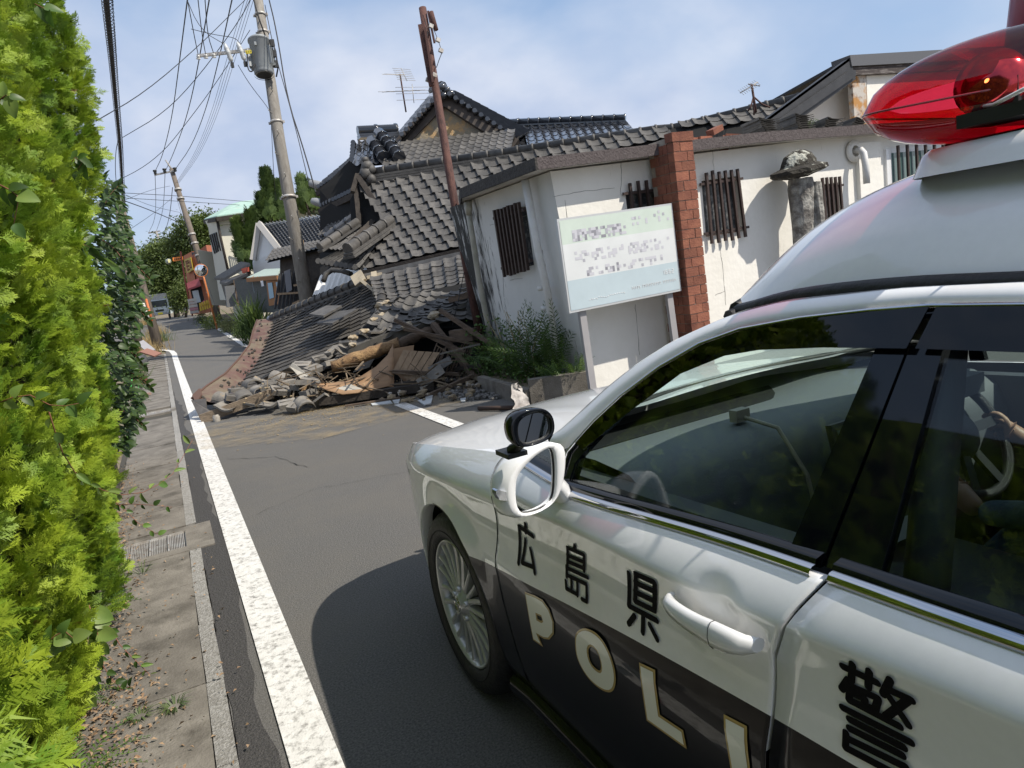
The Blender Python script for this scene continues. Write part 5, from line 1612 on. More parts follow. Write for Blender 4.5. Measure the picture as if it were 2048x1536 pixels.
# loose bricks on the eave
LB = [((1322,282),-.3,.1),((1352,275),.5,.0),((1412,272),.7,.35),((1428,262),.2,-.3),((1450,268),-.6,.2),((1400,262),.1,.0),((1464,255),1.2,.6),((1380,268),.25,0)]
meL = brick_me(.20, .10, .062, 77)
labs = ['leftmost loose brick lying on the eave left of the pillar','loose brick on the eave just behind the pillar','orange-red brick tilted on the eave right of the pillar','brick leaning on top of the small heap of bricks','rightmost brick of the heap lying flat','dark brick at the back of the brick heap','brick standing on end at the right of the heap','brick lying flat against the right side of the pillar']
for k, ((x, y), a, b) in enumerate(LB):
    p = atY(x, y, 6.42); p.z = ez(p.x) + .09 + (.06 if k in (3,) else 0)
    inst('loose_brick', meL, Matrix.Translation(p) @ Matrix.Rotation(a,4,'Z') @ Matrix.Rotation(b,4,'Y'), label=labs[k], cat='brick', group='loose bricks on the eave')

# ---- sign board
sg = thing('sign_board', 'leaning white sign board on two posts with green top band and pale blue foot', 'sign', tuple(atY(1185,785,6.08).xy) + (0,))
Q = [atY(1115,440,6.08), atY(1343,408,6.08), atY(1362,580,6.08), atY(1140,625,6.08)]
def S_(u, v, off=0):  # u right, v down
    return Q[0].lerp(Q[1], u).lerp(Q[3].lerp(Q[2], u), v) - Vector((0, off, 0))
mb = MB(); mb.prism([S_(-.004,-.01), S_(1.004,-.01), S_(1.004,1.01), S_(-.004,1.01)], (0,.045,0)); mb.build('panel', mat('sign_frame', (.55,.56,.56), rough=.4, metal=.3), sg)
def band(v0, v1, c, nm, off=.003):
    mb = MB(); mb.add([S_(.01,v0,off), S_(.99,v0,off), S_(.99,v1,off), S_(.01,v1,off)], [(3,2,1,0)]); return mb.build(nm, mat(nm, c, rough=.5, c2=tuple(x*.93 for x in c), ns=4), sg)
band(.012,.27,(.56,.64,.57),'green_band'); band(.27,.66,(.66,.68,.68),'white_band'); band(.66,.985,(.47,.56,.60),'blue_band')
M_inks = [mat('ink%d' % i, c, rough=.6) for i, c in enumerate([(.24,.24,.27),(.38,.38,.42),(.52,.52,.56)])]
rs = random.Random(12); mbk = [MB(), MB(), MB()]
def marks(u0, u1, v0, v1, dens, cs=.020):
    u = u0
    while u < u1:
        v = v0
        while v < v1:
            if rs.random() < dens:
                i = rs.choice((0,1,1,2,2)) if dens > .5 else rs.choice((1,2,2,2)); mbk[i].add([S_(u,v,.0045), S_(u+cs,v,.0045), S_(u+cs,v+cs*1.55,.0045), S_(u,v+cs*1.55,.0045)], [(3,2,1,0)])
            v += cs*1.55
        u += cs
        if rs.random() < .16: u += cs
marks(.10,.55,.13,.23,.70); marks(.62,.95,.05,.16,.22); marks(.10,.93,.36,.47,.50); marks(.18,.88,.55,.62,.55)
for i in range(3): mbk[i].build('printed_marks', M_inks[i], sg, kind='stuff')
mb = MB()
def digit(seg, u, v, s):
    SG = {'a':((0,0),(1,0)),'b':((1,0),(1,1)),'c':((1,1),(1,2)),'d':((0,2),(1,2)),'e':((0,1),(0,2)),'f':((0,0),(0,1)),'g':((0,1),(1,1))}
    for ch in seg:
        (a,b),(c,d) = SG[ch]; mb.bar(S_(u+a*s, v+b*s*1.4, .005), S_(u+c*s, v+d*s*1.4, .005), .006, .002, (0,1,0))
for i, s_ in enumerate(('bc','acdefg','acdefg','abged')): digit(s_, .84+.030*i, .735, .016)
for i in range(26):
    if rs.random() < .9: mb.bar(S_(.55+.016*i, .865-.0006*i, .005), S_(.561+.016*i, .865+rs.uniform(-.012,.012), .005), .005, .002, (0,1,0)); mb.bar(S_(.553+.016*i,.85,.005), S_(.553+.016*i,.885,.005), .004,.002,(0,1,0))
for i in range(16): mb.bar(S_(.17+.02*i, .90+rs.uniform(-.01,.01), .005), S_(.182+.02*i, .90+rs.uniform(-.012,.012), .005), .006, .002, (0,1,0))
mb.build('small_lettering', M_wht, sg, kind='stuff')
mb = MB(); a = S_(.10, 1.0) + Vector((0,.06,0)); bt = atY(1187,790,6.13); bt.z = 0
M_post = mat('sign_post', (.30,.29,.30), rough=.5, c2=(.33,.32,.32), ns=8)
mb.bar(bt, S_(.12,.02) + Vector((0,.07,0)), .075, .045, (0,1,0)); mb.build('post', M_post, sg)
mb = MB(); b2 = atY(1358,740,6.13); b2.z = 0; mb.bar(b2, S_(.90,.02) + Vector((0,.07,0)), .075, .045, (0,1,0)); mb.build('post', M_post, sg)

# ---- weathered concrete lantern
M_rock = mat('weathered_concrete', (.34,.33,.30), rough=.95, c2=(.12,.11,.10), ns=7, bump=1.0, bs=30, lo=.4, hi=.6)
M_lich = mat('dark_mossy_concrete', (.018,.015,.012), rough=1, c2=(.05,.045,.035), ns=12, bump=1.0, bs=40, c3=(.42,.42,.36), n3=5, f3=(.54,.60))
lc = atY(1600, 345, 6.18)
lan = thing('stone_lantern', 'weathered concrete garden lantern with mossy cap in front of the white wall', 'stone lantern', (lc.x, 6.18, 0))
lr = random.Random(8)
def noisy_lathe(prof, c, sx, sy, amp, n=28, tilt=0):
    rows = []
    for r_, h in prof:
        rows.append([Vector((c.x + math.cos(2*math.pi*k/n)*r_*sx*(1+lr.uniform(-amp,amp)), c.y + math.sin(2*math.pi*k/n)*r_*sy*(1+lr.uniform(-amp,amp)), c.z + h + math.cos(2*math.pi*k/n)*r_*tilt + lr.uniform(-amp,amp)*.06)) for k in range(n)])
    return rows
c0 = Vector((lc.x + .0, 6.18, 2.05))
mb = MB(); mb.grid(noisy_lathe([(.11,-.06),(.31,-.02),(.36,.0),(.35,.045),(.23,.08),(.215,.12),(.17,.20),(.09,.245),(.02,.26)], c0 + Vector((-.02,0,.03)), 1, .8, .06, tilt=.10), closed=True, smooth=False, flip=True); mb.build('cap', M_lich, lan)
mb = MB(); mb.grid(noisy_lathe([(.16,-2.05),(.15,-1.0),(.145,-.6),(.16,-.35),(.17,-.15),(.15,-.04)], c0, 1, .8, .05), closed=True, smooth=False, flip=True); mb.build('shaft', M_rock, lan)
mb = MB(); mb.grid(noisy_lathe([(.05,-1.6),(.06,-.9),(.07,-.5),(.06,-.1)], c0 + Vector((.13,-.10,0)), 1, 1, .22, 12), closed=True, smooth=False, flip=True); mb.build('broken_rib', M_rock, lan)

# ---- planter with ferns
pla = thing('planter', 'low concrete planter kerb at the foot of the white building', 'planter', (3.5, 7.5, 0))
mb = MB(); a = atZ(965,780); b = atZ(1062,812)
mb.bar(Vector((a.x, a.y, .09)), Vector((b.x, b.y, .09)), .09, .18); mb.build('kerb', M_conc, pla)
mb = MB(); mb.bar(Vector((b.x+.02, b.y+.03, .14)), Vector((3.95, 6.33, 3.95*0+.14)), .12, .28); mb.build('kerb', M_conc, pla)
mb = MB(); mb.prism([Vector((a.x,a.y,.10)), Vector((b.x,b.y,.10)), Vector((4.0,6.45,.10)), Vector((4.05,9.2,.10)), Vector((3.5,9.2,.10))], (0,0,.02)); mb.build('soil', M_dirt, pla)
frP = frond_mesh(.78, .075, M_fernd, droop=.18, n=24); frQ = frond_mesh(.42, .05, M_fern, droop=.2, n=18)
frS = frond_mesh(.30, .04, M_fern, droop=.3, n=14)
def bush_fern(x, y, z, label, n, me_, sc, up=.9):
    f = thing('fern', label, 'fern', (x, y, z), 'ferns in the planter')
    for k in range(n):
        a = rr.uniform(0, 6.28); e = rr.uniform(up-.5, up+.5)
        d = Vector((math.cos(a)*math.cos(e), math.sin(a)*math.cos(e), math.sin(e)))
        inst('frond', me_, tomat(orient((x+rr.uniform(-.06,.06),y+rr.uniform(-.06,.06),z), d, Vector((rr.gauss(0,.3),rr.gauss(0,.3),1)), rr.uniform(*sc))), f)
bush_fern(3.75,6.85,.1,'tall dark fern close to the sunlit wall corner',30,frP,(.8,1.3),1.1)
bush_fern(3.72,7.2,.1,'tall dark fern left of the pipe foot',28,frP,(.8,1.3),1.1)
bush_fern(3.62,6.55,.15,'bright yellow-green fern spilling over the planter end beside the cloth',26,frS,(.7,1.1),.9)
bush_fern(3.80,6.45,.2,'bright fern at the very foot of the sign',22,frS,(.7,1.0),1.0)
bush_fern(3.72,7.7,.1,'middle dark fern beneath the barred side window',22,frP,(.6,1.0),.9)
bush_fern(3.60,8.3,.1,'dark low fern next to the rusty pole',20,frP,(.5,.9),.8)
pb = thing('planter_shrub', 'small dark leafy shrub with bare yellowish twigs in the planter', 'shrub', (3.75,7.9,.1))
its = []
for k in range(1500):
    z = .1 + abs(rr.gauss(.22,.22)); y = rr.uniform(6.9, 9.1); x = 3.78 + rr.gauss(0,.13) - (.05 if z < .4 else 0)
    its.append((0, orient((x,y,z), Vector((rr.gauss(-.3,1),rr.gauss(-.3,1),rr.gauss(.3,.7))), Vector((rr.gauss(0,1),rr.gauss(0,1),1)), rr.uniform(.5,.95))))
scatter_mesh('leaves', LT, its, M_leaf, pb, kind='stuff')
for k in range(9):
    x, y = 3.75+rr.uniform(-.1,.1), 7.4+rr.uniform(-.4,.6); mb = MB(); mb.tube([(x,y,.1),(x+rr.uniform(-.1,.1),y+rr.uniform(-.1,.1),.5),(x+rr.uniform(-.2,.2),y+rr.uniform(-.2,.2),.95)], [.009,.006,.003], 5); mb.build('twig', mat('pale_twig', (.30,.24,.12), rough=.8) if k == 0 else MATS['pale_twig'], pb)
# cloth and stick at the planter corner
cl_ = MB(); r_ = random.Random(4); rows = []
cb = atZ(1045,822)
for i in range(9):
    f = i/8; w = .035 + .07*(1-f) ; zz = .02 + .26*f
    rows.append([Vector((cb.x + .02*f + (s_-.5)*w*2 + r_.uniform(-.02,.02), cb.y + .12*f + r_.uniform(-.025,.025), zz*(1 if i else .1))) for s_ in (0,.2,.4,.6,.8,1)])
cl_.grid(rows); tag(cl_.build('cloth', mat('dirty_cloth', (.34,.31,.29), rough=.9, c2=(.52,.49,.46), ns=14, bump=.6, bs=20), base=cb), 'crumpled dirty white cloth hanging at the planter corner', 'cloth')
mb = MB(); a = atZ(958,822); b = atZ(1030,822); mb.tube([a + Vector((0,0,.03)), b + Vector((0,0,.035))], .024, 8); tag(mb.build('broken_stick', mat('stick_brown', (.05,.03,.022), rough=.8), base=a), 'dark broken round stick with pale end lying by the cloth', 'stick')

# ---- second building at the back right with a black metal roof
bb = thing('back_building', 'white building with black sloping metal roof and rust stained corner behind the eave', 'building', (9.0, 9.2, 0))
YB2 = 9.6
M_blackmetal = mat('black_metal_roof', (.020,.021,.024), rough=.55, c2=(.035,.036,.04), ns=5)
M_gm = mat('grey_metal', (.12,.12,.125), rough=.45, metal=.3)
def B_(x, y, off=0): return atY(x, y, YB2 - off)
mb = MB(); mb.prism([B_(1480,280), B_(1705,150), B_(2300,140), B_(2300,330), B_(1480,330)], (0,.2,0)); mb.build('gable_wall', stainmat('rusty_plaster', (.62,.60,.57), (.68,.66,.63), 0, 1, (.10,.035,.02), ns=5, strength=-.05), bb)
top = [B_(1500,262,.5), B_(1700,115,.5)]; bot = [B_(1530,290,.5), B_(1712,158,.5)]
mb = MB(); mb.prism([top[0], top[1], bot[1], bot[0]], (0,.10,0)); mb.build('barge_board', M_blackmetal, bb)
mb = MB(); mb.prism([B_(1700,140,.55), B_(1712,140,.55), B_(1712,152,.55), B_(1510,292,.55), B_(1500,280,.55)], (0,.03,0)); mb.build('barge_trim', M_blackmetal, bb)
for k, (x0,y0,x1,y1,m_) in enumerate([(1700,110,2300,100,M_gm)]):
    mb = MB(); mb.prism([B_(x0,y0,.52), B_(x1,y1-25,.52), B_(x1,y1,.52), B_(x0+4,y0+22,.52)], (0,.4,0)); mb.build('roof_edge', m_, bb)
mb = MB(); mb.prism([B_(1705,134,.48), B_(2300,100,.48), B_(2300,120,.48), B_(1706,150,.48)], (0,.1,0)); mb.build('eave_board', mat('peeling_board', (.05,.04,.038), rough=.9, c2=(.22,.20,.19), ns=12, lo=.5,hi=.7, stretch=(.4,1,4)), bb)
mb = MB(); mb.prism([top[0], top[1], top[1] + Vector((0,4,-1.2)), top[0] + Vector((0,4,-1.2))], (0,0,-.05)); mb.prism([B_(1700,112,.5), B_(2300,76,.5), B_(2300,76,.5)+Vector((0,4,-.6)), B_(1700,112,.5)+Vector((0,4,-.6))], (0,0,-.05)); mb.build('metal_roof', M_blackmetal, bb)
mb = MB(); mb.prism([B_(1704,150,.40), B_(1732,150,.40), B_(1735,250,.40), B_(1710,250,.40)], (0,.1,0)); mb.build('corner_board', mat('rust_board', (.45,.42,.38), rough=.8, c2=(.40,.20,.06), ns=2.5, lo=.45, hi=.55, c3=(.12,.05,.02), n3=8), bb)
mb = MB(); mb.prism([B_(1733,145,.38), B_(2300,130,.38), B_(2300,330,.38), B_(1737,300,.38)], (0,.1,0)); mb.build('white_cladding', M_plaster, bb)
# ============================================================ COLLAPSED HOUSE AND ITS ROOFS
M_tile = mat('grey_tile', (.052,.049,.046), rough=.6, c2=(.098,.092,.084), ns=7, bump=.3, bs=50, objrand=.28, c3=(.16,.15,.13), n3=12, f3=(.62,.78))
M_tile_d = mat('dark_tile', (.050,.047,.044), rough=.65, c2=(.095,.089,.081), ns=8, bump=.3, bs=50, objrand=.3, c3=(.12,.11,.095), n3=9, f3=(.62,.8))
M_gloss_t = mat('glossy_tile', (.030,.033,.040), rough=.17, c2=(.045,.048,.055), ns=6, objrand=.15, coat=.7, coatr=.12)
M_flat_t = mat('flat_tile', (.042,.038,.034), rough=.9, c2=(.075,.067,.056), ns=6, bump=.5, bs=40, objrand=.3, c3=(.13,.11,.085), n3=14, f3=(.6,.8))
M_oldwood = mat('old_wood', (.075,.052,.036), rough=.9, c2=(.14,.10,.07), ns=5, stretch=(1,1,4), bump=.5, bs=30)
M_beam = mat('dark_beam', (.030,.024,.020), rough=.9, c2=(.055,.045,.036), ns=6, bump=.5, bs=30)
M_fresh = mat('splintered_wood', (.30,.19,.09), rough=.9, c2=(.16,.09,.045), ns=9, bump=.9, bs=40, c3=(.06,.035,.02), n3=16, f3=(.55,.65))
M_cream = mat('cream_board', (.42,.36,.26), rough=.8, c2=(.32,.27,.20), ns=6)
M_ply = mat('plywood', (.31,.19,.10), rough=.7, c2=(.25,.15,.08), ns=3, stretch=(1,1,6))
M_panel = mat('pale_panel', (.30,.21,.13), rough=.8, c2=(.22,.15,.09), ns=4, stretch=(5,5,1))
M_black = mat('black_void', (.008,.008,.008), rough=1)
M_wallmud = mat('mud_wall', (.30,.24,.15), rough=1, c2=(.20,.18,.15), ns=6, bump=1, bs=25, c3=(.42,.27,.13), n3=3, f3=(.5,.6))
def tile_me(name, m, hs=.013, roll=.022, rise=.013, thick=.008, nu=9):
    # unit pantile: u 0..1 across, v 0..1 down the slope, z up (metres)
    mb = MB(); us = [0,.12,.25,.39,.52,.65,.76,.84,.92,1.0][:nu+1]
    def sec(u): return -hs*math.sin(math.pi*u/.76) if u < .76 else roll*math.sin(math.pi*(u-.76)/.24*.5+0) 
    rows = []
    for v in (-.12, .55, 1.0):
        rows.append([Vector((1-(u*1.06-.03), v + (.06*math.sin(math.pi*u/.76) if (v == 1.0 and u < .76) else 0), sec(u) + rise*max(v,0))) for u in us])
    mb.grid(rows, flip=False)
    lip = [p + Vector((0, -.03, -thick)) for p in rows[-1]]
    mb.grid([rows[-1], lip], smooth=False, flip=False)
    side = [[p for p in (rows[0][-1], rows[1][-1], rows[2][-1])], [p + Vector((0,0,-.03)) for p in (rows[0][-1], rows[1][-1], rows[2][-1])]]
    mb.grid(side, smooth=False, flip=False)
    me = mb.mesh(name); me.materials.append(m); return me
def flat_me(name, m, thick=.007):
    mb = MB(); mb.add([Vector(p) for p in ((.015,-.1,0),(.985,-.1,0),(.985,1,.006),(.015,1,.006),(.985,1,.006-thick),(.015,1,.006-thick),(.015,-.1,-thick),(.985,-.1,-thick))], [(3,2,1,0)[::-1],(3,2,4,5)[::-1],(2,1,7,4)[::-1],(0,3,5,6)[::-1]])
    me = mb.mesh(name); me.materials.append(m); return me
T_main = tile_me('roof_tile', M_tile); T_dark = tile_me('roof_tile', M_tile_d); T_glo = tile_me('roof_tile', M_gloss_t, .03, .035)
T_flat = flat_me('roof_tile', M_flat_t)
class Patch:
    def __init__(s, TL, TR, BL, BR, sag=None):
        s.c = [atD(*p) if not isinstance(p, Vector) else p for p in (TL, TR, BL, BR)]; s.sag = sag
    def P(s, u, v):
        a = s.c[0].lerp(s.c[1], u); b = s.c[2].lerp(s.c[3], u); p = a.lerp(b, v)
        if s.sag: p = p + s.sag(u, v)
        return p
def to_px(p):
    d = p - CAM; z = d.dot(FW); u = FPX*d.dot(RT)/z; v = -FPX*d.dot(UP)/z
    return (1024 + u*cr + v*sr, 768 - u*sr + v*cr)
def tile_patch(pt, nc, nr, me, parent, name='roof_tile', clip=None, jit=0.0, seed=0, drop=0.0, stuff=False, hump=1.0):
    r = random.Random(seed); n = 0; merged = MB()
    tv = [v.co.copy() for v in me.vertices]; tf = [tuple(p.vertices) for p in me.polygons]
    for j in range(nr):
        for i in range(nc):
            u, v = i/nc, j/nr
            c = pt.P((i+.5)/nc, (j+.5)/nr)
            if clip and not clip(*to_px(c)): continue
            if r.random() < drop: continue
            o = pt.P(u, v); eu = pt.P((i+1)/nc, v) - o; ev = pt.P(u, (j+1)/nr) - o
            nn = eu.cross(ev).normalized()
            if nn.z < 0: nn = -nn
            if jit:
                q = Matrix.Rotation(r.gauss(0,jit), 3, nn) @ Matrix.Rotation(r.gauss(0,jit*.6), 3, eu.normalized())
                eu = q @ eu; ev = q @ ev; o = o + nn*r.uniform(0,jit*.15)
            Mx = frame(o, eu, ev, nn*hump); n += 1
            if stuff: merged.add([Mx @ v for v in tv], tf, True)
            else: inst(name, me, Mx, parent)
    if stuff: merged.build(name + 's', me.materials[0], parent, kind='stuff')
    return n
def under_patch(pt, parent, m, clip=None, d=.06, nu=14, nv=8, name='roof_base'):
    mb = MB(); rows = []
    nn = (pt.P(1,0)-pt.P(0,0)).cross(pt.P(0,1)-pt.P(0,0)).normalized()
    if nn.z < 0: nn = -nn
    for j in range(nv):
        for i in range(nu):
            q = [pt.P(i/nu,j/nv), pt.P((i+1)/nu,j/nv), pt.P((i+1)/nu,(j+1)/nv), pt.P(i/nu,(j+1)/nv)]
            c = sum(q, Vector())/4
            if clip and not clip(*to_px(c)): continue
            mb.add([p - nn*d for p in q], [(0,1,2,3)])
    return mb.build(name, m, parent)
def ridge(pts, parent, r=.085, m=M_tile, seg=.30, layers=2, cap=True, nm='ridge_tile', knobs=True):
    # stacked ridge: flat courses below, round cap tiles with collars on top
    P = [Vector(p) for p in pts]; L_ = [0]
    for a, b in zip(P, P[1:]): L_.append(L_[-1] + (b-a).length)
    def at(s):
        for k in range(len(P)-1):
            if s <= L_[k+1] + 1e-6: return P[k].lerp(P[k+1], (s-L_[k])/(L_[k+1]-L_[k]))
        return P[-1]
    n = max(2, int(L_[-1]/seg))
    up = Vector((0,0,1))
    for k in range(n):
        a = at(L_[-1]*k/n); b = at(L_[-1]*(k+1)/n); d = (b-a).normalized()
        mb = MB(); mb.tube([a + up*r*.6, a.lerp(b,.85) + up*r*.6, a.lerp(b,.86)+up*r*.6, b + up*r*.6], [r,r,r*1.18,r*1.18], 8)
        mb.build(nm, m, parent)
    for l in range(layers):
        mb = MB()
        for k in range(n):
            a = at(L_[-1]*k/n); b = at(L_[-1]*(k+1)/n); mb.bar(a - up*(r*.35 + l*.055) , b - up*(r*.35 + l*.055) , r*(2.3+.5*l), .045)
        mb.build('ridge_course', m, parent)
    if knobs:
        mb = MB(); sd = (P[-1]-P[0]).cross(up).normalized()
        if sd.dot(-FW) < 0: sd = -sd
        for k in range(n*1):
            a = at(L_[-1]*(k+.5)/n); mb.tube([a - up*(r*.3+layers*.055) + sd*r*1.0, a - up*(r*.3+layers*.055+.03) + sd*(r*1.0+.10)], .05, 7)
        mb.build('ridge_knobs', m, parent, kind='stuff')

house = thing('collapsed_house', 'collapsed old house, ground floor crushed, grey tiled hip roof slumped towards the road', 'house', tuple(atZ(900,760).xy) + (0,))
# ---- main tiled slope
main = Patch((622,392,14.6), (1600,196,13.7), (735,537,12.8), (1713,300,12.0), sag=lambda u, v: Vector((0,0,-.06*math.sin(math.pi*v))))
poly_main = [(722,358),(764,428),(790,452),(722,519),(728,545),(960,500),(960,380),(1000,372),(1085,322),(1340,268),(1345,250),(1460,250),(1600,240),(1600,170),(1300,240),(735,330)]
n_ = tile_patch(main, 38, 11, T_main, house, clip=lambda x, y: inside(x, y, poly_main), jit=.012, seed=2)
poly_base = [(722,358),(764,428),(790,452),(722,519),(728,545),(960,500),(1000,425),(1340,335),(1610,265),(1610,170),(1300,240),(735,330)]
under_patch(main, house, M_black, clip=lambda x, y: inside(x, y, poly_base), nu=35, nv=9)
def ln(a, b, n=6): return [atD(*a).lerp(atD(*b), i/n) for i in range(n+1)]
ridge(ln((742,350,14.6),(1330,262,14.0),8) + ln((1350,262,14.0),(1600,200,13.7),4), house, r=.085, layers=3)
mb = MB(); c = atD(737,348,14.5)
for k, (dx, dz, r_) in enumerate([(0,.15,.12),(-.05,.02,.14),(.03,-.12,.12),(-.12,-.20,.10),(-.02,.28,.07),(-.16,-.08,.09),(.06,.08,.10)]): mb.blob(c + RT*dx + Vector((0,0,dz)), r_, seed=k, n=2, amp=.12, smooth=True)
mb.build('ridge_end_ornament', M_tile, house)
# hip ridge falling to the left corner
ridge(ln((782,445,13.6),(696,505,12.6),5), house, r=.10, layers=2, seg=.25, knobs=False)
hipL = Patch((745,470,13.2), (780,452,13.6), (640,522,13.0), (722,535,12.7))
tile_patch(hipL, 12, 6, T_dark, house, jit=.03, seed=5, stuff=True); under_patch(hipL, house, M_black)
hip2 = Patch((700,470,14.4), (762,432,14.4), (636,500,13.9), (700,500,13.2))
tile_patch(hip2, 8, 5, T_dark, house, jit=.04, seed=6, stuff=True); under_patch(hip2, house, M_black)
ridge(ln((716,448,14.2),(640,500,13.6),4), house, r=.08, layers=1, seg=.22, knobs=False)
for i in range(9):
    a = atD(640+9*i, 524+1.5*i, 12.95-.02*i); mb = MB(); mb.tube([a, a - FW*.12], .055, 7); mb.build('eave_tile', M_tile_d, house)
# black sheet across the open gable, its inner shade put into the colour
mb = MB(); mb.prism([atD(720,362,14.7), atD(764,430,14.2), atD(790,455,13.9), atD(705,505,14.2), atD(700,400,14.7)], FW*.05); mb.build('gable_shade', M_black, house)
for (a, b, w, nm, m_) in [((716,352,14.5),(768,432,14.1),.10,'barge_board',M_beam),((712,372,14.5),(722,470,14.2),.09,'gable_post',M_beam),((706,385,14.4),(716,350,14.5),.09,'gable_post',M_beam),((745,445,14.1),(700,490,13.6),.10,'gable_beam',M_beam)]:
    mb = MB(); mb.bar(atD(*a), atD(*b), w, w*1.4, FW); mb.build(nm, m_, house)
# eave: rafters board and gutter
mb = MB(); mb.bar(atD(728,548,12.75), atD(950,498,12.2), .10, .13); mb.build('eave_board', M_beam, house)
mb = MB(); A_, B_2 = atD(729,553,12.6), atD(945,503,12.1); rows = []
for k in range(9):
    t = math.pi * k / 8; rows.append([p + Vector((0,0,.0)) + (-FW*math.cos(t) - UP*math.sin(t))*.05 for p in (A_, A_.lerp(B_2,.5), B_2)])
mb.grid(rows); mb.bar(A_ - FW*.05, B_2 - FW*.05, .012, .075); mb.build('gutter', mat('tin_gutter', (.24,.23,.215), rough=.6, c2=(.14,.13,.12), ns=8), house)
for (a, b, w, t) in [((712,548,12.6),(722,566,12.4),.22,.05),((722,560,12.4),(758,590,12.2),.05,.20),((748,545,12.5),(752,590,12.2),.10,.06),((735,556,12.5),(765,548,12.5),.06,.10),((752,572,12.2),(772,580,12.1),.05,.16)]:
    mb = MB(); mb.bar(atD(*a), atD(*b), w, t, -FW); mb.build('eave_panel', M_cream, house)
# ---- lower roof, sagging like cloth
low = Patch((742,556,12.2), (965,500,11.7), (765,628,11.2), (975,590,10.7), sag=lambda u, v: Vector((0,0,-.16*math.sin(math.pi*v)*math.sin(math.pi*min(1,u+.15)))))
lowr = thing('slumped_roof', 'lower tiled roof sagging like cloth under the main eave, between porch roof and rusty pole', 'collapsed roof', tuple(atZ(860,790).xy) + (0,))
tile_patch(low, 9, 12, T_main, lowr, jit=.05, seed=9, hump=1.0); under_patch(low, lowr, M_black)
slump = Patch((790,600,11.0), (960,568,10.6), (700,688,10.3), (965,628,9.9), sag=lambda u, v: Vector((0,0,.10*math.sin(7*u+4*v)*.5)))
tile_patch(slump, 9, 11, T_dark, lowr, jit=.16, seed=11, drop=.08, hump=1.0); under_patch(slump, lowr, M_black, d=.12)
print('main tiles', n_)
# ---- the fallen porch roof on the road
slab = Patch((546,640,16.2), (768,552,12.8), (468,800,10.2), (770,705,10.2), sag=lambda u, v: Vector((0,0,-.10*math.sin(math.pi*v)*(1-u) + .03*math.sin(9*u)*math.sin(5*v))))
fr = thing('fallen_porch_roof', 'dark flat-tiled porch roof lying tilted across the road with red metal eave', 'collapsed roof', tuple(atZ(420,845).xy) + (0,))
tile_patch(slab, 13, 22, T_flat, fr, jit=.007, seed=14, drop=.006); under_patch(slab, fr, M_flat_t, d=.03, nu=20, nv=20)
ridge([slab.P(0,0), slab.P(.3,-.0), slab.P(.6,0), slab.P(1,0)], fr, r=.09, m=M_tile_d, layers=1, seg=.26)
ridge([slab.P(1,0), slab.P(1,.25), slab.P(.98,.5), slab.P(.95,.70)], fr, r=.09, m=M_tile_d, layers=1, seg=.22, knobs=False)
mb = MB(); c = slab.P(0,0); mb.lathe([(.001,-.22),(.05,-.21),(.075,-.15),(.08,0)], c + Vector((0,0,.05)), (slab.P(.2,0)-slab.P(0,0)), 14); mb.build('ridge_end_cap', mat('pale_cap', (.20,.21,.22), rough=.4), fr)
outer = [(514,640,16.5),(506,662,15.2),(499,690,13.8),(477,719,12.6),(450,748,11.5),(414,772,10.6),(384,797,9.9)]
innr = [(549,636,16.2),(545,662,15.0),(529,698,13.6),(512,733,12.4),(488,768,11.4),(470,795,10.5),(468,815,9.75)]
O_ = [atD(*p) for p in outer]; I_ = [atD(*p) for p in innr]
M_redmetal = mat('red_metal', (.095,.047,.040), rough=.85, c2=(.13,.075,.060), ns=4, bump=.3, bs=30, c3=(.15,.12,.082), n3=1.4, f3=(.45,.58))
mb = MB(); rows = []
for a, b in zip(O_, I_): rows.append([a + Vector((0,0,-.10)), a + Vector((0,0,-.015)), a, a.lerp(b,.33)+Vector((0,0,.01)), a.lerp(b,.66)-Vector((0,0,.01)), b])
mb.grid(rows, smooth=False); mb.build('metal_eave', M_redmetal, fr)
mb = MB(); mb.tube([p + Vector((0,0,.004)) for p in O_], .018, 6); mb.build('eave_lip', mat('lip_rust', (.10,.055,.04), rough=.8), fr)
mb = MB(); rows = [[a + Vector((0,0,-.10)), a + Vector((.06,0,-.30 if k else -.12))] for k, a in enumerate(O_[::-1])]; mb.grid(rows); mb.build('eave_fascia', M_beam, fr)
mb = MB(); rd = random.Random(31)
for k in range(55):
    f = rd.random()**.8*5.9; i = min(int(f),5); p = O_[i].lerp(O_[i+1], f-i).lerp(I_[i].lerp(I_[i+1], f-i), rd.uniform(.2,1)); mb.blob(p + Vector((0,0,.02)), rd.uniform(.012,.035), seed=k)
mb.build('rubble_crumbs', M_flat_t, fr, kind='stuff')
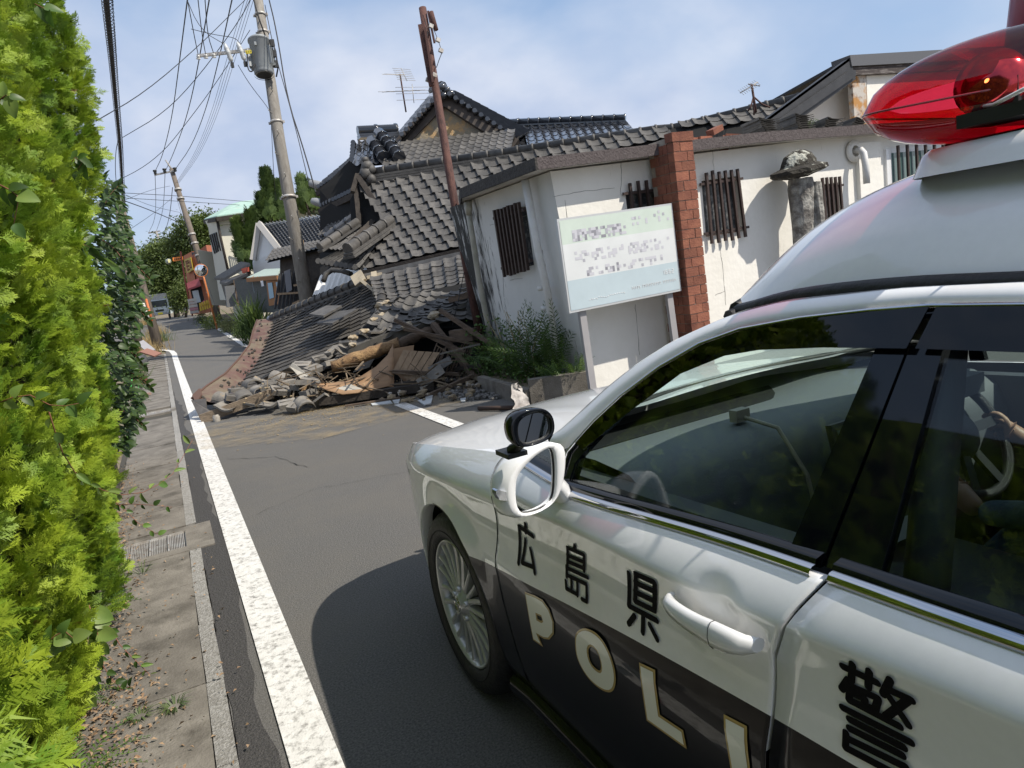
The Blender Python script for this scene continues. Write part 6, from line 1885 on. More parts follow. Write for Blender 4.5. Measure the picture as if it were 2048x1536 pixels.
# crushed metal corner at the tip
mb = MB(); tp = [(382,800,9.75),(411,797,9.7),(412,817,9.65),(432,832,9.55),(414,848,9.5),(402,843,9.55)]
mb.prism([atD(*p) for p in tp], FW*.03 + Vector((0,0,.0))); mb.build('bent_metal_corner', mat('grey_brown_metal', (.075,.068,.062), rough=.55, c2=(.12,.11,.10), ns=9), fr)
mb = MB(); mb.prism([atD(*p) for p in [(436,810,9.7),(462,784,9.8),(474,790,9.75),(476,808,9.65),(452,815,9.6)]], FW*.03); mb.build('bent_metal_flap', mat('maroon_metal', (.09,.035,.032), rough=.5, c2=(.05,.05,.05), ns=6), fr)
mb = MB(); mb.prism([atD(*p) for p in [(384,790,9.95),(398,777,10.1),(402,790,9.9),(392,806,9.7)]], FW*.05); mb.build('torn_metal_edge', MATS['lip_rust'], fr)
mb = MB(); a, b = atD(404,846,9.45), atD(546,792,9.55); mb.bar(a + Vector((0,0,.05)), b + Vector((0,0,.04)), .06, .13); fb = mb.build('fascia_board', mat('weathered_board', (.16,.125,.09), rough=.95, c2=(.26,.20,.14), ns=9, bump=.6, bs=40, stretch=(1,1,3)), fr)
mb = MB(); mb.lathe([(.001,-.09),(.035,-.085),(.045,-.05),(.048,.03),(.03,.06)], atD(433,838,9.35), (0,0,1), 14); mb.build('porcelain_knob', mat('dirty_white', (.36,.34,.30), rough=.5, c2=(.20,.17,.14), ns=12), fr)
for (a, b) in (((640,628,13.2),(682,632,12.2)),((622,642,13.0),(672,628,12.6))): pass
for q in ([(621,644,12.0),(655,627,12.4),(686,627,12.1),(650,648,11.6)], [(636,662,11.6),(672,640,12.0),(718,634,11.6),(668,664,11.1)]):
    mb = MB(); P = [atD(*p) + Vector((0,0,.14)) for p in q]; mb.prism(P, Vector((0,0,-.035))); mb.build('loose_slate', M_tile, fr)
# pale corrugated sheet and bent gutter behind the ridge
mb = MB(); rows = []
for i in range(29):
    f = i/28; a = atD(625,592,14.6).lerp(atD(735,560,14.0), f); b = atD(640,552,15.3).lerp(atD(742,524,14.8), f); o = Vector((0,0,.03*math.sin(f*60)))
    rows.append([a+o, b+o])
mb.grid(rows); tag(mb.build('corrugated_sheet', mat('white_sheet', (.68,.66,.62), rough=.7), base=atD(640,580,14.6)), 'bright white corrugated sheet lying behind the fallen porch ridge', 'sheet')
mb = MB(); mb.tube([atD(647,562,13.4), atD(652,548,13.5), atD(664,540,13.5), atD(682,541,13.4), atD(702,548,13.2)], .05, 8); tag(mb.build('bent_gutter', M_tile, base=atD(647,562,13.4)), 'bent grey gutter pipe arching over the fallen porch ridge', 'gutter')

# ---- back house with glossy tiles
bh = thing('tiled_house', 'tall old house behind with glossy black tiles and bare mud gable', 'house', tuple(atD(880,560,18).xy) + (0,))
gab = [(886,196,17.25),(1000,275,17.1),(985,300,17.1),(800,300,17.2),(800,282,17.25)]
mb = MB(); mb.prism([atD(*p) for p in gab], FW*.2); mb.build('gable_wall', M_wallmud, bh)
for a, b in (((886,190,17.2),(793,288,17.3)),((886,190,17.2),(1030,282,17.0))):
    A_, B_2 = atD(*a), atD(*b); mb = MB(); mb.bar(A_ - Vector((0,0,.12)), B_2 - Vector((0,0,.12)), .30, .26, FW); mb.build('barge_board', mat('barge_grey', (.060,.050,.045), rough=.9, c2=(.09,.075,.065), ns=5) if 'barge_grey' not in MATS else MATS['barge_grey'], bh)
sl = Patch((862,190,20.5), (888,182,17.0), (770,300,20.6), (793,292,17.1)); tile_patch(sl, 12, 9, T_glo, bh, seed=1, stuff=True); under_patch(sl, bh, M_black)
sr_ = Patch((888,182,17.0), (912,184,20.5), (1034,276,16.9), (1060,262,20.4)); tile_patch(sr_, 12, 9, T_glo, bh, seed=2, stuff=True); under_patch(sr_, bh, M_black)
ridge(ln((886,178,17.0),(866,186,20.5),4), bh, r=.11, m=M_gloss_t, layers=2, knobs=False)
mb = MB(); c = atD(886,182,16.9)
for k, (dx, dz, r_) in enumerate([(0,.08,.11),(.10,0,.09),(-.08,-.02,.09),(.18,-.08,.08),(0,-.10,.10)]): mb.blob(c + RT*dx + Vector((0,0,dz)), r_, seed=k+40, n=2, amp=.1, smooth=True)
mb.build('ridge_end_ornament', M_gloss_t, bh)
def edge_rolls(a, b, n, r, parent, m=M_gloss_t):
    A_, B_2 = atD(*a), atD(*b)
    for k in range(n):
        p = A_.lerp(B_2, (k+.5)/n); mb = MB(); mb.tube([p - FW*.10, p + FW*.12], r, 8); mb.build('edge_tile', m, parent)
edge_rolls((893,186,16.9),(1032,278,16.8), 11, .055, bh); edge_rolls((878,190,16.9),(800,275,17.0), 9, .055, bh)
skirt = Patch((785,285,17.0), (1030,258,16.8), (765,332,15.4), (1020,302,15.2)); tile_patch(skirt, 17, 6, T_main, bh, seed=3); under_patch(skirt, bh, M_black)
wg = Patch((1000,252,21), (1250,240,20.0), (1005,300,18.2), (1290,285,17.4)); tile_patch(wg, 16, 6, T_glo, bh, seed=4, stuff=True); under_patch(wg, bh, M_black)
ridge(ln((998,250,21),(1252,240,20),6), bh, r=.10, m=M_gloss_t, layers=1, knobs=False)
ridge(ln((716,268,17.2),(795,264,17.6),3), bh, r=.12, m=M_gloss_t, layers=2, seg=.35, knobs=False)
for (a, b) in (((758,272,16.6),(800,322,15.6)),((744,288,16.4),(768,322,15.8))): ridge(ln(a, b, 3), bh, r=.13, m=M_gloss_t, layers=0, seg=.25, knobs=False)
fl = Patch((716,282,17.0), (800,275,17.2), (708,330,15.8), (800,322,15.6)); tile_patch(fl, 7, 5, T_glo, bh, seed=7); under_patch(fl, bh, M_black)
edge_rolls((708,284,16.9),(705,325,16.0), 6, .06, bh)
mb = MB(); mb.prism([atD(700,320,16.6), atD(720,290,16.6), atD(740,345,16.0), atD(715,440,15.8), atD(690,440,16.2), atD(640,460,17), atD(640,380,17)], FW*.3); mb.build('dark_wall', M_black, bh)
# stepped eaves of the left wing
wing1 = Patch((702,318,17.6), (722,292,17.0), (636,372,17.8), (706,345,16.6)); tile_patch(wing1, 6, 6, T_glo, bh, seed=8, stuff=True); under_patch(wing1, bh, M_black)
wing2 = Patch((700,372,17.0), (716,362,16.2), (642,408,17.2), (714,392,16.0)); tile_patch(wing2, 7, 4, T_glo, bh, seed=9, stuff=True); under_patch(wing2, bh, M_black)
for a, b in (((636,376,17.7),(706,328,16.8)),((642,413,17.1),(714,378,16.0))):
    A_, B_2 = atD(*a), atD(*b); mb = MB(); mb.bar(A_ - Vector((0,0,.14)), B_2 - Vector((0,0,.14)), .14, .20, FW); mb.build('eave_board', M_beam, bh)
    edge_rolls(a, b, 12, .05, bh)
for p in ((636,370,17.7),(641,406,17.1)):
    mb = MB(); mb.lathe([(.001,-.25),(.07,-.22),(.10,-.1),(.10,.1)], atD(*p), (RT - UP*.4), 12); mb.build('corner_cap', mat('cap_grey', (.24,.25,.26), rough=.4) if 'cap_grey' not in MATS else MATS['cap_grey'], bh)
wing3 = Patch((668,440,16.8), (716,420,16.0), (636,472,16.6), (716,455,15.4)); tile_patch(wing3, 8, 5, T_dark, bh, jit=.05, seed=10, stuff=True); under_patch(wing3, bh, M_black)
ridge(ln((716,432,15.8),(655,478,16.2),4), bh, r=.09, m=M_gloss_t, layers=1, seg=.25, knobs=False)
mb = MB(); mb.prism([atD(640,480,16.9), atD(720,440,16.4), atD(730,560,15), atD(640,590,15.8)], FW*.2); mb.build('dark_wall', M_black, bh)

mb = MB(); mb.prism([atD(745,372,15.6), atD(1320,288,15.4), atD(1330,272,15.8), atD(745,350,15.8)], FW*.3); mb.build('ridge_backing', M_beam, house)
# ---- stacks of spare tiles on the flat roof of the white building
def tile_stack(x, y, n, label, tilt):
    p = atY(x, y, 6.75); p.z = ez(p.x) + .09
    s = thing('tile_stack', label, 'tile stack', p)
    for k in range(n):
        o = p + Vector((.02*random.uniform(-1,1) + k*tilt, 0, .022*k)); mb = None
        inst('roof_tile', T_main if k % 2 else T_dark, frame(o, Vector((.30,0,.0)), Vector((.0,-.27,.02)), Vector((0,0,1))), s)
tile_stack(1500,262,9,'left stack of spare roof tiles leaning on the brown eave beside the bricks',-.012)
tile_stack(1560,258,10,'middle stack of curved roof tiles on the eave',.0)
tile_stack(1610,255,7,'dark low stack of tiles on the eave with a weed growing over it',.015)
tile_stack(1668,250,6,'right stack of pale curved tiles below the rusty corner',.02)
wd = atY(1615,258,6.7); wd.z = ez(wd.x)+.15; weed(wd, 'green weed growing out of the tile stacks on the eave', 30, .28, M_grass, .006)

# ============================================================ DEBRIS
core = thing('rubble_heap', 'dark heap of crushed timber and plaster under the fallen roofs', 'rubble', tuple(atZ(850,790).xy) + (0,))
mb = MB(); rd = random.Random(21)
prof = [(455,808),(520,800),(600,785),(700,770),(800,765),(900,755),(965,745)]
rows = []
for f, zz in ((0,0),(.3,.12),(.8,.22),(1.6,.35),(2.6,.6),(3.6,.7)):
    row = []
    for (x, y) in prof:
        p = atZ(x, y); row.append(p + Vector((.25*f, f, 0)) * .8 + Vector((0,0, zz*(.5+ .8*(x-455)/500) + rd.uniform(-.03,.05)*(f>0))))
    rows.append(row)
mb.grid(rows, smooth=False); mb.build('rubble_mound', mat('rubble_dark', (.045,.036,.028), rough=1, c2=(.12,.09,.06), ns=9, bump=1, bs=20), core)
mb = MB(); mb.prism([atD(768,600,11.4), atD(960,560,11.0), atD(985,790,9.9), atD(700,790,10.6), atD(690,700,10.8)], FW*.2); mb.build('interior_shade', M_black, core)  # black fill sheet; shade under the roofs is put into its colour
mb = MB()
for k in range(230):
    x = rd.uniform(430, 960); y = rd.triangular(770, 822, 800) - (x-430)*.03
    p = atZ(x, y); mb.blob(p + Vector((0,0,rd.uniform(0,.10))), rd.uniform(.012,.055), seed=k, squash=(1.2,1,.7), amp=.35)
mb.build('stones', mat('rubble_stone', (.15,.12,.09), rough=1, c2=(.32,.25,.15), ns=7, bump=.6, bs=30, c3=(.36,.34,.31), n3=5, f3=(.55,.6)), core, kind='stuff')
mb = MB()
for k in range(300):
    p = atZ(rd.uniform(880,1000), rd.uniform(760,800)); mb.blob(p + Vector((0,0,rd.uniform(0,.03))), rd.uniform(.01,.04), seed=k, amp=.35)
mb.build('gravel', mat('gravel_grey', (.10,.095,.09), rough=1, c2=(.2,.19,.18), ns=30), core, kind='stuff')
# broken tiles: each one a thing
M_tilelit = mat('broken_tile_grey', (.13,.122,.112), rough=.8, c2=(.22,.20,.17), ns=8, bump=.3, bs=40, objrand=.3, c3=(.40,.27,.12), n3=6, f3=(.60,.70))
T_brk = tile_me('broken_tile', M_tilelit, hs=.03, thick=.03); 
mbx = MB(); rows = []
for v in (0,.33,.66,1): rows.append([Vector((math.cos(a)*.5+.5, v, math.sin(a)*.10)) for a in [math.pi*k/8 for k in range(9)]])
mbx.grid(rows, flip=False); rows2 = [[p*1 - Vector((0,0,.02)) for p in r] for r in rows]; mbx.grid(rows2, flip=True); mbx.grid([rows[-1], rows2[-1]]); mbx.grid([rows[0], rows2[0]], flip=True)
T_round = mbx.mesh('round_tile'); T_round.materials.append(M_tilelit)
_b = MB(); _b.box((.5,.5,.03), (1,1,.07)); _b.tube([(.1,.5,.05),(.9,.5,.05)], .03, 6); T_blk = _b.mesh('tile_block'); T_blk.materials.append(M_tilelit)
BT_ = [(448,800,9.9,'r'),(462,792,10,'b'),(478,785,10,'b'),(492,778,10.1,'t'),(505,772,10.1,'r'),(470,800,9.7,'b'),(488,798,9.7,'r'),(455,812,9.5,'t'),(520,785,9.9,'r'),(535,775,9.9,'b'),(548,770,9.9,'b'),(512,806,9.5,'t'),
       (560,785,9.6,'b'),(575,812,9.2,'b'),(592,815,9.1,'b'),(608,812,9.1,'r'),(540,806,9.4,'t'),(525,760,10.3,'t'),(590,760,10.0,'t'),(612,752,10.0,'b'),(628,742,10.1,'b'),(604,735,10.3,'b'),(640,722,10.4,'b'),(655,715,10.4,'t'),
       (622,765,9.8,'b'),(575,770,9.8,'b'),(668,705,10.5,'b'),(690,700,10.4,'t'),(700,688,10.4,'t'),(662,730,10.2,'b'),(680,718,10.2,'t'),(648,750,9.9,'t'),(612,772,9.5,'b'),(640,775,9.5,'b'),(618,790,9.3,'b'),(635,790,9.4,'t'),(650,800,9.2,'t'),(718,682,10.4,'t'),(735,672,10.4,'t'),(752,662,10.4,'t'),
       (600,778,9.6,'b'),(560,758,10.1,'r'),(545,752,10.3,'t'),(583,742,10.3,'t'),(500,792,9.85,'t'),(530,795,9.6,'b')]
sidew = ['at the fallen roof tip','in the front rubble row','amid the roadside rubble','below the broken log','high on the slumped roof edge']
def region(x): return 0 if x < 500 else 1 if x < 570 else 2 if x < 640 else 3 if x < 700 else 4
kindw = {'r': 'rounded ridge tile', 't': 'curved roof tile', 'b': 'flat pale roof tile block'}
ORD = ['leftmost','second from the left','third from the left','fourth from the left','fifth from the left','sixth from the left','seventh from the left','eighth from the left','ninth from the left','tenth from the left','eleventh from the left','twelfth from the left','thirteenth from the left','fourteenth from the left','fifteenth from the left','rightmost']
for k, (x, y, d, kk) in enumerate(BT_):
    same_ = sorted(q[0]*1000+q[1] for q in BT_ if q[3] == kk and region(q[0]) == region(x)); rk = ORD[same_.index(x*1000+y)] + ' ' if len(same_) > 1 else ''
    p = atD(x, y, d); a = rd.uniform(-.6,.9); 
    q = Matrix.Rotation(a, 3, 'Z') @ Matrix.Rotation(rd.uniform(-.5,.5), 3, 'X') @ Matrix.Rotation(rd.uniform(-.4,.4), 3, 'Y')
    s = rd.uniform(.85,1.15)
    s *= .85; eu = q @ Vector((.27*s,0,0)); ev = q @ Vector((0,-.26*s,0)); nn = q @ Vector((0,0,1))
    me_ = T_round if kk == 'r' else T_blk if kk == 'b' else T_brk
    if kk == 'b': ev = ev * .75
    inst('broken_tile', me_, frame(p - eu*.5 - ev*.5, eu, ev, nn), label='%s%s lying %s' % (rk, kindw[kk], sidew[region(x)]), cat='roof tile', group='%ss %s' % (kindw[kk], sidew[region(x)]))
# splinters, laths and clods strewn over the heap
mb = MB()
for k in range(130):
    x = rd.uniform(530, 950); y = rd.gauss(782 - (x-430)*.06, 16); d = 9.55 + rd.uniform(-.3,.5) - (x-450)*.0006
    p = atD(x, y, d)
    if p.z < .02: p.z = .03
    v = Vector((rd.gauss(0,1), rd.gauss(0,1), rd.gauss(0,.35))).normalized() * rd.uniform(.06,.26); mb.bar(p - v, p + v, rd.uniform(.006,.03), rd.uniform(.005,.014))
mb.build('splinters', mat('splinter_brown', (.075,.055,.038), rough=.9, c2=(.20,.15,.095), ns=2.5), core, kind='stuff')
mb = MB()
for k in range(110):
    x = rd.uniform(480, 930); y = rd.gauss(790 - (x-430)*.05, 12); p = atD(x, y, 9.5 + rd.uniform(-.3,.4)); p.z = max(p.z, .01); mb.blob(p, rd.uniform(.006,.022), seed=k, amp=.35, squash=(1,1,.7))
mb.build('clay_clods', M_clay, core, kind='stuff')
# timbers
def timber(a, b, w, t, label, m=M_oldwood, nm='timber', round_=False):
    A_, B_2 = atD(*a), atD(*b); mb = MB()
    if round_:
        n = 12; pts = [A_.lerp(B_2, i/n) + Vector((rd.uniform(-1,1), rd.uniform(-1,1), rd.uniform(-1,1)))*w*.08 for i in range(n+1)]
        mb.tube(pts, [w/2*rd.uniform(.88,1.1) for _ in pts], 12)
    else: mb.bar(A_, B_2, w, t)
    o = mb.build(nm, m, base=A_); tag(o, label, 'timber'); return o
timber((662,735,9.7),(800,686,9.9), .17,.17, 'broken round log with yellow splintered near end', M_fresh, 'broken_log', True)
timber((795,690,9.95),(880,652,10.1), .15,.15, 'weathered grey log continuing the splintered log up to the right', M_oldwood, 'broken_log', True)
timber((700,712,10.2),(940,618,10.2), .06,.22, 'long grey fascia plank lying along the slumped tiles', mat('grey_plank', (.085,.078,.068), rough=.9, c2=(.13,.12,.10), ns=6), 'plank')
timber((640,802,9.15),(868,772,9.2), .12,.10, 'dark burnt-looking beam along the bottom of the wreckage', M_beam, 'beam')
timber((700,790,9.3),(890,760,9.4), .16,.12, 'dark sill beam under the curved plywood', M_beam, 'beam')
timber((866,648,9.9),(962,772,9.2), .07,.07, 'diagonal brown post leaning down to the planter', M_oldwood, 'post')
timber((808,658,9.7),(960,690,9.5), .04,.04, 'thin batten crossing above the plywood panels', M_oldwood, 'batten')
timber((790,640,9.9),(930,706,9.5), .05,.05, 'second batten sloping down to the right', M_oldwood, 'batten')
timber((880,620,9.7),(985,690,9.2), .05,.05, 'upper batten ending at the rusty pole', M_oldwood, 'batten')
timber((842,798,8.9),(945,752,9.2), .06,.05, 'pale stick sloping up from the road to the planter', M_oldwood, 'stick')
timber((842,800,8.9),(850,775,8.9), .04,.04, 'short splinter standing near the pale stick', M_oldwood, 'stick')
timber((785,743,9.35),(918,748,9.3), .05,.04, 'horizontal batten over the pale panel', M_oldwood, 'batten')
timber((880,708,9.3),(960,688,9.1), .02,.02, 'thin grey rod near the rusty pole', M_tilelit, 'rod')
timber((905,672,9.7),(950,668,9.5), .14,.16, 'short thick beam end in the shadow beside the pole', M_oldwood, 'beam')
timber((900,600,10.2),(955,585,10.0), .10,.08, 'short splintered beam high beside the pole', M_oldwood, 'beam')
timber((900,740,9.6),(965,730,9.2), .05,.05, 'dark batten near the ground by the planter', M_beam, 'batten')
timber((690,812,8.95),(800,795,9.0), .05,.02, 'thin wooden strip on the road in front of the beam', M_oldwood, 'strip')
for k in range(16):
    x = 850 + k*5; timber((x+rd.uniform(-3,3), 755+rd.uniform(-8,8), 9.5),(x+25+rd.uniform(-4,4), 690+rd.uniform(-8,8), 9.6), .018,.012, ORD[k] + ' thin lath in the fan of broken laths by the pale panel', M_oldwood, 'lath')['group'] = 'broken wall laths'
# curved plywood sheet
mb = MB(); rows = []
L1 = [(632,768,9.15),(655,780,9.08),(685,788,9.05),(715,785,9.08),(745,779,9.15),(775,772,9.2),(788,774,9.25)]
L0 = [(632,766,9.2),(660,766,9.3),(692,762,9.4),(722,752,9.5),(752,733,9.55),(775,710,9.6),(786,688,9.65)]
for a, b in zip(L0, L1):
    A_, B_2 = atD(*a), atD(*b); rows.append([A_, A_.lerp(B_2,.5) + FW*.05, B_2])
mb.grid(rows); o = mb.build('plywood_sheet', M_ply, base=atD(700,785,9.3)); md = o.modifiers.new('t','SOLIDIFY'); md.thickness = .012
tag(o, 'curved brown plywood sheet bulging under the splintered log', 'plywood')
def sheet(q, label, m, nm, t=.02, cat_='panel'):
    mb = MB(); P = [atD(*p) for p in q]; mb.prism(P, FW*t); o = mb.build(nm, m, base=P[0]); tag(o, label, cat_); return o
sheet([(782,698,9.75),(828,690,9.75),(822,742,9.7),(846,778,9.6),(815,770,9.6),(790,745,9.7)], 'orange-brown plywood piece behind the pale panel', M_ply, 'plywood_piece')
pan = thing('fallen_boarding', 'pale grooved wood panel standing askew in the wreckage', 'panel', atD(830,760,9.4))
BTp = Patch((806,700,9.5),(880,705,9.45),(784,744,9.4),(838,770,9.3))
for k in range(5):
    u0, u1 = k/5+.01, (k+1)/5-.01; ex_ = rd.uniform(-.05,.08)
    mb = MB(); mb.prism([BTp.P(u0,0), BTp.P(u1,0), BTp.P(u1,1+ex_), BTp.P(u0,1+ex_)], FW*.012); mb.build('board', M_panel, pan)
sheet([(812,770,9.3),(835,762,9.3),(842,782,9.2),(820,782,9.2)], 'lower brown board fragment under the pale panel', M_ply, 'board_piece')
sheet([(832,760,9.2),(880,728,9.25),(890,745,9.2),(842,780,9.1)], 'block of grey stacked tiles slumped over the panel', M_tilelit, 'tile_block', .08, 'tile block')
sheet([(855,735,9.3),(898,712,9.4),(905,725,9.35),(865,750,9.25)], 'dark grey plaster block above the slumped tile block', M_tile, 'plaster_block', .1, 'plaster block')
sheet([(705,745,9.9),(740,712,10.0),(760,700,10.0),(738,735,9.85)], 'grey slatted board leaning behind the plywood curve', M_tilelit, 'slat_board')
sheet([(668,778,9.2),(700,768,9.25),(735,782,9.15),(700,790,9.1)], 'pale crumpled board in front of the curved plywood', mat('pale_board', (.40,.38,.33), rough=.8, c2=(.30,.28,.24), ns=8), 'board_piece')
sheet([(580,733,9.9),(585,725,9.9),(618,752,9.8),(600,756,9.75)], 'white triangular board sticking up from the rubble', MATS['pale_board'], 'board_piece')
sheet([(600,790,9.3),(606,772,9.3),(612,772,9.35),(604,800,9.25)], 'upright brown stud among the front rubble', M_fresh, 'stud', .05, 'timber')
sheet([(535,770,9.85),(572,764,9.85),(574,776,9.8),(537,782,9.8)], 'long pale cream tile block lit by the sun', MATS['pale_board'], 'tile_block', .14, 'tile block')
for k, q in enumerate([((740,805),(780,800),(785,806),(745,810)), ((835,800),(865,795),(862,806),(848,809)), ((850,793),(866,790),(862,797),(852,798)), ((785,800),(800,798),(797,806),(788,806)), ((920,797),(932,795),(930,802),(922,802))]):
    mb = MB(); P = [atZ(x, y, .02) for x, y in q]; mb.prism(P, Vector((0,0,-.015))); tag(mb.build('plaster_flake', mat('flake', (.48,.50,.50), rough=.6) if k == 0 else MATS['flake'], base=P[0]), ['long white plaster flake on the road left of the white line','crumpled bluish white sheet on the road by the line','small white piece behind the bluish sheet','small pale flake next to the long flake','lone white chip near the planter'][k], 'debris')
_lumps = ((706,675,10.1,.07),(760,612,10.9,.09),(775,606,10.9,.08),(790,612,10.8,.07),(765,632,10.7,.08),(748,640,10.6,.07),(728,662,10.3,.07),(815,652,10.1,.09),(870,632,10.1,.10),(705,690,10.0,.06))
for (x, y, d, r_) in _lumps:
    lr_ = sorted(q[0]*1000+q[1] for q in _lumps).index(x*1000+y)
    mb = MB(); mb.blob(atD(x,y,d), r_*.75, seed=x, n=2, amp=.3, squash=(1.3,1,.8)); tag(mb.build('plaster_lump', mat('clay_lump', (.30,.23,.14), rough=1, c2=(.42,.37,.29), ns=12, bump=.8, bs=30) if 'clay_lump' not in MATS else MATS['clay_lump'], base=atD(x,y,d)), ORD[lr_] + ' pale clay lump stuck among the slumped tiles', 'clay lump', 'clay lumps among the slumped tiles')
# ============================================================ POLES AND WIRES
M_cpole = mat('concrete_pole', (.17,.155,.135), rough=.9, c2=(.25,.235,.21), ns=3, stretch=(6,6,.6), bump=.2, bs=40)
M_wpole = mat('far_pole', (.115,.095,.075), rough=.9, c2=(.17,.14,.115), ns=3, stretch=(6,6,.6))
M_rust = mat('rusty_steel', (.070,.028,.022), rough=.8, c2=(.115,.050,.038), ns=7, stretch=(3,3,.8), bump=.5, bs=50, c3=(.045,.018,.015), n3=4, f3=(.5,.6))
M_transf = mat('transformer_grey', (.27,.29,.30), rough=.5, c2=(.22,.24,.25), ns=3)
M_wire = mat('wire_black', (.012,.012,.014), rough=.6)
M_porc = mat('porcelain', (.62,.62,.60), rough=.3)
# near pole
D0 = 18.0
pb_ = atD(625, 672, D0); pb_.z = gz(pb_.y)
pm_ = atD(560, 290, D0); pt_ = atD(512, -30, D0+.5)
np_ = thing('utility_pole', 'near concrete utility pole carrying a grey transformer, standing behind the fallen roof', 'utility pole', pb_)
mb = MB(); mb.tube([pb_, pm_, pt_], [.185,.145,.115], 18); mb.build('pole', M_cpole, np_)
def on_pole(f, a=pb_, m_=pm_, b=pt_): return a.lerp(m_, f*2) if f < .5 else m_.lerp(b, f*2-1)
def pole_at_y(py, a, b, D_a, D_b):
    f = (py - a[1])/(b[1]-a[1]); return atD(a[0]+(b[0]-a[0])*f, py, D_a+(D_b-D_a)*f)
def pn(py): 
    return pole_at_y(py, (625,672), (560,290), D0, D0) if py > 290 else pole_at_y(py, (560,290), (512,-30), D0, D0+.5)
pax = (pt_-pb_).normalized()
for k, py in enumerate((545,480,395,245,100,65,30)):
    c = pn(py); r_ = .175 if py > 350 else .15 if py > 200 else .135
    mb = MB(); mb.lathe([(r_+.004,-.03),(r_+.012,-.03),(r_+.012,.03),(r_+.004,.03)], c, pax, 16)
    for q in (-1,1): mb.box(c + RT*q*(r_+.03), (.05,.03,.06))
    if py not in (545,480): mb.build('band', M_galv, np_)
for k in range(11):
    c = pn(565 - k*42); s_ = 1 if k % 2 else -1
    mb = MB(); mb.tube([c + RT*.05*s_ - FW*.12, c + RT*.07*s_ - FW*.30, c + RT*.07*s_ - FW*.31 + Vector((0,0,.03))], .010, 5); mb.build('step_bolt', M_galv, np_)
tf = pn(130) - RT*.02 - FW*.42
tr = thing('transformer', 'grey cylindrical transformer hung on the near utility pole', 'transformer', tf)
mb = MB(); mb.lathe([(.001,-.46),(.20,-.46),(.235,-.40),(.235,-.34),(.245,-.33),(.245,.40),(.27,.41),(.27,.45),(.24,.48),(.10,.52),(.001,.52)], tf, pax, 28); mb.build('tank', M_transf, tr)
mb = MB(); mb.lathe([(.238,-.47),(.238,-.455)], tf, pax, 24); mb.lathe([(.001,-.463),(.18,-.463)], tf, pax, 20); mb.build('tank_foot', M_plastic, tr)
for s_ in (-1,1):
    for k in range(4):
        a = R(90 + s_*(38 + 12*k)); d = (RT*math.cos(a)*-1*1 - FW*math.sin(a)*.0)
    for k in range(5):
        d = (RT*s_*1.0 - FW*(.55-.25*k)).normalized(); mb = MB(); mb.bar(tf + d*.28 - pax*.25, tf + d*.28 + pax*.22, .012, .09, d); mb.build('cooling_fin', M_transf, tr)
for (dx, dz) in ((-.02,.22),(.02,-.26)):
    mb = MB(); mb.box(tf - FW*.26 + RT*dx + Vector((0,0,dz)), (.05,.06,.08)); mb.build('lug', M_transf, tr)
for dz in (.30,.05,-.2):
    mb = MB(); mb.box(tf + RT*.33 + Vector((0,0,dz)), (.10,.10,.16)); mb.build('terminal_box', M_plastic, tr)
mb = MB(); mb.tube([tf + RT*.33 + Vector((0,0,.35)), tf + RT*.38 + Vector((0,0,.1)), tf + RT*.36 - Vector((0,0,.3)), tf + RT*.28 - Vector((0,0,.5))], .02, 6); mb.tube([tf + RT*.20 + Vector((0,0,.45)), tf + RT*.12 + Vector((0,0,.9)), tf + RT*.05 + Vector((0,0,1.6))], .018, 6); mb.build('lead_cable', M_wire, tr)
# cross arm with insulators
ca = atD(394,112,D0-.4); cb2 = atD(520,98,D0-.25)
arm = thing('cross_arm', 'steel cross arm with insulators reaching left from the near utility pole', 'cross arm', ca)
mb = MB(); mb.bar(ca, cb2, .06, .07); mb.build('arm', M_galv, arm)
for k, x in enumerate((396,411,427)):
    p = atD(x, 112-k*1.5, D0-.45); mb = MB(); mb.lathe([(.001,-.05),(.05,-.045),(.055,-.02),(.03,0),(.045,.02),(.03,.05),(.001,.055)], p - Vector((0,0,.03)), (0,-.5,1), 12); mb.build('insulator', M_porc, arm)
for k, (x, y) in enumerate(((455,102),(481,100))):
    p = atD(x, y, D0-.5); mb = MB(); mb.lathe([(.001,.20),(.03,.19),(.065,.04),(.05,.02),(.07,0),(.05,-.02),(.07,-.04),(.05,-.06),(.06,-.20),(.03,-.26),(.001,-.27)], p, (-.2,.1,1), 14); mb.build('cutout', mat('cutout_grey', (.50,.52,.53), rough=.4) if 'cutout_grey' not in MATS else MATS['cutout_grey'], arm)
    mb = MB(); mb.box(p - Vector((-.05,0,.33)), (.07,.07,.12)); mb.build('cutout_foot', M_plastic, arm)
mb = MB(); mb.box(atD(497,104,D0-.5), (.14,.02,.08), Matrix.Rotation(-.4,3,'Z')); mb.build('yellow_tag', mat('tag_yellow', (.75,.62,.05), rough=.6), arm)
mb = MB()
for i in range(3): mb.box(atD(493+4*i,104-.5*i,D0-.53), (.014,.004,.04))
mb.build('tag_marks', M_plastic, arm)
def far_pole(a, b, da, db, r0, r1, label, m=M_wpole, ground=True):
    A_, B_2 = atD(*a, da), atD(*b, db)
    if ground:
        d = (A_-B_2).normalized(); 
        if A_.z > gz(A_.y): A_ = A_ + d * ((A_.z - gz(A_.y)) / max(-d.z, .2))
    p = thing('utility_pole', label, 'utility pole', A_); mb = MB(); mb.tube([A_, A_.lerp(B_2,.5), B_2], [r0,(r0+r1)/2,r1], 12); mb.build('pole', m, p); return p, A_, B_2
fp, fA, fB = far_pole((425,600),(343,338),38,38.5,.19,.12,'leaning utility pole beside the orange shop with a convex mirror at its foot')
for t_ in (.18,.30,.42,.50,.56,.80,.86):
    c = fA.lerp(fB, t_); mb = MB(); mb.lathe([(.17,-.05),(.19,-.05),(.19,.05),(.17,.05)], c, (fB-fA), 12); mb.build('band', M_galv, fp)
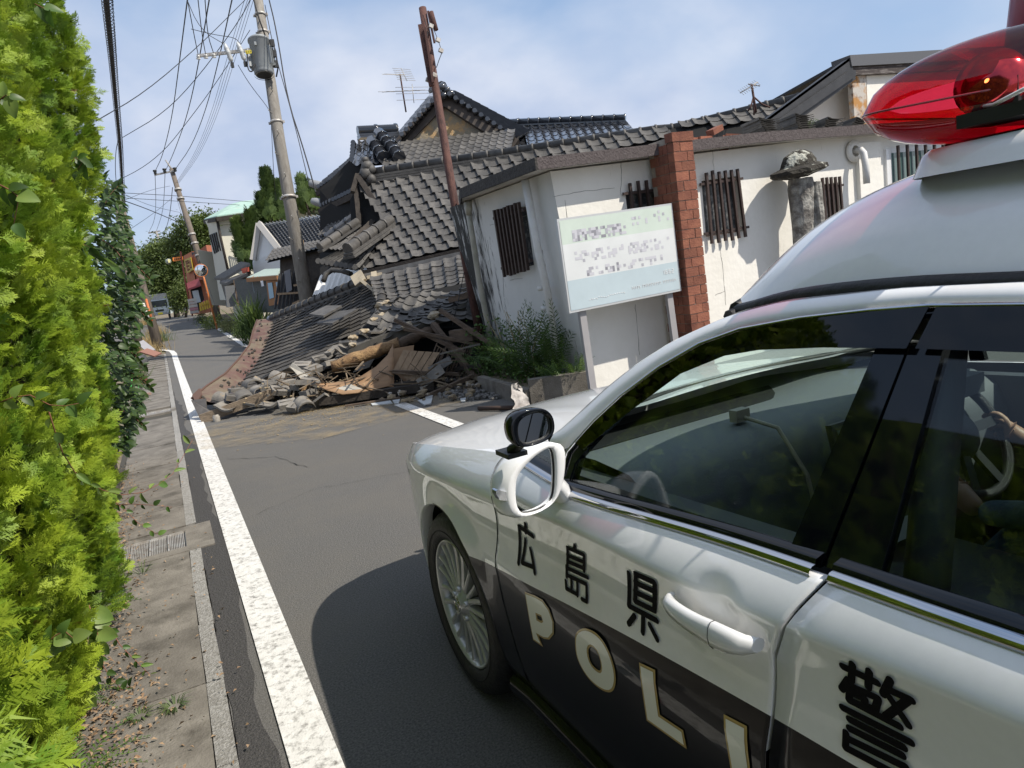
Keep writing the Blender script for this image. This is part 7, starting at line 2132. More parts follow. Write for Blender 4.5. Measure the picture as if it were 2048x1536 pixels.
A_, B_2 = atD(309,350,38.4), atD(352,341,38.4)
mb = MB(); mb.bar(A_, B_2, .08, .08); mb.build('cross_arm', M_galv, fp)
for x, y in ((310,344),(329,341),(350,339)):
    mb = MB(); c = atD(x, y, 38.3); mb.lathe([(.001,.12),(.10,.10),(.10,.02),(.06,0),(.09,-.05),(.05,-.12)], c, (0,0,1), 10); mb.build('insulator', M_plastic, fp)
mb = MB(); mb.tube([fB, atD(331,320,38.5)], [.05,.04], 6); mb.build('earth_peak', M_galv, fp)
fp2, a2_, b2_ = far_pole((325,500),(312,462),70,70,.17,.11,'farthest utility pole, grey and thin above the trees', M_galv, ground=True)
mb = MB(); mb.bar(atD(297,466,70), atD(320,462,70), .12,.12); mb.build('cross_arm', M_galv, fp2)
fp2b, a, b = far_pole((268,640),(236,405),24,24,.17,.12,'left wooden-looking utility pole half hidden by the shrub')
fp3, a, b = far_pole((302,640),(243,418),25,25,.17,.12,'second utility pole leaning beside the left one, with a band of fittings at its top')
mb = MB()
for k in range(5): mb.box(atD(241+rr.uniform(-6,10), 400+rr.uniform(-6,10), 24.4), (.16,.12,.10))
mb.build('fittings', M_galv, fp3, kind='stuff')
for (a, b, c_, lab) in (((286,605),(300,640),(.62,.60,.56),'white guy wire cover at the foot of the left pole'),((292,598),(304,642),(.55,.16,.05),'orange guy wire cover at the foot of the left pole')):
    A_, B_2 = atD(*a, 24), atD(*b, 24); mb = MB(); mb.tube([A_, B_2], .04, 8); tag(mb.build('guy_cover', mat('guy_'+lab[:5], c_, rough=.6), base=B_2), lab, 'guy cover')
# wires (picture points, distances)
def wire(pts, d0, d1, r=.012, label=None, grp='overhead wires', sag=0):
    P = []; n = len(pts)
    pts2 = chaikin2(pts)
    m_ = len(pts2)
    for i, (x, y) in enumerate(pts2): P.append(atD(x, y, d0 + (d1-d0)*i/(m_-1)))
    mb = MB(); mb.tube(P, r, 5); o = mb.build('wire', M_wire, base=P[0]); tag(o, label, 'wire', grp); return o
def chaikin2(L, n=2):
    for _ in range(n):
        o = [L[0]]
        for a, b in zip(L, L[1:]): o.append((a[0]*.75+b[0]*.25, a[1]*.75+b[1]*.25)); o.append((a[0]*.25+b[0]*.75, a[1]*.25+b[1]*.75))
        o.append(L[-1]); L = o
    return L
wire([(376,-10),(358,130),(345,230),(326,310),(310,343)], 12, 38, .014, 'leftmost thick power line running down to the leaning pole')
wire([(420,-10),(395,140),(375,230),(350,300),(331,342)], 12, 38, .014, 'middle thick power line running down to the leaning pole')
wire([(466,-10),(440,110),(415,210),(385,290),(351,338)], 12, 38, .014, 'right thick power line running down to the leaning pole')
for k in range(4): wire([(492+k*6,-10),(450+k*5.5,130),(422+k*4.5,230),(389+k*3.5,310),(352+k*2,366)], 17, 38, .006, ['first','second','third','fourth'][k] + ' thin line of the bundle between the two poles, counted from the left')
wire([(310,348),(312,400),(310,440),(297,466)], 38, 70, .016, 'line from the leaning pole down to the farthest pole, leftmost')
wire([(330,348),(328,400),(324,430),(312,464)], 38, 70, .016, 'line from the leaning pole down to the farthest pole, middle')
wire([(345,375),(340,430),(330,465),(314,468)], 38, 70, .02, 'grey slack line from the leaning pole to the farthest pole')
wire([(192,242),(290,185),(400,90),(480,10),(500,-10)], 10, 20, .008, 'thin service wire crossing the sky from the hedge to top of the near pole')
wire([(245,275),(330,225),(400,150),(480,40),(505,-10)], 22, 18, .010, 'wire rising from the spiral cable to the near pole')
wire([(210,372),(280,340),(330,300),(370,250),(430,170),(500,60)], 20, 18, .008, 'lowest sagging wire between shrub and near pole')
wire([(250,386),(360,392),(430,398),(640,415)], 24, 34, .010, 'upper thin wire across to the green-roofed house')
wire([(250,396),(350,402),(480,410)], 24, 34, .010, 'second thin wire across to the green-roofed house')
wire([(250,402),(300,420),(360,446)], 24, 38, .018, 'thick stay wire from the left poles to the leaning pole')
wire([(252,390),(300,412),(360,425)], 24, 38, .008, 'faint wire above the thick stay wire')
wire([(258,460),(310,425),(345,395)], 24, 38, .008, 'faint wire slanting up to the leaning pole')
wire([(236,400),(230,340),(232,295),(240,270)], 24, 20, .010, 'short loop of wire left of the spiral cable')
wire([(536,-10),(553,60),(575,200),(605,290),(632,385)], 18, 16, .016, 'thick service line falling from the near pole to the stepped eaves')
wire([(530,10),(548,100),(585,230),(620,375)], 18, 16, .010, 'thin service line falling from the near pole to the stepped eaves')
wire([(540,200),(543,260),(548,360),(552,400)], 18, 22, .008, 'straight thin wire hanging beside the near pole')
wire([(476,130),(500,170),(540,220),(545,240)], 18, 18, .008, 'thin wire from cutout to pole shaft')
wire([(370,-10),(400,60),(455,92)], 17, 17.6, .008, 'curly jumper wire to the left cutout')
wire([(382,58),(430,70),(470,75),(481,88)], 17.5, 17.6, .008, 'curly jumper wire to the right cutout')
wire([(376,5),(388,70),(396,108)], 14, 17.5, .010, 'twisted jumper to the outer small insulator')
wire([(396,0),(404,70),(411,108)], 14, 17.5, .010, 'twisted jumper to the middle small insulator')
wire([(410,0),(415,70),(427,106)], 14, 17.5, .010, 'twisted jumper to the inner small insulator')
wire([(494,105),(495,140),(505,145),(510,128)], 17.5, 17.6, .016, 'black loop between cutouts and transformer')
wire([(340,372),(300,380),(250,400)], 38, 24, .008, 'faint cross wire between the left and the leaning pole')
wire([(353,395),(375,470),(395,545)], 38, 36, .008, 'drop wire down the right side of the leaning pole')
wire([(365,430),(385,480),(440,640)], 38, 30, .006, 'drop wire to the old houses')
# spiral wrapped cable
sc = thing('spiral_cable', 'thick black cable wrapped in a wire spiral coming down to the left poles', 'cable', atD(243,400,24))
pts = [(211,-10),(218,60),(224,120),(231,200),(238,270),(242,320),(246,400)]; P = []; pts2 = chaikin2(pts, 3)
n = len(pts2)
for i, (x, y) in enumerate(pts2): P.append(atD(x, y, 7.0 + 17*((i/(n-1))**1.6)))
for off in (-.018,.0,.02):
    mb = MB(); mb.tube([p + RT*off + Vector((0,0,off*.3)) for p in P], .014, 5); mb.build('cable', M_wire, sc)
cum = [0]
for a, b in zip(P, P[1:]): cum.append(cum[-1] + (b-a).length)
H_ = []; 
turns = int(cum[-1]/.16)
for k in range(turns*9):
    s_ = cum[-1]*k/(turns*9); i = max(j for j in range(n-1) if cum[j] <= s_); f = (s_-cum[i])/(cum[i+1]-cum[i]); p = P[i].lerp(P[i+1], f)
    t = (P[i+1]-P[i]).normalized(); e = t.cross(UP).normalized(); g_ = t.cross(e); a = 2*math.pi*k/9
    H_.append(p + (e*math.cos(a) + g_*math.sin(a))*.055 + RT*.01)
mb = MB(); mb.tube(H_, .0045, 3); mb.build('wire_spiral', M_wire, sc)
# rusty steel pole in front of the white building
rb = atD(974,742,9.9); rb.z = .05; rt_ = atD(845,16,9.9); rm = atD(908,400,9.9)
rp = thing('rusty_pole', 'tall leaning rusty steel pole between the wreckage and the white building', 'pole', rb)
mb = MB(); mb.tube([rb, rm, rt_], [.062,.058,.052], 16); mb.build('pole', M_rust, rp)
mb = MB(); mb.bar(atD(841,50,9.75), atD(863,172,9.75), .07, .05, FW); mb.build('channel', M_rust, rp)
mb = MB(); mb.bar(atD(850,55,9.7), atD(866,165,9.7), .03, .03, FW); mb.build('angle_iron', mat('rust_dark', (.06,.025,.02), rough=.8), rp)
mb = MB(); mb.tube([atD(862,24,9.85), atD(872,60,9.85)], .034, 10); mb.build('lamp_tube', M_rust, rp)
mb = MB(); mb.bar(atD(856,22,9.85), atD(869,86,9.85), .03, .02, FW); mb.build('lamp_bracket', M_rust, rp)
for (x, y, s_) in ((862,52,1),(876,80,1),(882,101,1),(856,160,1),(869,150,1)):
    mb = MB(); mb.box(atD(x,y,9.8), (.06,.04,.05), Matrix.Rotation(.4,3,'Y')); mb.build('clamp', M_galv, rp)
mb = MB(); mb.tube([atD(868,60,9.8), atD(878,85,9.8), atD(884,105,9.8), atD(878,120,9.8), atD(873,135,9.8)], .005, 4); mb.tube([atD(846,30,9.8), atD(856,60,9.8), atD(850,110,9.8), atD(858,140,9.8)], .006, 4); mb.build('loose_wire', M_wire, rp)
mb = MB(); mb.tube([atD(928,545,9.7), atD(915,610,9.7), atD(905,650,9.7)], .006, 4); mb.build('loose_wire', M_wire, rp)
# antennas
def antenna(base, top, d, els, label, foot=None):
    A_, B_2 = atD(*base, d), atD(*top, d); a = thing('tv_antenna', label, 'antenna', A_)
    mb = MB(); mb.tube([A_, B_2], .022, 6); mb.build('mast', MATS['rust_dark'], a)
    for (p, q, n_, l_) in els:
        P0, P1 = atD(*p, d), atD(*q, d); mb = MB(); mb.tube([P0, P1], .010, 4); bo = mb.build('boom', M_galv, a)
        ax = (P1-P0).normalized(); ud = (UP*l_[1] + RT*l_[0] + FW*.5); mb = MB()
        for k in range(n_):
            c = P0.lerp(P1, (k+.5)/n_); mb.tube([c - ud*.5, c + ud*.5], .006, 4)
        mb.build('elements', M_galv, bo)
    if foot:
        mb = MB()
        for f in foot: mb.tube([A_.lerp(B_2,.55), A_.lerp(B_2,.4).lerp(atD(*f, d), .5) , atD(*f, d)], .016, 5)
        mb.build('tripod', MATS['rust_dark'], a)
antenna((812,224),(800,148),20,[((768,148),(808,150),12,(.1,.22)),((802,136),(814,162),7,(.45,.12)),((764,184),(850,180),5,(.4,.15)),((824,168),(828,206),3,(.9,.1))],'television antenna on the ridge of the glossy tiled house left of the rusty pole')
antenna((1512,225),(1503,168),13,[((1480,186),(1516,164),9,(.10,.28)),((1496,168),(1520,172),2,(.1,.2))],'tilted television antenna on a bent tripod near the black sloping roof',[(1496,222),(1508,230),(1540,215)])

# ============================================================ FAR BUILDINGS
def quad_wall(name, q, ext, m, parent, holes=None):
    P = [atD(*p) for p in q]; mb = MB(); mb.prism(P, ext); return mb.build(name, m, parent)
back = Vector((FW.x, FW.y, 0)).normalized()
M_creamw = mat('cream_render', (.62,.60,.50), rough=.85, c2=(.54,.52,.43), ns=1.2)
M_greenroof = mat('green_roof', (.30,.46,.38), rough=.6, c2=(.40,.54,.46), ns=1.5, c3=(.33,.33,.26), n3=3, f3=(.6,.7))
wh = thing('two_storey_house', 'cream two-storey house with pale green roof behind the conifers', 'house', tuple(atD(520,600,33).xy) + (.5,))
q0 = [(437,452,31),(612,425,32.3),(640,640,32.3),(470,640,31)]
quad_wall('front_wall', q0, back*5, M_creamw, wh)
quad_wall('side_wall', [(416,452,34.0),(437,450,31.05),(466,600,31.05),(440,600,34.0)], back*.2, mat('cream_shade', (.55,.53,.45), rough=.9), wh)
quad_wall('lower_wall', [(395,500,34.3),(430,505,35.3),(455,612,35.3),(420,610,34.3)], back*.3, mat('grey_render', (.52,.50,.43), rough=.9), wh)
mb = MB(); ea = [atD(408,438,35.8), atD(432,432,30.6), atD(640,402,31.8)]; rg = [atD(462,408,36), atD(484,402,35.5), atD(650,388,35)]
mb.grid([[ea[0], ea[1], ea[1], ea[2]], [rg[0], rg[0], rg[1], rg[2]]], smooth=False); mb.prism([ea[0], ea[1], ea[2], ea[2]+back*8, ea[0]+back*8], Vector((0,0,-.16))); mb.build('roof', M_greenroof, wh)
mb = MB(); mb.bar(ea[0]-Vector((0,0,.14)), ea[1]-Vector((0,0,.14)), .12,.18); mb.bar(ea[1]-Vector((0,0,.14)), ea[2]-Vector((0,0,.14)), .12,.18); mb.build('gutter', M_beam, wh)
mb = MB(); mb.prism([atD(418,458,34.0), atD(438,450,30.9), atD(610,426,32.2), atD(610,418,32.1), atD(432,437,30.8), atD(410,442,34.6)], back*.1); mb.build('soffit', M_creamw, wh)
w_ = quad_wall('shutter', [(418,470,33.4),(433,464,31.7),(441,502,31.7),(428,508,33.4)], back*.1, M_plastic, wh)
for k in range(4):
    mb = MB(); mb.bar(atD(420+4*k,470-1.5*k,32.9-.45*k), atD(429+4*k,506-1.5*k,32.9-.45*k), .05,.05); mb.build('slat', M_beam, w_)
wnd = quad_wall('window', [(486,458,31.2),(512,452,31.0),(520,498,31.0),(494,508,31.2)], back*.05, mat('window_white', (.55,.56,.55), rough=.3), wh)
quad_wall('window_hood', [(484,454,31.1),(512,448,30.9),(513,455,30.9),(486,461,31.1)], back*.1, M_plastic, wnd)
quad_wall('pane', [(490,462,31.1),(500,460,31.05),(509,500,31.05),(499,503,31.1)], back*.01, mat('pane_dark', (.10,.12,.13), rough=.1), wnd)
bal = thing('balcony_rail', 'white balcony railing on the cream house', 'railing', atD(480,515,30.6))
for k in range(11):
    mb = MB(); x = 470+5*k; mb.bar(atD(x, 487-1.2*k, 30.8), atD(x+4, 512-1.2*k, 30.8), .03,.03); mb.build('baluster', M_wht, bal)
mb = MB(); mb.bar(atD(468,486,30.8), atD(524,473,30.8), .05,.05); mb.bar(atD(472,512,30.8), atD(528,498,30.8), .06,.06); mb.bar(atD(468,486,30.8), atD(474,520,30.8), .04,.04); mb.build('rail', M_wht, bal)
mb = MB(); mb.tube([atD(434,440,30.8), atD(440,470,30.9), atD(456,540,30.9)], .06, 6); mb.build('down_pipe', M_beam, wh)
# grey tiled house with white gable
M_farroof = mat('far_grey_roof', (.095,.10,.11), rough=.45, c2=(.14,.145,.155), ns=2, coat=.3)
gh = thing('grey_roof_house', 'small house with grey tiled roof and white gable behind the conifers', 'house', tuple(atD(580,560,26).xy) + (.3,))
T_far = tile_me('roof_tile', M_farroof, .04, .05, .05, .03)
grp = Patch((520,449,26.5), (650,429,24.5), (562,500,25.0), (680,476,23.0)); tile_patch(grp, 18, 11, T_far, gh, seed=21, stuff=True); under_patch(grp, gh, M_black, d=.08)
quad_wall('gable_wall', [(520,452,26.4),(556,500,25.2),(570,560,25.1),(512,590,26.4),(505,525,26.4)], back*4, mat('white_gable', (.66,.66,.64), rough=.85), gh)
quad_wall('side_wall', [(560,500,25.2),(620,488,24.5),(630,560,24.5),(570,570,25.2)], back*3, mat('pale_blue_wall', (.50,.54,.56), rough=.85), gh)
for a, b in (((518,447,26.1),(506,520,26.1)),((518,447,26.1),(562,503,24.8))):
    mb = MB(); mb.bar(atD(*a), atD(*b), .20, .14, back); mb.build('barge_board', mat('barge_pale', (.45,.43,.40), rough=.8) if 'barge_pale' not in MATS else MATS['barge_pale'], gh)
quad_wall('vent', [(531,488,26.0),(541,486,25.9),(541,492,25.9),(532,494,26.0)], back*.05, M_beam, gh)
# dark timber building with vertical boards, partly behind the near pole
tb = thing('timber_house', 'dark board-clad house with tiled eave behind the near utility pole', 'house', tuple(atD(600,600,19.5).xy) + (.1,))
quad_wall('wall', [(560,520,19.5),(640,495,18.8),(720,480,17.5),(720,600,17.5),(645,612,18.8),(560,618,19.5)], back*3, M_beam, tb)
ev = Patch((548,498,20.6), (660,476,19.2), (532,522,19.4), (648,494,18.2)); tile_patch(ev, 14, 4, T_dark, tb, seed=23, stuff=True); under_patch(ev, tb, M_black)
for k in range(11):
    x = 552 + 7.4*k; mb = MB(); mb.bar(atD(x-2, 618, 18.9), atD(x+8, 548-1.2*k, 18.9), .05,.06); mb.build('wall_batten', mat('batten_dark', (.035,.036,.04), rough=.6) if k == 0 else MATS['batten_dark'], tb)
quad_wall('lattice_window', [(568,543,18.8),(580,538,18.75),(584,580,18.75),(573,586,18.8)], back*.06, mat('lattice_grey', (.14,.14,.15), rough=.6), tb)
for (a, b, w) in (((586,608,18.2),(604,600,18.1),.06),((588,571,18.6),(604,568,18.5),.05),((604,480,18.9),(611,620,18.5),.07),((555,588,18.8),(603,585,18.6),.05)):
    mb = MB(); mb.bar(atD(*a), atD(*b), w, w); mb.build('timber_strip', M_panel, tb)
# entrance with polycarbonate canopy
en = thing('entrance_porch', 'old entrance with pale green canopy and brown framed glass door', 'porch', tuple(atD(540,610,22).xy) + (.2,))
quad_wall('canopy', [(494,558,23),(530,541,22.5),(562,540,21.5),(556,553,21.0)], Vector((0,0,.05)), mat('canopy_green', (.42,.50,.42), rough=.4), en)
mb = MB(); mb.bar(atD(495,560,22.6), atD(556,555,21.0), .08,.12); mb.build('canopy_beam', mat('orange_wood', (.30,.14,.055), rough=.7), en)
for k in range(5):
    mb = MB(); mb.bar(atD(500+11*k,559-k,22.5-.3*k), atD(528+7*k,541,22.8-.3*k), .05,.05); mb.build('canopy_rib', MATS['orange_wood'], en)
quad_wall('door_wall', [(468,560,23.5),(570,552,21),(572,625,21),(482,625,23.5)], back*.3, mat('dark_pebbledash', (.075,.08,.075), rough=1, c2=(.12,.125,.12), ns=30), en)
dr = quad_wall('door', [(532,562,21.6),(556,560,21.2),(560,608,21.2),(538,612,21.6)], back*.05, MATS['orange_wood'], en)
quad_wall('glass', [(535,566,21.5),(544,565,21.35),(548,595,21.35),(539,598,21.5)], back*.02, mat('blue_glass', (.25,.36,.42), rough=.15), dr)
quad_wall('glass', [(546,565,21.4),(555,564,21.2),(558,590,21.2),(549,593,21.4)], back*.02, MATS['blue_glass'], dr)
quad_wall('letter_box', [(521,562,21.7),(526,561,21.7),(528,572,21.7),(523,573,21.7)], back*.05, M_wht, en)
quad_wall('window', [(503,564,22.6),(514,562,22.4),(519,584,22.4),(508,587,22.6)], back*.02, mat('dark_pane', (.05,.06,.065), rough=.2), en)
# small old house with layered eaves
oh = thing('old_house', 'small weathered house with sagging grey eaves left of the entrance porch', 'house', tuple(atD(470,600,27).xy) + (.4,))
quad_wall('wall', [(440,560,28.5),(500,548,25.5),(505,615,25.5),(455,612,28.5)], back*3, mat('old_grey_wall', (.10,.092,.08), rough=1, c2=(.17,.155,.13), ns=6), oh)
for q in ([(428,555,28.8),(482,523,26),(500,526,25),(448,556,27.5)], [(439,563,28),(478,549,26.5),(495,546,25.5),(452,566,27)]):
    P = [atD(*p) for p in q]; mb = MB(); mb.prism(P, Vector((0,0,-.10))); mb.build('eave_roof', M_tile, oh)
for x in (470,482,496):
    mb = MB(); mb.bar(atD(x,560,26), atD(x+8,612,26), .10,.10); mb.build('post', M_oldwood, oh)
quad_wall('red_box', [(482,538,25.3),(494,534,25.2),(495,543,25.2),(485,547,25.3)], back*.2, mat('red_box', (.35,.07,.04), rough=.6), oh)
cp_ = thing('block_post', 'grey concrete block gate post among the plants', 'gate post', tuple(atD(462,615,26).xy) + (.3,))
for k in range(6): 
    mb = MB(); c = atD(459+.9*k*0+k*.8, 575+7*k, 26); mb.box(c, (.34,.34,.125)); mb.build('block', mat('block_grey', (.13,.135,.14), rough=.9) if k == 0 else MATS['block_grey'], cp_)
# orange shop
os_ = thing('orange_shop', 'orange painted shop with yellow sign and red awning at the end of the street', 'shop', tuple(atD(400,600,40).xy) + (.7,))
quad_wall('front_wall', [(367,512,42),(383,503,40.5),(400,628,40.5),(384,628,42)], back*3, mat('orange_wall', (.42,.14,.065), rough=.8), os_)
quad_wall('upper_wall', [(383,512,40.4),(412,490,39.5),(424,560,39.5),(394,560,40.4)], back*3, mat('orange_clad', (.38,.13,.075), rough=.8), os_)
quad_wall('side_wall', [(383,504,40.45),(393,504,40.3),(400,550,40.3),(388,550,40.45)], back*.1, mat('shop_dark', (.05,.05,.055), rough=.8), os_)
for x in (398,405): quad_wall('slot_window', [(x,508,39.6),(x+2.5,507,39.6),(x+5,524,39.6),(x+2.5,525,39.6)], back*.05, M_black, os_)
ys_ = quad_wall('yellow_sign', [(368,520,41.3),(381,514,40.2),(386,540,40.2),(374,547,41.3)], back*.1, mat('shop_yellow', (.46,.34,.05), rough=.6), os_)
mb = MB()
for (a, b) in (((371,524),(377,521)),((372,528),(378,525)),((372,524),(376,542)),((373,534),(378,531)),((379,521),(382,534)),((380,536),(383,534)),((376,540),(379,538))): mb.bar(atD(*a,40.0), atD(*b,40.0), .08,.08)
mb.build('sign_lettering', mat('letter_brown', (.07,.03,.02), rough=.8), ys_)
quad_wall('awning', [(371,571,40.5),(398,560,39.5),(402,572,39.0),(374,582,40.0)], Vector((0,0,.1)), mat('awning_red', (.30,.06,.065), rough=.8), os_)
quad_wall('door_opening', [(380,578,40.3),(402,572,39.4),(412,620,39.4),(390,622,40.3)], back*.05, M_black, os_)
quad_wall('white_door', [(384,582,39.9),(396,580,39.6),(402,604,39.6),(390,606,39.9)], back*.05, mat('door_grey', (.42,.44,.44), rough=.6), os_)
ac = thing('crate_stack', 'stack of pale crates in front of the orange shop', 'crates', tuple(atD(388,628,38).xy) + (.66,))
for k in range(5):
    mb = MB(); c = atD(384+1.2*k, 600+6*k, 38.0); mb.box(c, (.42,.30,.14)); mb.box(c - back*.01 + Vector((0,0,-.03)), (.30,.31,.05)); mb.build('crate', mat('crate%d' % k, [(.62,.58,.52),(.55,.50,.46),(.60,.56,.50),(.50,.25,.27),(.45,.42,.38)][k], rough=.7), ac)
quad_thing = lambda nm, q, ext, m, lab, cat_: tag(quad_wall(nm, q, ext, m, None), lab, cat_)
quad_thing('pink_cloth', [(400,608,37.5),(408,600,37.4),(412,608,37.4),(404,616,37.5)], back*.1, mat('pink', (.42,.08,.14), rough=.8), 'pink pointed cloth beside the crates', 'cloth')
yf = thing('yellow_fence', 'little yellow wooden fence by the shop', 'fence', tuple(atD(408,620,36).xy) + (.6,))
for k in range(6):
    mb = MB(); mb.bar(atD(402+4.5*k, 622-1.5*k, 36), atD(400+4.5*k, 606-1.8*k, 36), .09,.03); mb.build('picket', mat('yellow_paint', (.50,.33,.03), rough=.7) if k == 0 else MATS['yellow_paint'], yf)
mb = MB(); mb.bar(atD(400,611,35.95), atD(428,603,35.95), .05,.05); mb.build('rail', MATS['yellow_paint'], yf)
# convex traffic mirror
cm = thing('traffic_mirror', 'round convex traffic mirror on an orange post at the junction', 'mirror', tuple(atD(424,606,30).xy) + (.38,))
c = atD(402,541,30); ax = (CAM - c).normalized() + Vector((.0,0,-.05))
mb = MB(); mb.lathe([(.001,.05),(.12,.04),(.20,.02),(.245,0)], c, ax, 28); mb.build('mirror_face', M_mirror, cm)
mb = MB(); mb.lathe([(.245,0),(.265,.01),(.275,-.01),(.265,-.04),(.15,-.10),(.001,-.12)], c, ax, 28); mb.build('mirror_rim', mat('mirror_orange', (.52,.17,.05), rough=.5), cm)
mb = MB(); q = atD(424,607,30.1); mb.tube([Vector((q.x, q.y, gz(q.y)-.1)), atD(408,557,30.1), c + back*.12 - Vector((0,0,.1))], .04, 8); mb.build('post', MATS['mirror_orange'], cm)
# flashing sign and lamp by the shop
sp = thing('orange_street_sign', 'small orange arm sign on a thin red post near the orange shop', 'sign', tuple(atD(385,630,39).xy) + (.7,))
mb = MB(); mb.tube([atD(361,503,39), atD(372,570,39), atD(385,632,39)], .05, 6); mb.build('post', mat('red_post', (.28,.06,.04), rough=.7), sp)
sb_ = quad_wall('sign_panel', [(345,515,39),(363,513,39),(364,520,39),(346,523,39)], back*.15, mat('sign_orange', (.80,.24,.04), rough=.5), sp)
mb = MB()
for k in range(4): mb.box(atD(349+3.8*k,518.4-.5*k,38.95), (.06,.02,.07))
mb.build('sign_lettering', MATS['letter_brown'], sb_)
lp = thing('street_lamp', 'small clear globe lamp hanging left of the orange sign', 'lamp', atD(337,523,39))
mb = MB(); mb.lathe([(.001,.16),(.12,.12),(.15,0),(.12,-.12),(.001,-.16)], atD(337,523,39), (0,0,1), 16); mb.build('globe', mat('globe_glass', (.30,.33,.28), rough=.2), lp)
mb = MB(); mb.box(atD(338,522,38.8), (.09,.09,.18)); mb.build('bulb', mat('bulb_yellow', (.75,.70,.35), rough=.5), lp)
mb = MB(); mb.tube([atD(337,519,39), atD(350,512,39), atD(362,508,39)], .02, 5); mb.build('arm', M_wire, lp)
# small truck
D_t = 54
tk = thing('small_truck', 'small white truck facing the camera at the far end of the road', 'truck', tuple(atD(322,633,D_t).xy) + (.95,))
tx = tk.location.x; ty = tk.location.y; tz = gz(ty)
def tb_(nm, c, s, m, par=tk): 
    mb = MB(); mb.box((tx+c[0], ty+c[1], tz+c[2]), s); o = mb.build(nm, m, par); bevel(o, .04, 2); return o
M_tw = mat('truck_white', (.50,.56,.56), rough=.4)
cabb = tb_('cab', (0,.6,.95), (1.42,1.3,1.15), M_tw)
tb_('cargo_bed', (0,2.4,.95), (1.42,2.4,.5), M_tw); tb_('windshield', (0,-.06,1.24), (1.22,.05,.48), mat('truck_glass', (.03,.04,.04), rough=.1), cabb)
tb_('grille', (0,-.07,.72), (.6,.05,.14), M_plastic, cabb); tb_('bumper', (0,-.1,.48), (1.42,.14,.2), mat('truck_grey', (.35,.36,.36), rough=.5), cabb)
for sx in (-1,1):
    tb_('headlight', (sx*.52,-.07,.74), (.22,.05,.16), MATS['lens'], cabb); tb_('wheel', (sx*.6,.3,.25), (.16,.5,.5), M_rubber); tb_('side_mirror', (sx*.80,.02,1.25), (.14,.06,.24), M_plastic, cabb)
tb_('number_plate', (0,-.18,.5), (.33,.02,.16), MATS['tag_yellow'], cabb); tb_('roof_rack', (0,1.35,1.75), (1.42,.06,.5), M_galv)
quad_thing('parked_white_car', [(304,620,70),(316,617,70),(318,630,70),(306,632,70)], back*3, M_tw, 'white car mostly hidden left of the small truck', 'car')

# ============================================================ TREES AND PLANTS
def leaf_cluster(seed, n=10, s=.17, flat=.5):
    r = random.Random(seed); vs = []; fs = []
    for k in range(n):
        c = Vector((r.gauss(0,.5), r.gauss(0,.5), r.gauss(0,.35))); d = Vector((r.gauss(0,1), r.gauss(0,1), r.gauss(0,flat))).normalized(); u = Vector((r.gauss(0,.4), r.gauss(0,.4), 1)).normalized(); e = d.cross(u).normalized()
        o = len(vs); vs += [c, c + d*s + e*s*.45, c + d*2*s, c + d*s - e*s*.45]; fs.append((o,o+1,o+2,o+3))
    return np.array([tuple(v) for v in vs]), np.array(fs)
LC = [leaf_cluster(s) for s in range(4)]
M_tree = leafmat('tree_green', (.050,.080,.018), (.12,.165,.035), ns=.35, trans=.3, rough=.6)
M_tree2 = leafmat('tree_yellowgreen', (.07,.10,.02), (.13,.17,.035), ns=.5, trans=.35, rough=.6)
M_jun = leafmat('juniper_green', (.035,.070,.014), (.10,.155,.026), ns=1.2, trans=.2, rough=.7)
M_trunk = mat('trunk_bark', (.06,.045,.033), rough=1, c2=(.10,.08,.06), ns=4, bump=.5, bs=10)
def tree(label, lobes, d, base, m, dens=26, s=.8, leafs=1.0, cat='tree', name='tree', limbs=True):
    b = atD(*base, d); b.z = gz(b.y)
    t = thing(name, label, cat, b)
    its = []; ctr = []
    for (x, y, rx, ry) in lobes:
        c = atD(x, y, d + rr.uniform(-1,1)); sx = rx*d/FPX; sy = ry*d/FPX; ctr.append(c)
        n = int(dens * sx * sy * 15)
        for k in range(max(n, 12)):
            v = Vector((rr.gauss(0,1), rr.gauss(0,1), rr.gauss(0,1))).normalized() * (rr.random() ** .28)
            p = c + RT*v.x*sx + UP*v.z*sy + back*v.y*sx*.9
            its.append((rr.randrange(4), orient(p, Vector((rr.gauss(0,1),rr.gauss(0,1),rr.gauss(0,.6))), Vector((rr.gauss(0,.6),rr.gauss(0,.6),1)), rr.uniform(.8,1.6)*s)))
    scatter_mesh('crown', LC, its, m, t, kind='stuff')
    top = sum(ctr, Vector())/len(ctr)
    mb = MB(); mb.tube([b - Vector((0,0,.2)), b.lerp(top,.4) + Vector((.2,0,0)), top], [.25*leafs,.17*leafs,.06*leafs], 8); mb.build('trunk', M_trunk, t)
    if limbs:
        mb = MB()
        for c in ctr: mb.tube([b.lerp(top,.35+.3*rr.random()), b.lerp(top,.6).lerp(c,.5)+Vector((0,0,.2)), c], [.10*leafs,.07*leafs,.03*leafs], 5)
        mb.build('limbs', M_trunk, t, kind='stuff')
    return t
tree('round-headed bare-stemmed tree left of the cream house', [(395,455,38,20),(375,468,26,14),(412,470,26,18),(362,490,26,16),(420,445,20,10),(400,490,34,16)], 52, (400,620), M_tree, 30, .55)
tree('dark tree arching over the far road beside the orange shop', [(345,520,36,24),(330,555,34,24),(350,580,26,26),(305,540,30,20),(330,500,30,14),(352,545,26,24),(320,590,14,20)], 58, (352,628), M_tree, 26, .6)
tree('broad green tree above the far end of the road', [(300,520,30,16),(280,540,28,20),(320,500,24,12),(270,520,20,12),(345,492,18,10)], 66, (300,632), M_tree, 24, .6)
tree('yellow-green shrub tree between truck and orange shop', [(365,590,14,16),(372,572,12,12),(360,605,12,12)], 50, (368,628), M_tree2, 40, .45, .4)
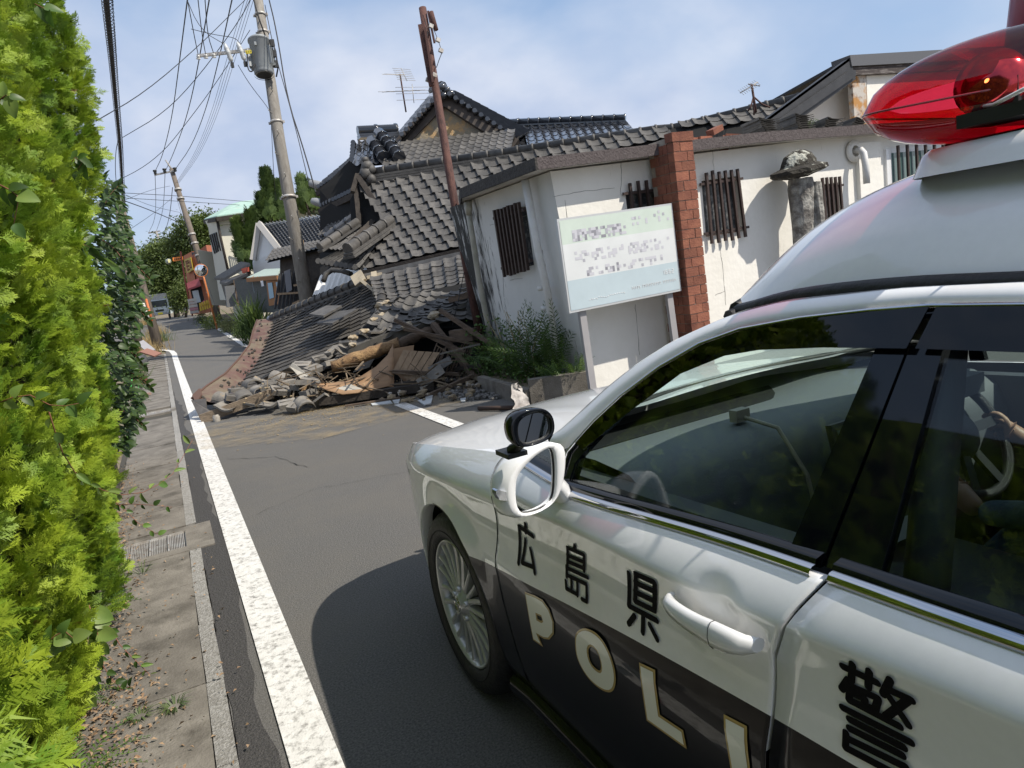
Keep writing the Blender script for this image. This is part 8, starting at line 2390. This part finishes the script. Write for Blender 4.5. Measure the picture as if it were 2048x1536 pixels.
tree('small tree left of the truck below the road arch', [(290,590,14,14),(300,600,12,14),(282,605,10,12)], 70, (295,632), M_tree2, 30, .5, .4)
tree('low dark bushes behind the left utility poles', [(270,575,16,10),(255,600,16,20)], 40, (260,640), M_tree, 30, .5, .4)
# twisted junipers: flame shaped plumes
def juniper(label, plumes, d, base):
    b = atD(*base, d); b.z = gz(b.y)
    t = thing('juniper_tree', label, 'conifer', b); its = []; mb = MB()
    for (x0, y0, x1, y1, w) in plumes:
        A_, B_2 = atD(x0, y0, d + rr.uniform(-.5,.5)), atD(x1, y1, d + rr.uniform(-.3,.3)); L_ = (B_2-A_).length; ax = (B_2-A_).normalized(); ww = w*d/FPX
        n = int(L_*ww*620)
        for k in range(n):
            f = rr.random()**.8; rad = ww*(1-f)**.7*(.25+1.0*rr.random()**1.6)*(1+.35*math.sin(f*22+x0)); a = rr.uniform(0,6.28)
            e = ax.cross(FW).normalized(); g_ = ax.cross(e); o = (e*math.cos(a)+g_*math.sin(a))
            its.append((rr.randrange(5), orient(A_.lerp(B_2,f) + o*rad, ax*1.3 + o*.6, o, rr.uniform(1.8,4.2))))
        mb.tube([A_, B_2], [.05,.01], 5)
    scatter_mesh('plumes', SPR, its, M_jun, t, kind='stuff')
    mb.tube([b, atD(plumes[0][0], plumes[0][1], d)], [.12,.08], 6); mb.build('branches', M_trunk, t, kind='stuff'); return t
juniper('tallest flame-shaped juniper left of the near utility pole', [(550,450,532,352,15),(540,450,548,375,12),(560,448,562,372,10),(530,450,523,398,12),(520,448,512,430,8),(566,450,572,430,8),(545,462,520,440,14)], 28, (548,600))
juniper('shorter juniper right of the near utility pole', [(618,425,603,365,10),(628,425,618,375,9),(638,425,635,385,9),(612,430,600,400,7)], 30, (620,600))
juniper('small dark juniper in front of the grey roofed house', [(495,520,475,450,9),(505,530,500,430,8),(520,535,508,458,8),(490,530,480,500,8),(512,545,495,500,14)], 27.5, (500,610))
# verge plants on the right of the road
def bush(x, y, d, w, h, n, m, label, tmpl=LC, s=.18, cat='bush', spiky=False):
    b = atD(x, y, d); b.z = gz(b.y); t = thing('roadside_bush', label, cat, b); its = []
    sx, sy = w*d/FPX, h*d/FPX
    for k in range(n):
        v = Vector((rr.gauss(0,1), rr.gauss(0,1), abs(rr.gauss(0,1)))).normalized()*rr.random()**.4
        p = b + RT*v.x*sx*.5 + back*v.y*sx*.4 + Vector((0,0,v.z*sy))
        dd = Vector((rr.gauss(0,.5),rr.gauss(0,.5),1 if spiky else rr.gauss(0,.6)))
        its.append((rr.randrange(len(tmpl)), orient(p, dd, Vector((rr.gauss(0,1),rr.gauss(0,1),.5)), rr.uniform(.6,1.3)*s)))
    scatter_mesh('leaves', tmpl, its, m, t, kind='stuff'); return t
bl = np.array([(0,-.02,0),(0,.02,0),(.55,.015,.04),(1,0,-.05),(.55,-.015,.04)]); BLD = [(bl[[0,1,2,3]] if False else np.array([(0,-.022,0),(0,.022,0),(.6,.012,.03),(.6,-.012,.03),(1.0,0,-.06),(1.0,0.002,-.06)]), np.array([(0,1,2,3),(3,2,5,4)]))]
bush(425,628,31,60,28,260,M_tree2,'pale yellow-green bush on the verge below the cream house')
bush(455,632,28,40,24,220,mat('pale_weed', (.30,.30,.12), rough=.8, c2=(.16,.18,.06), ns=6),'pale flowering weed clump on the right verge')
bush(490,640,25,60,34,360,M_tree,'dark green bush next to the fallen porch roof')
bush(510,645,22,64,62,520,M_jun,'tall dark grassy clump in front of the entrance porch',BLD,.8,'bush',True)
bush(400,615,36,28,20,140,M_tree2,'light green plants at the little yellow fence')
bush(545,620,21,40,30,260,M_jun,'dark leafy plants at the foot of the board-clad house')
# left verge: dry grass, leaning boards, pots
M_dry = leafmat('dry_grass', (.30,.21,.09), (.42,.32,.15), ns=4, trans=.3, rough=.8)
for k, (x, y, lab) in enumerate([(296,690,'dry straw grass tuft next to the leaning boards'),(312,670,'dry grass tuft at the bend of the left white line'),(290,650,'dry grass under the left utility poles'),(318,684,'mixed green and straw tuft at the kerb'),(300,706,'low straw by the end of the leaning boards')]):
    p = onGr(x, y); g = thing('grass_tuft', lab, 'grass', p); its = []
    for q in range(240):
        o = p + Vector((rr.gauss(0,.22), rr.gauss(0,.35), 0)); its.append((0, orient(o, Vector((rr.gauss(0,.35), rr.gauss(0,.35), 1)), Vector((rr.gauss(0,1), rr.gauss(0,1), 0)), rr.uniform(.2,.55))))
    scatter_mesh('blades', BLD, its, M_dry if k != 3 else M_grass, g, kind='stuff')
bd = thing('leaning_boards', 'white-framed board leaning over reddish planks beside the gutter', 'boards', onGr(295,705))
b0_ = onGr(292,708); 
mb = MB(); mb.bar(atD(280,684,15.5), atD(304,703,15.2), .16,.03,(0,-1,1)); mb.build('white_board', M_post, bd)
mb = MB(); mb.bar(atD(287,701,15.1), atD(316,710,15.0), .20,.03,(0,-.3,1)); mb.build('red_plank', mat('red_plank', (.24,.12,.09), rough=.9), bd)
pt = thing('black_pot', 'round black plastic pot lying by the gutter', 'pot', onGr(280,723))
c = onGr(280,723,.15); mb = MB(); mb.lathe([(.001,.13),(.14,.13),(.20,.08),(.21,0),(.19,-.12),(.12,-.16),(.001,-.16)], Vector((c.x,c.y,gz(c.y)+.16)), (.3,-.8,.4), 20); mb.build('pot_body', mat('pot_black', (.03,.032,.036), rough=.7, c2=(.08,.08,.085), ns=8), pt)
p = onGr(290,768); pot = thing('plant_pot', 'square terracotta planter with grass beside the gutter', 'planter', p)
mb = MB(); mb.box(p + Vector((-.1,0,.09)), (.34,.30,.17)); mb.build('pot_body', mat('terracotta', (.16,.065,.045), rough=.8), pot)
its = [(0, orient(p + Vector((-.1+rr.gauss(0,.09), rr.gauss(0,.09), .16)), Vector((rr.gauss(0,.4), rr.gauss(0,.4), 1)), Vector((rr.gauss(0,1),rr.gauss(0,1),0)), rr.uniform(.15,.36))) for q in range(160)]
scatter_mesh('grass', BLD, its, M_grass, pot, kind='stuff')
mb = MB(); P = [onGr(255,775), onGr(262,785), onGr(270,778)]; h_ = [atD(252,735,10.8), atD(264,752,10.8), atD(262,780,10.7), atD(275,772,10.6), atD(278,780,10.6)]; mb.tube(chaikin2([tuple(q) for q in h_], 0) if False else h_, .012, 6); tag(mb.build('green_hose', mat('hose_green', (.10,.55,.13), rough=.5), base=h_[0]), 'bright green hose hanging out of the shrub', 'hose')
mb = MB(); a = onGr(258,800,.02); b = onGr(300,790,.02); mb.bar(a + Vector((0,0,.03)), b + Vector((0,0,.03)), .12,.04); tag(mb.build('wood_plank', mat('pinkish_plank', (.26,.17,.14), rough=.9), base=a), 'pinkish wood plank lying beside the gutter by the planter', 'plank')
mb = MB(); a = onGr(252,812,.02); b = onGr(286,806,.02); mb.bar(a + Vector((0,0,.03)), b + Vector((0,0,.03)), .22,.05); tag(mb.build('stone_slab', M_conc, base=a), 'pale stone slab in front of the pinkish plank', 'slab')
# blue hills far away
mb = MB(); rows = [[],[]]
for i in range(60):
    a = -0.9 + 2.6*i/59; d = 900; x, y = math.sin(a)*d, math.cos(a)*d; h_ = 22 + 10*nz(a*3,.3) + 6*math.sin(a*9)
    rows[0].append(Vector((x, y, -5))); rows[1].append(Vector((x*1.15, y*1.15, h_)))
mb.grid(rows); mb.build('hills', mat('hill_forest', (.05,.075,.06), rough=1, c2=(.07,.09,.08), ns=.02), kind='structure')
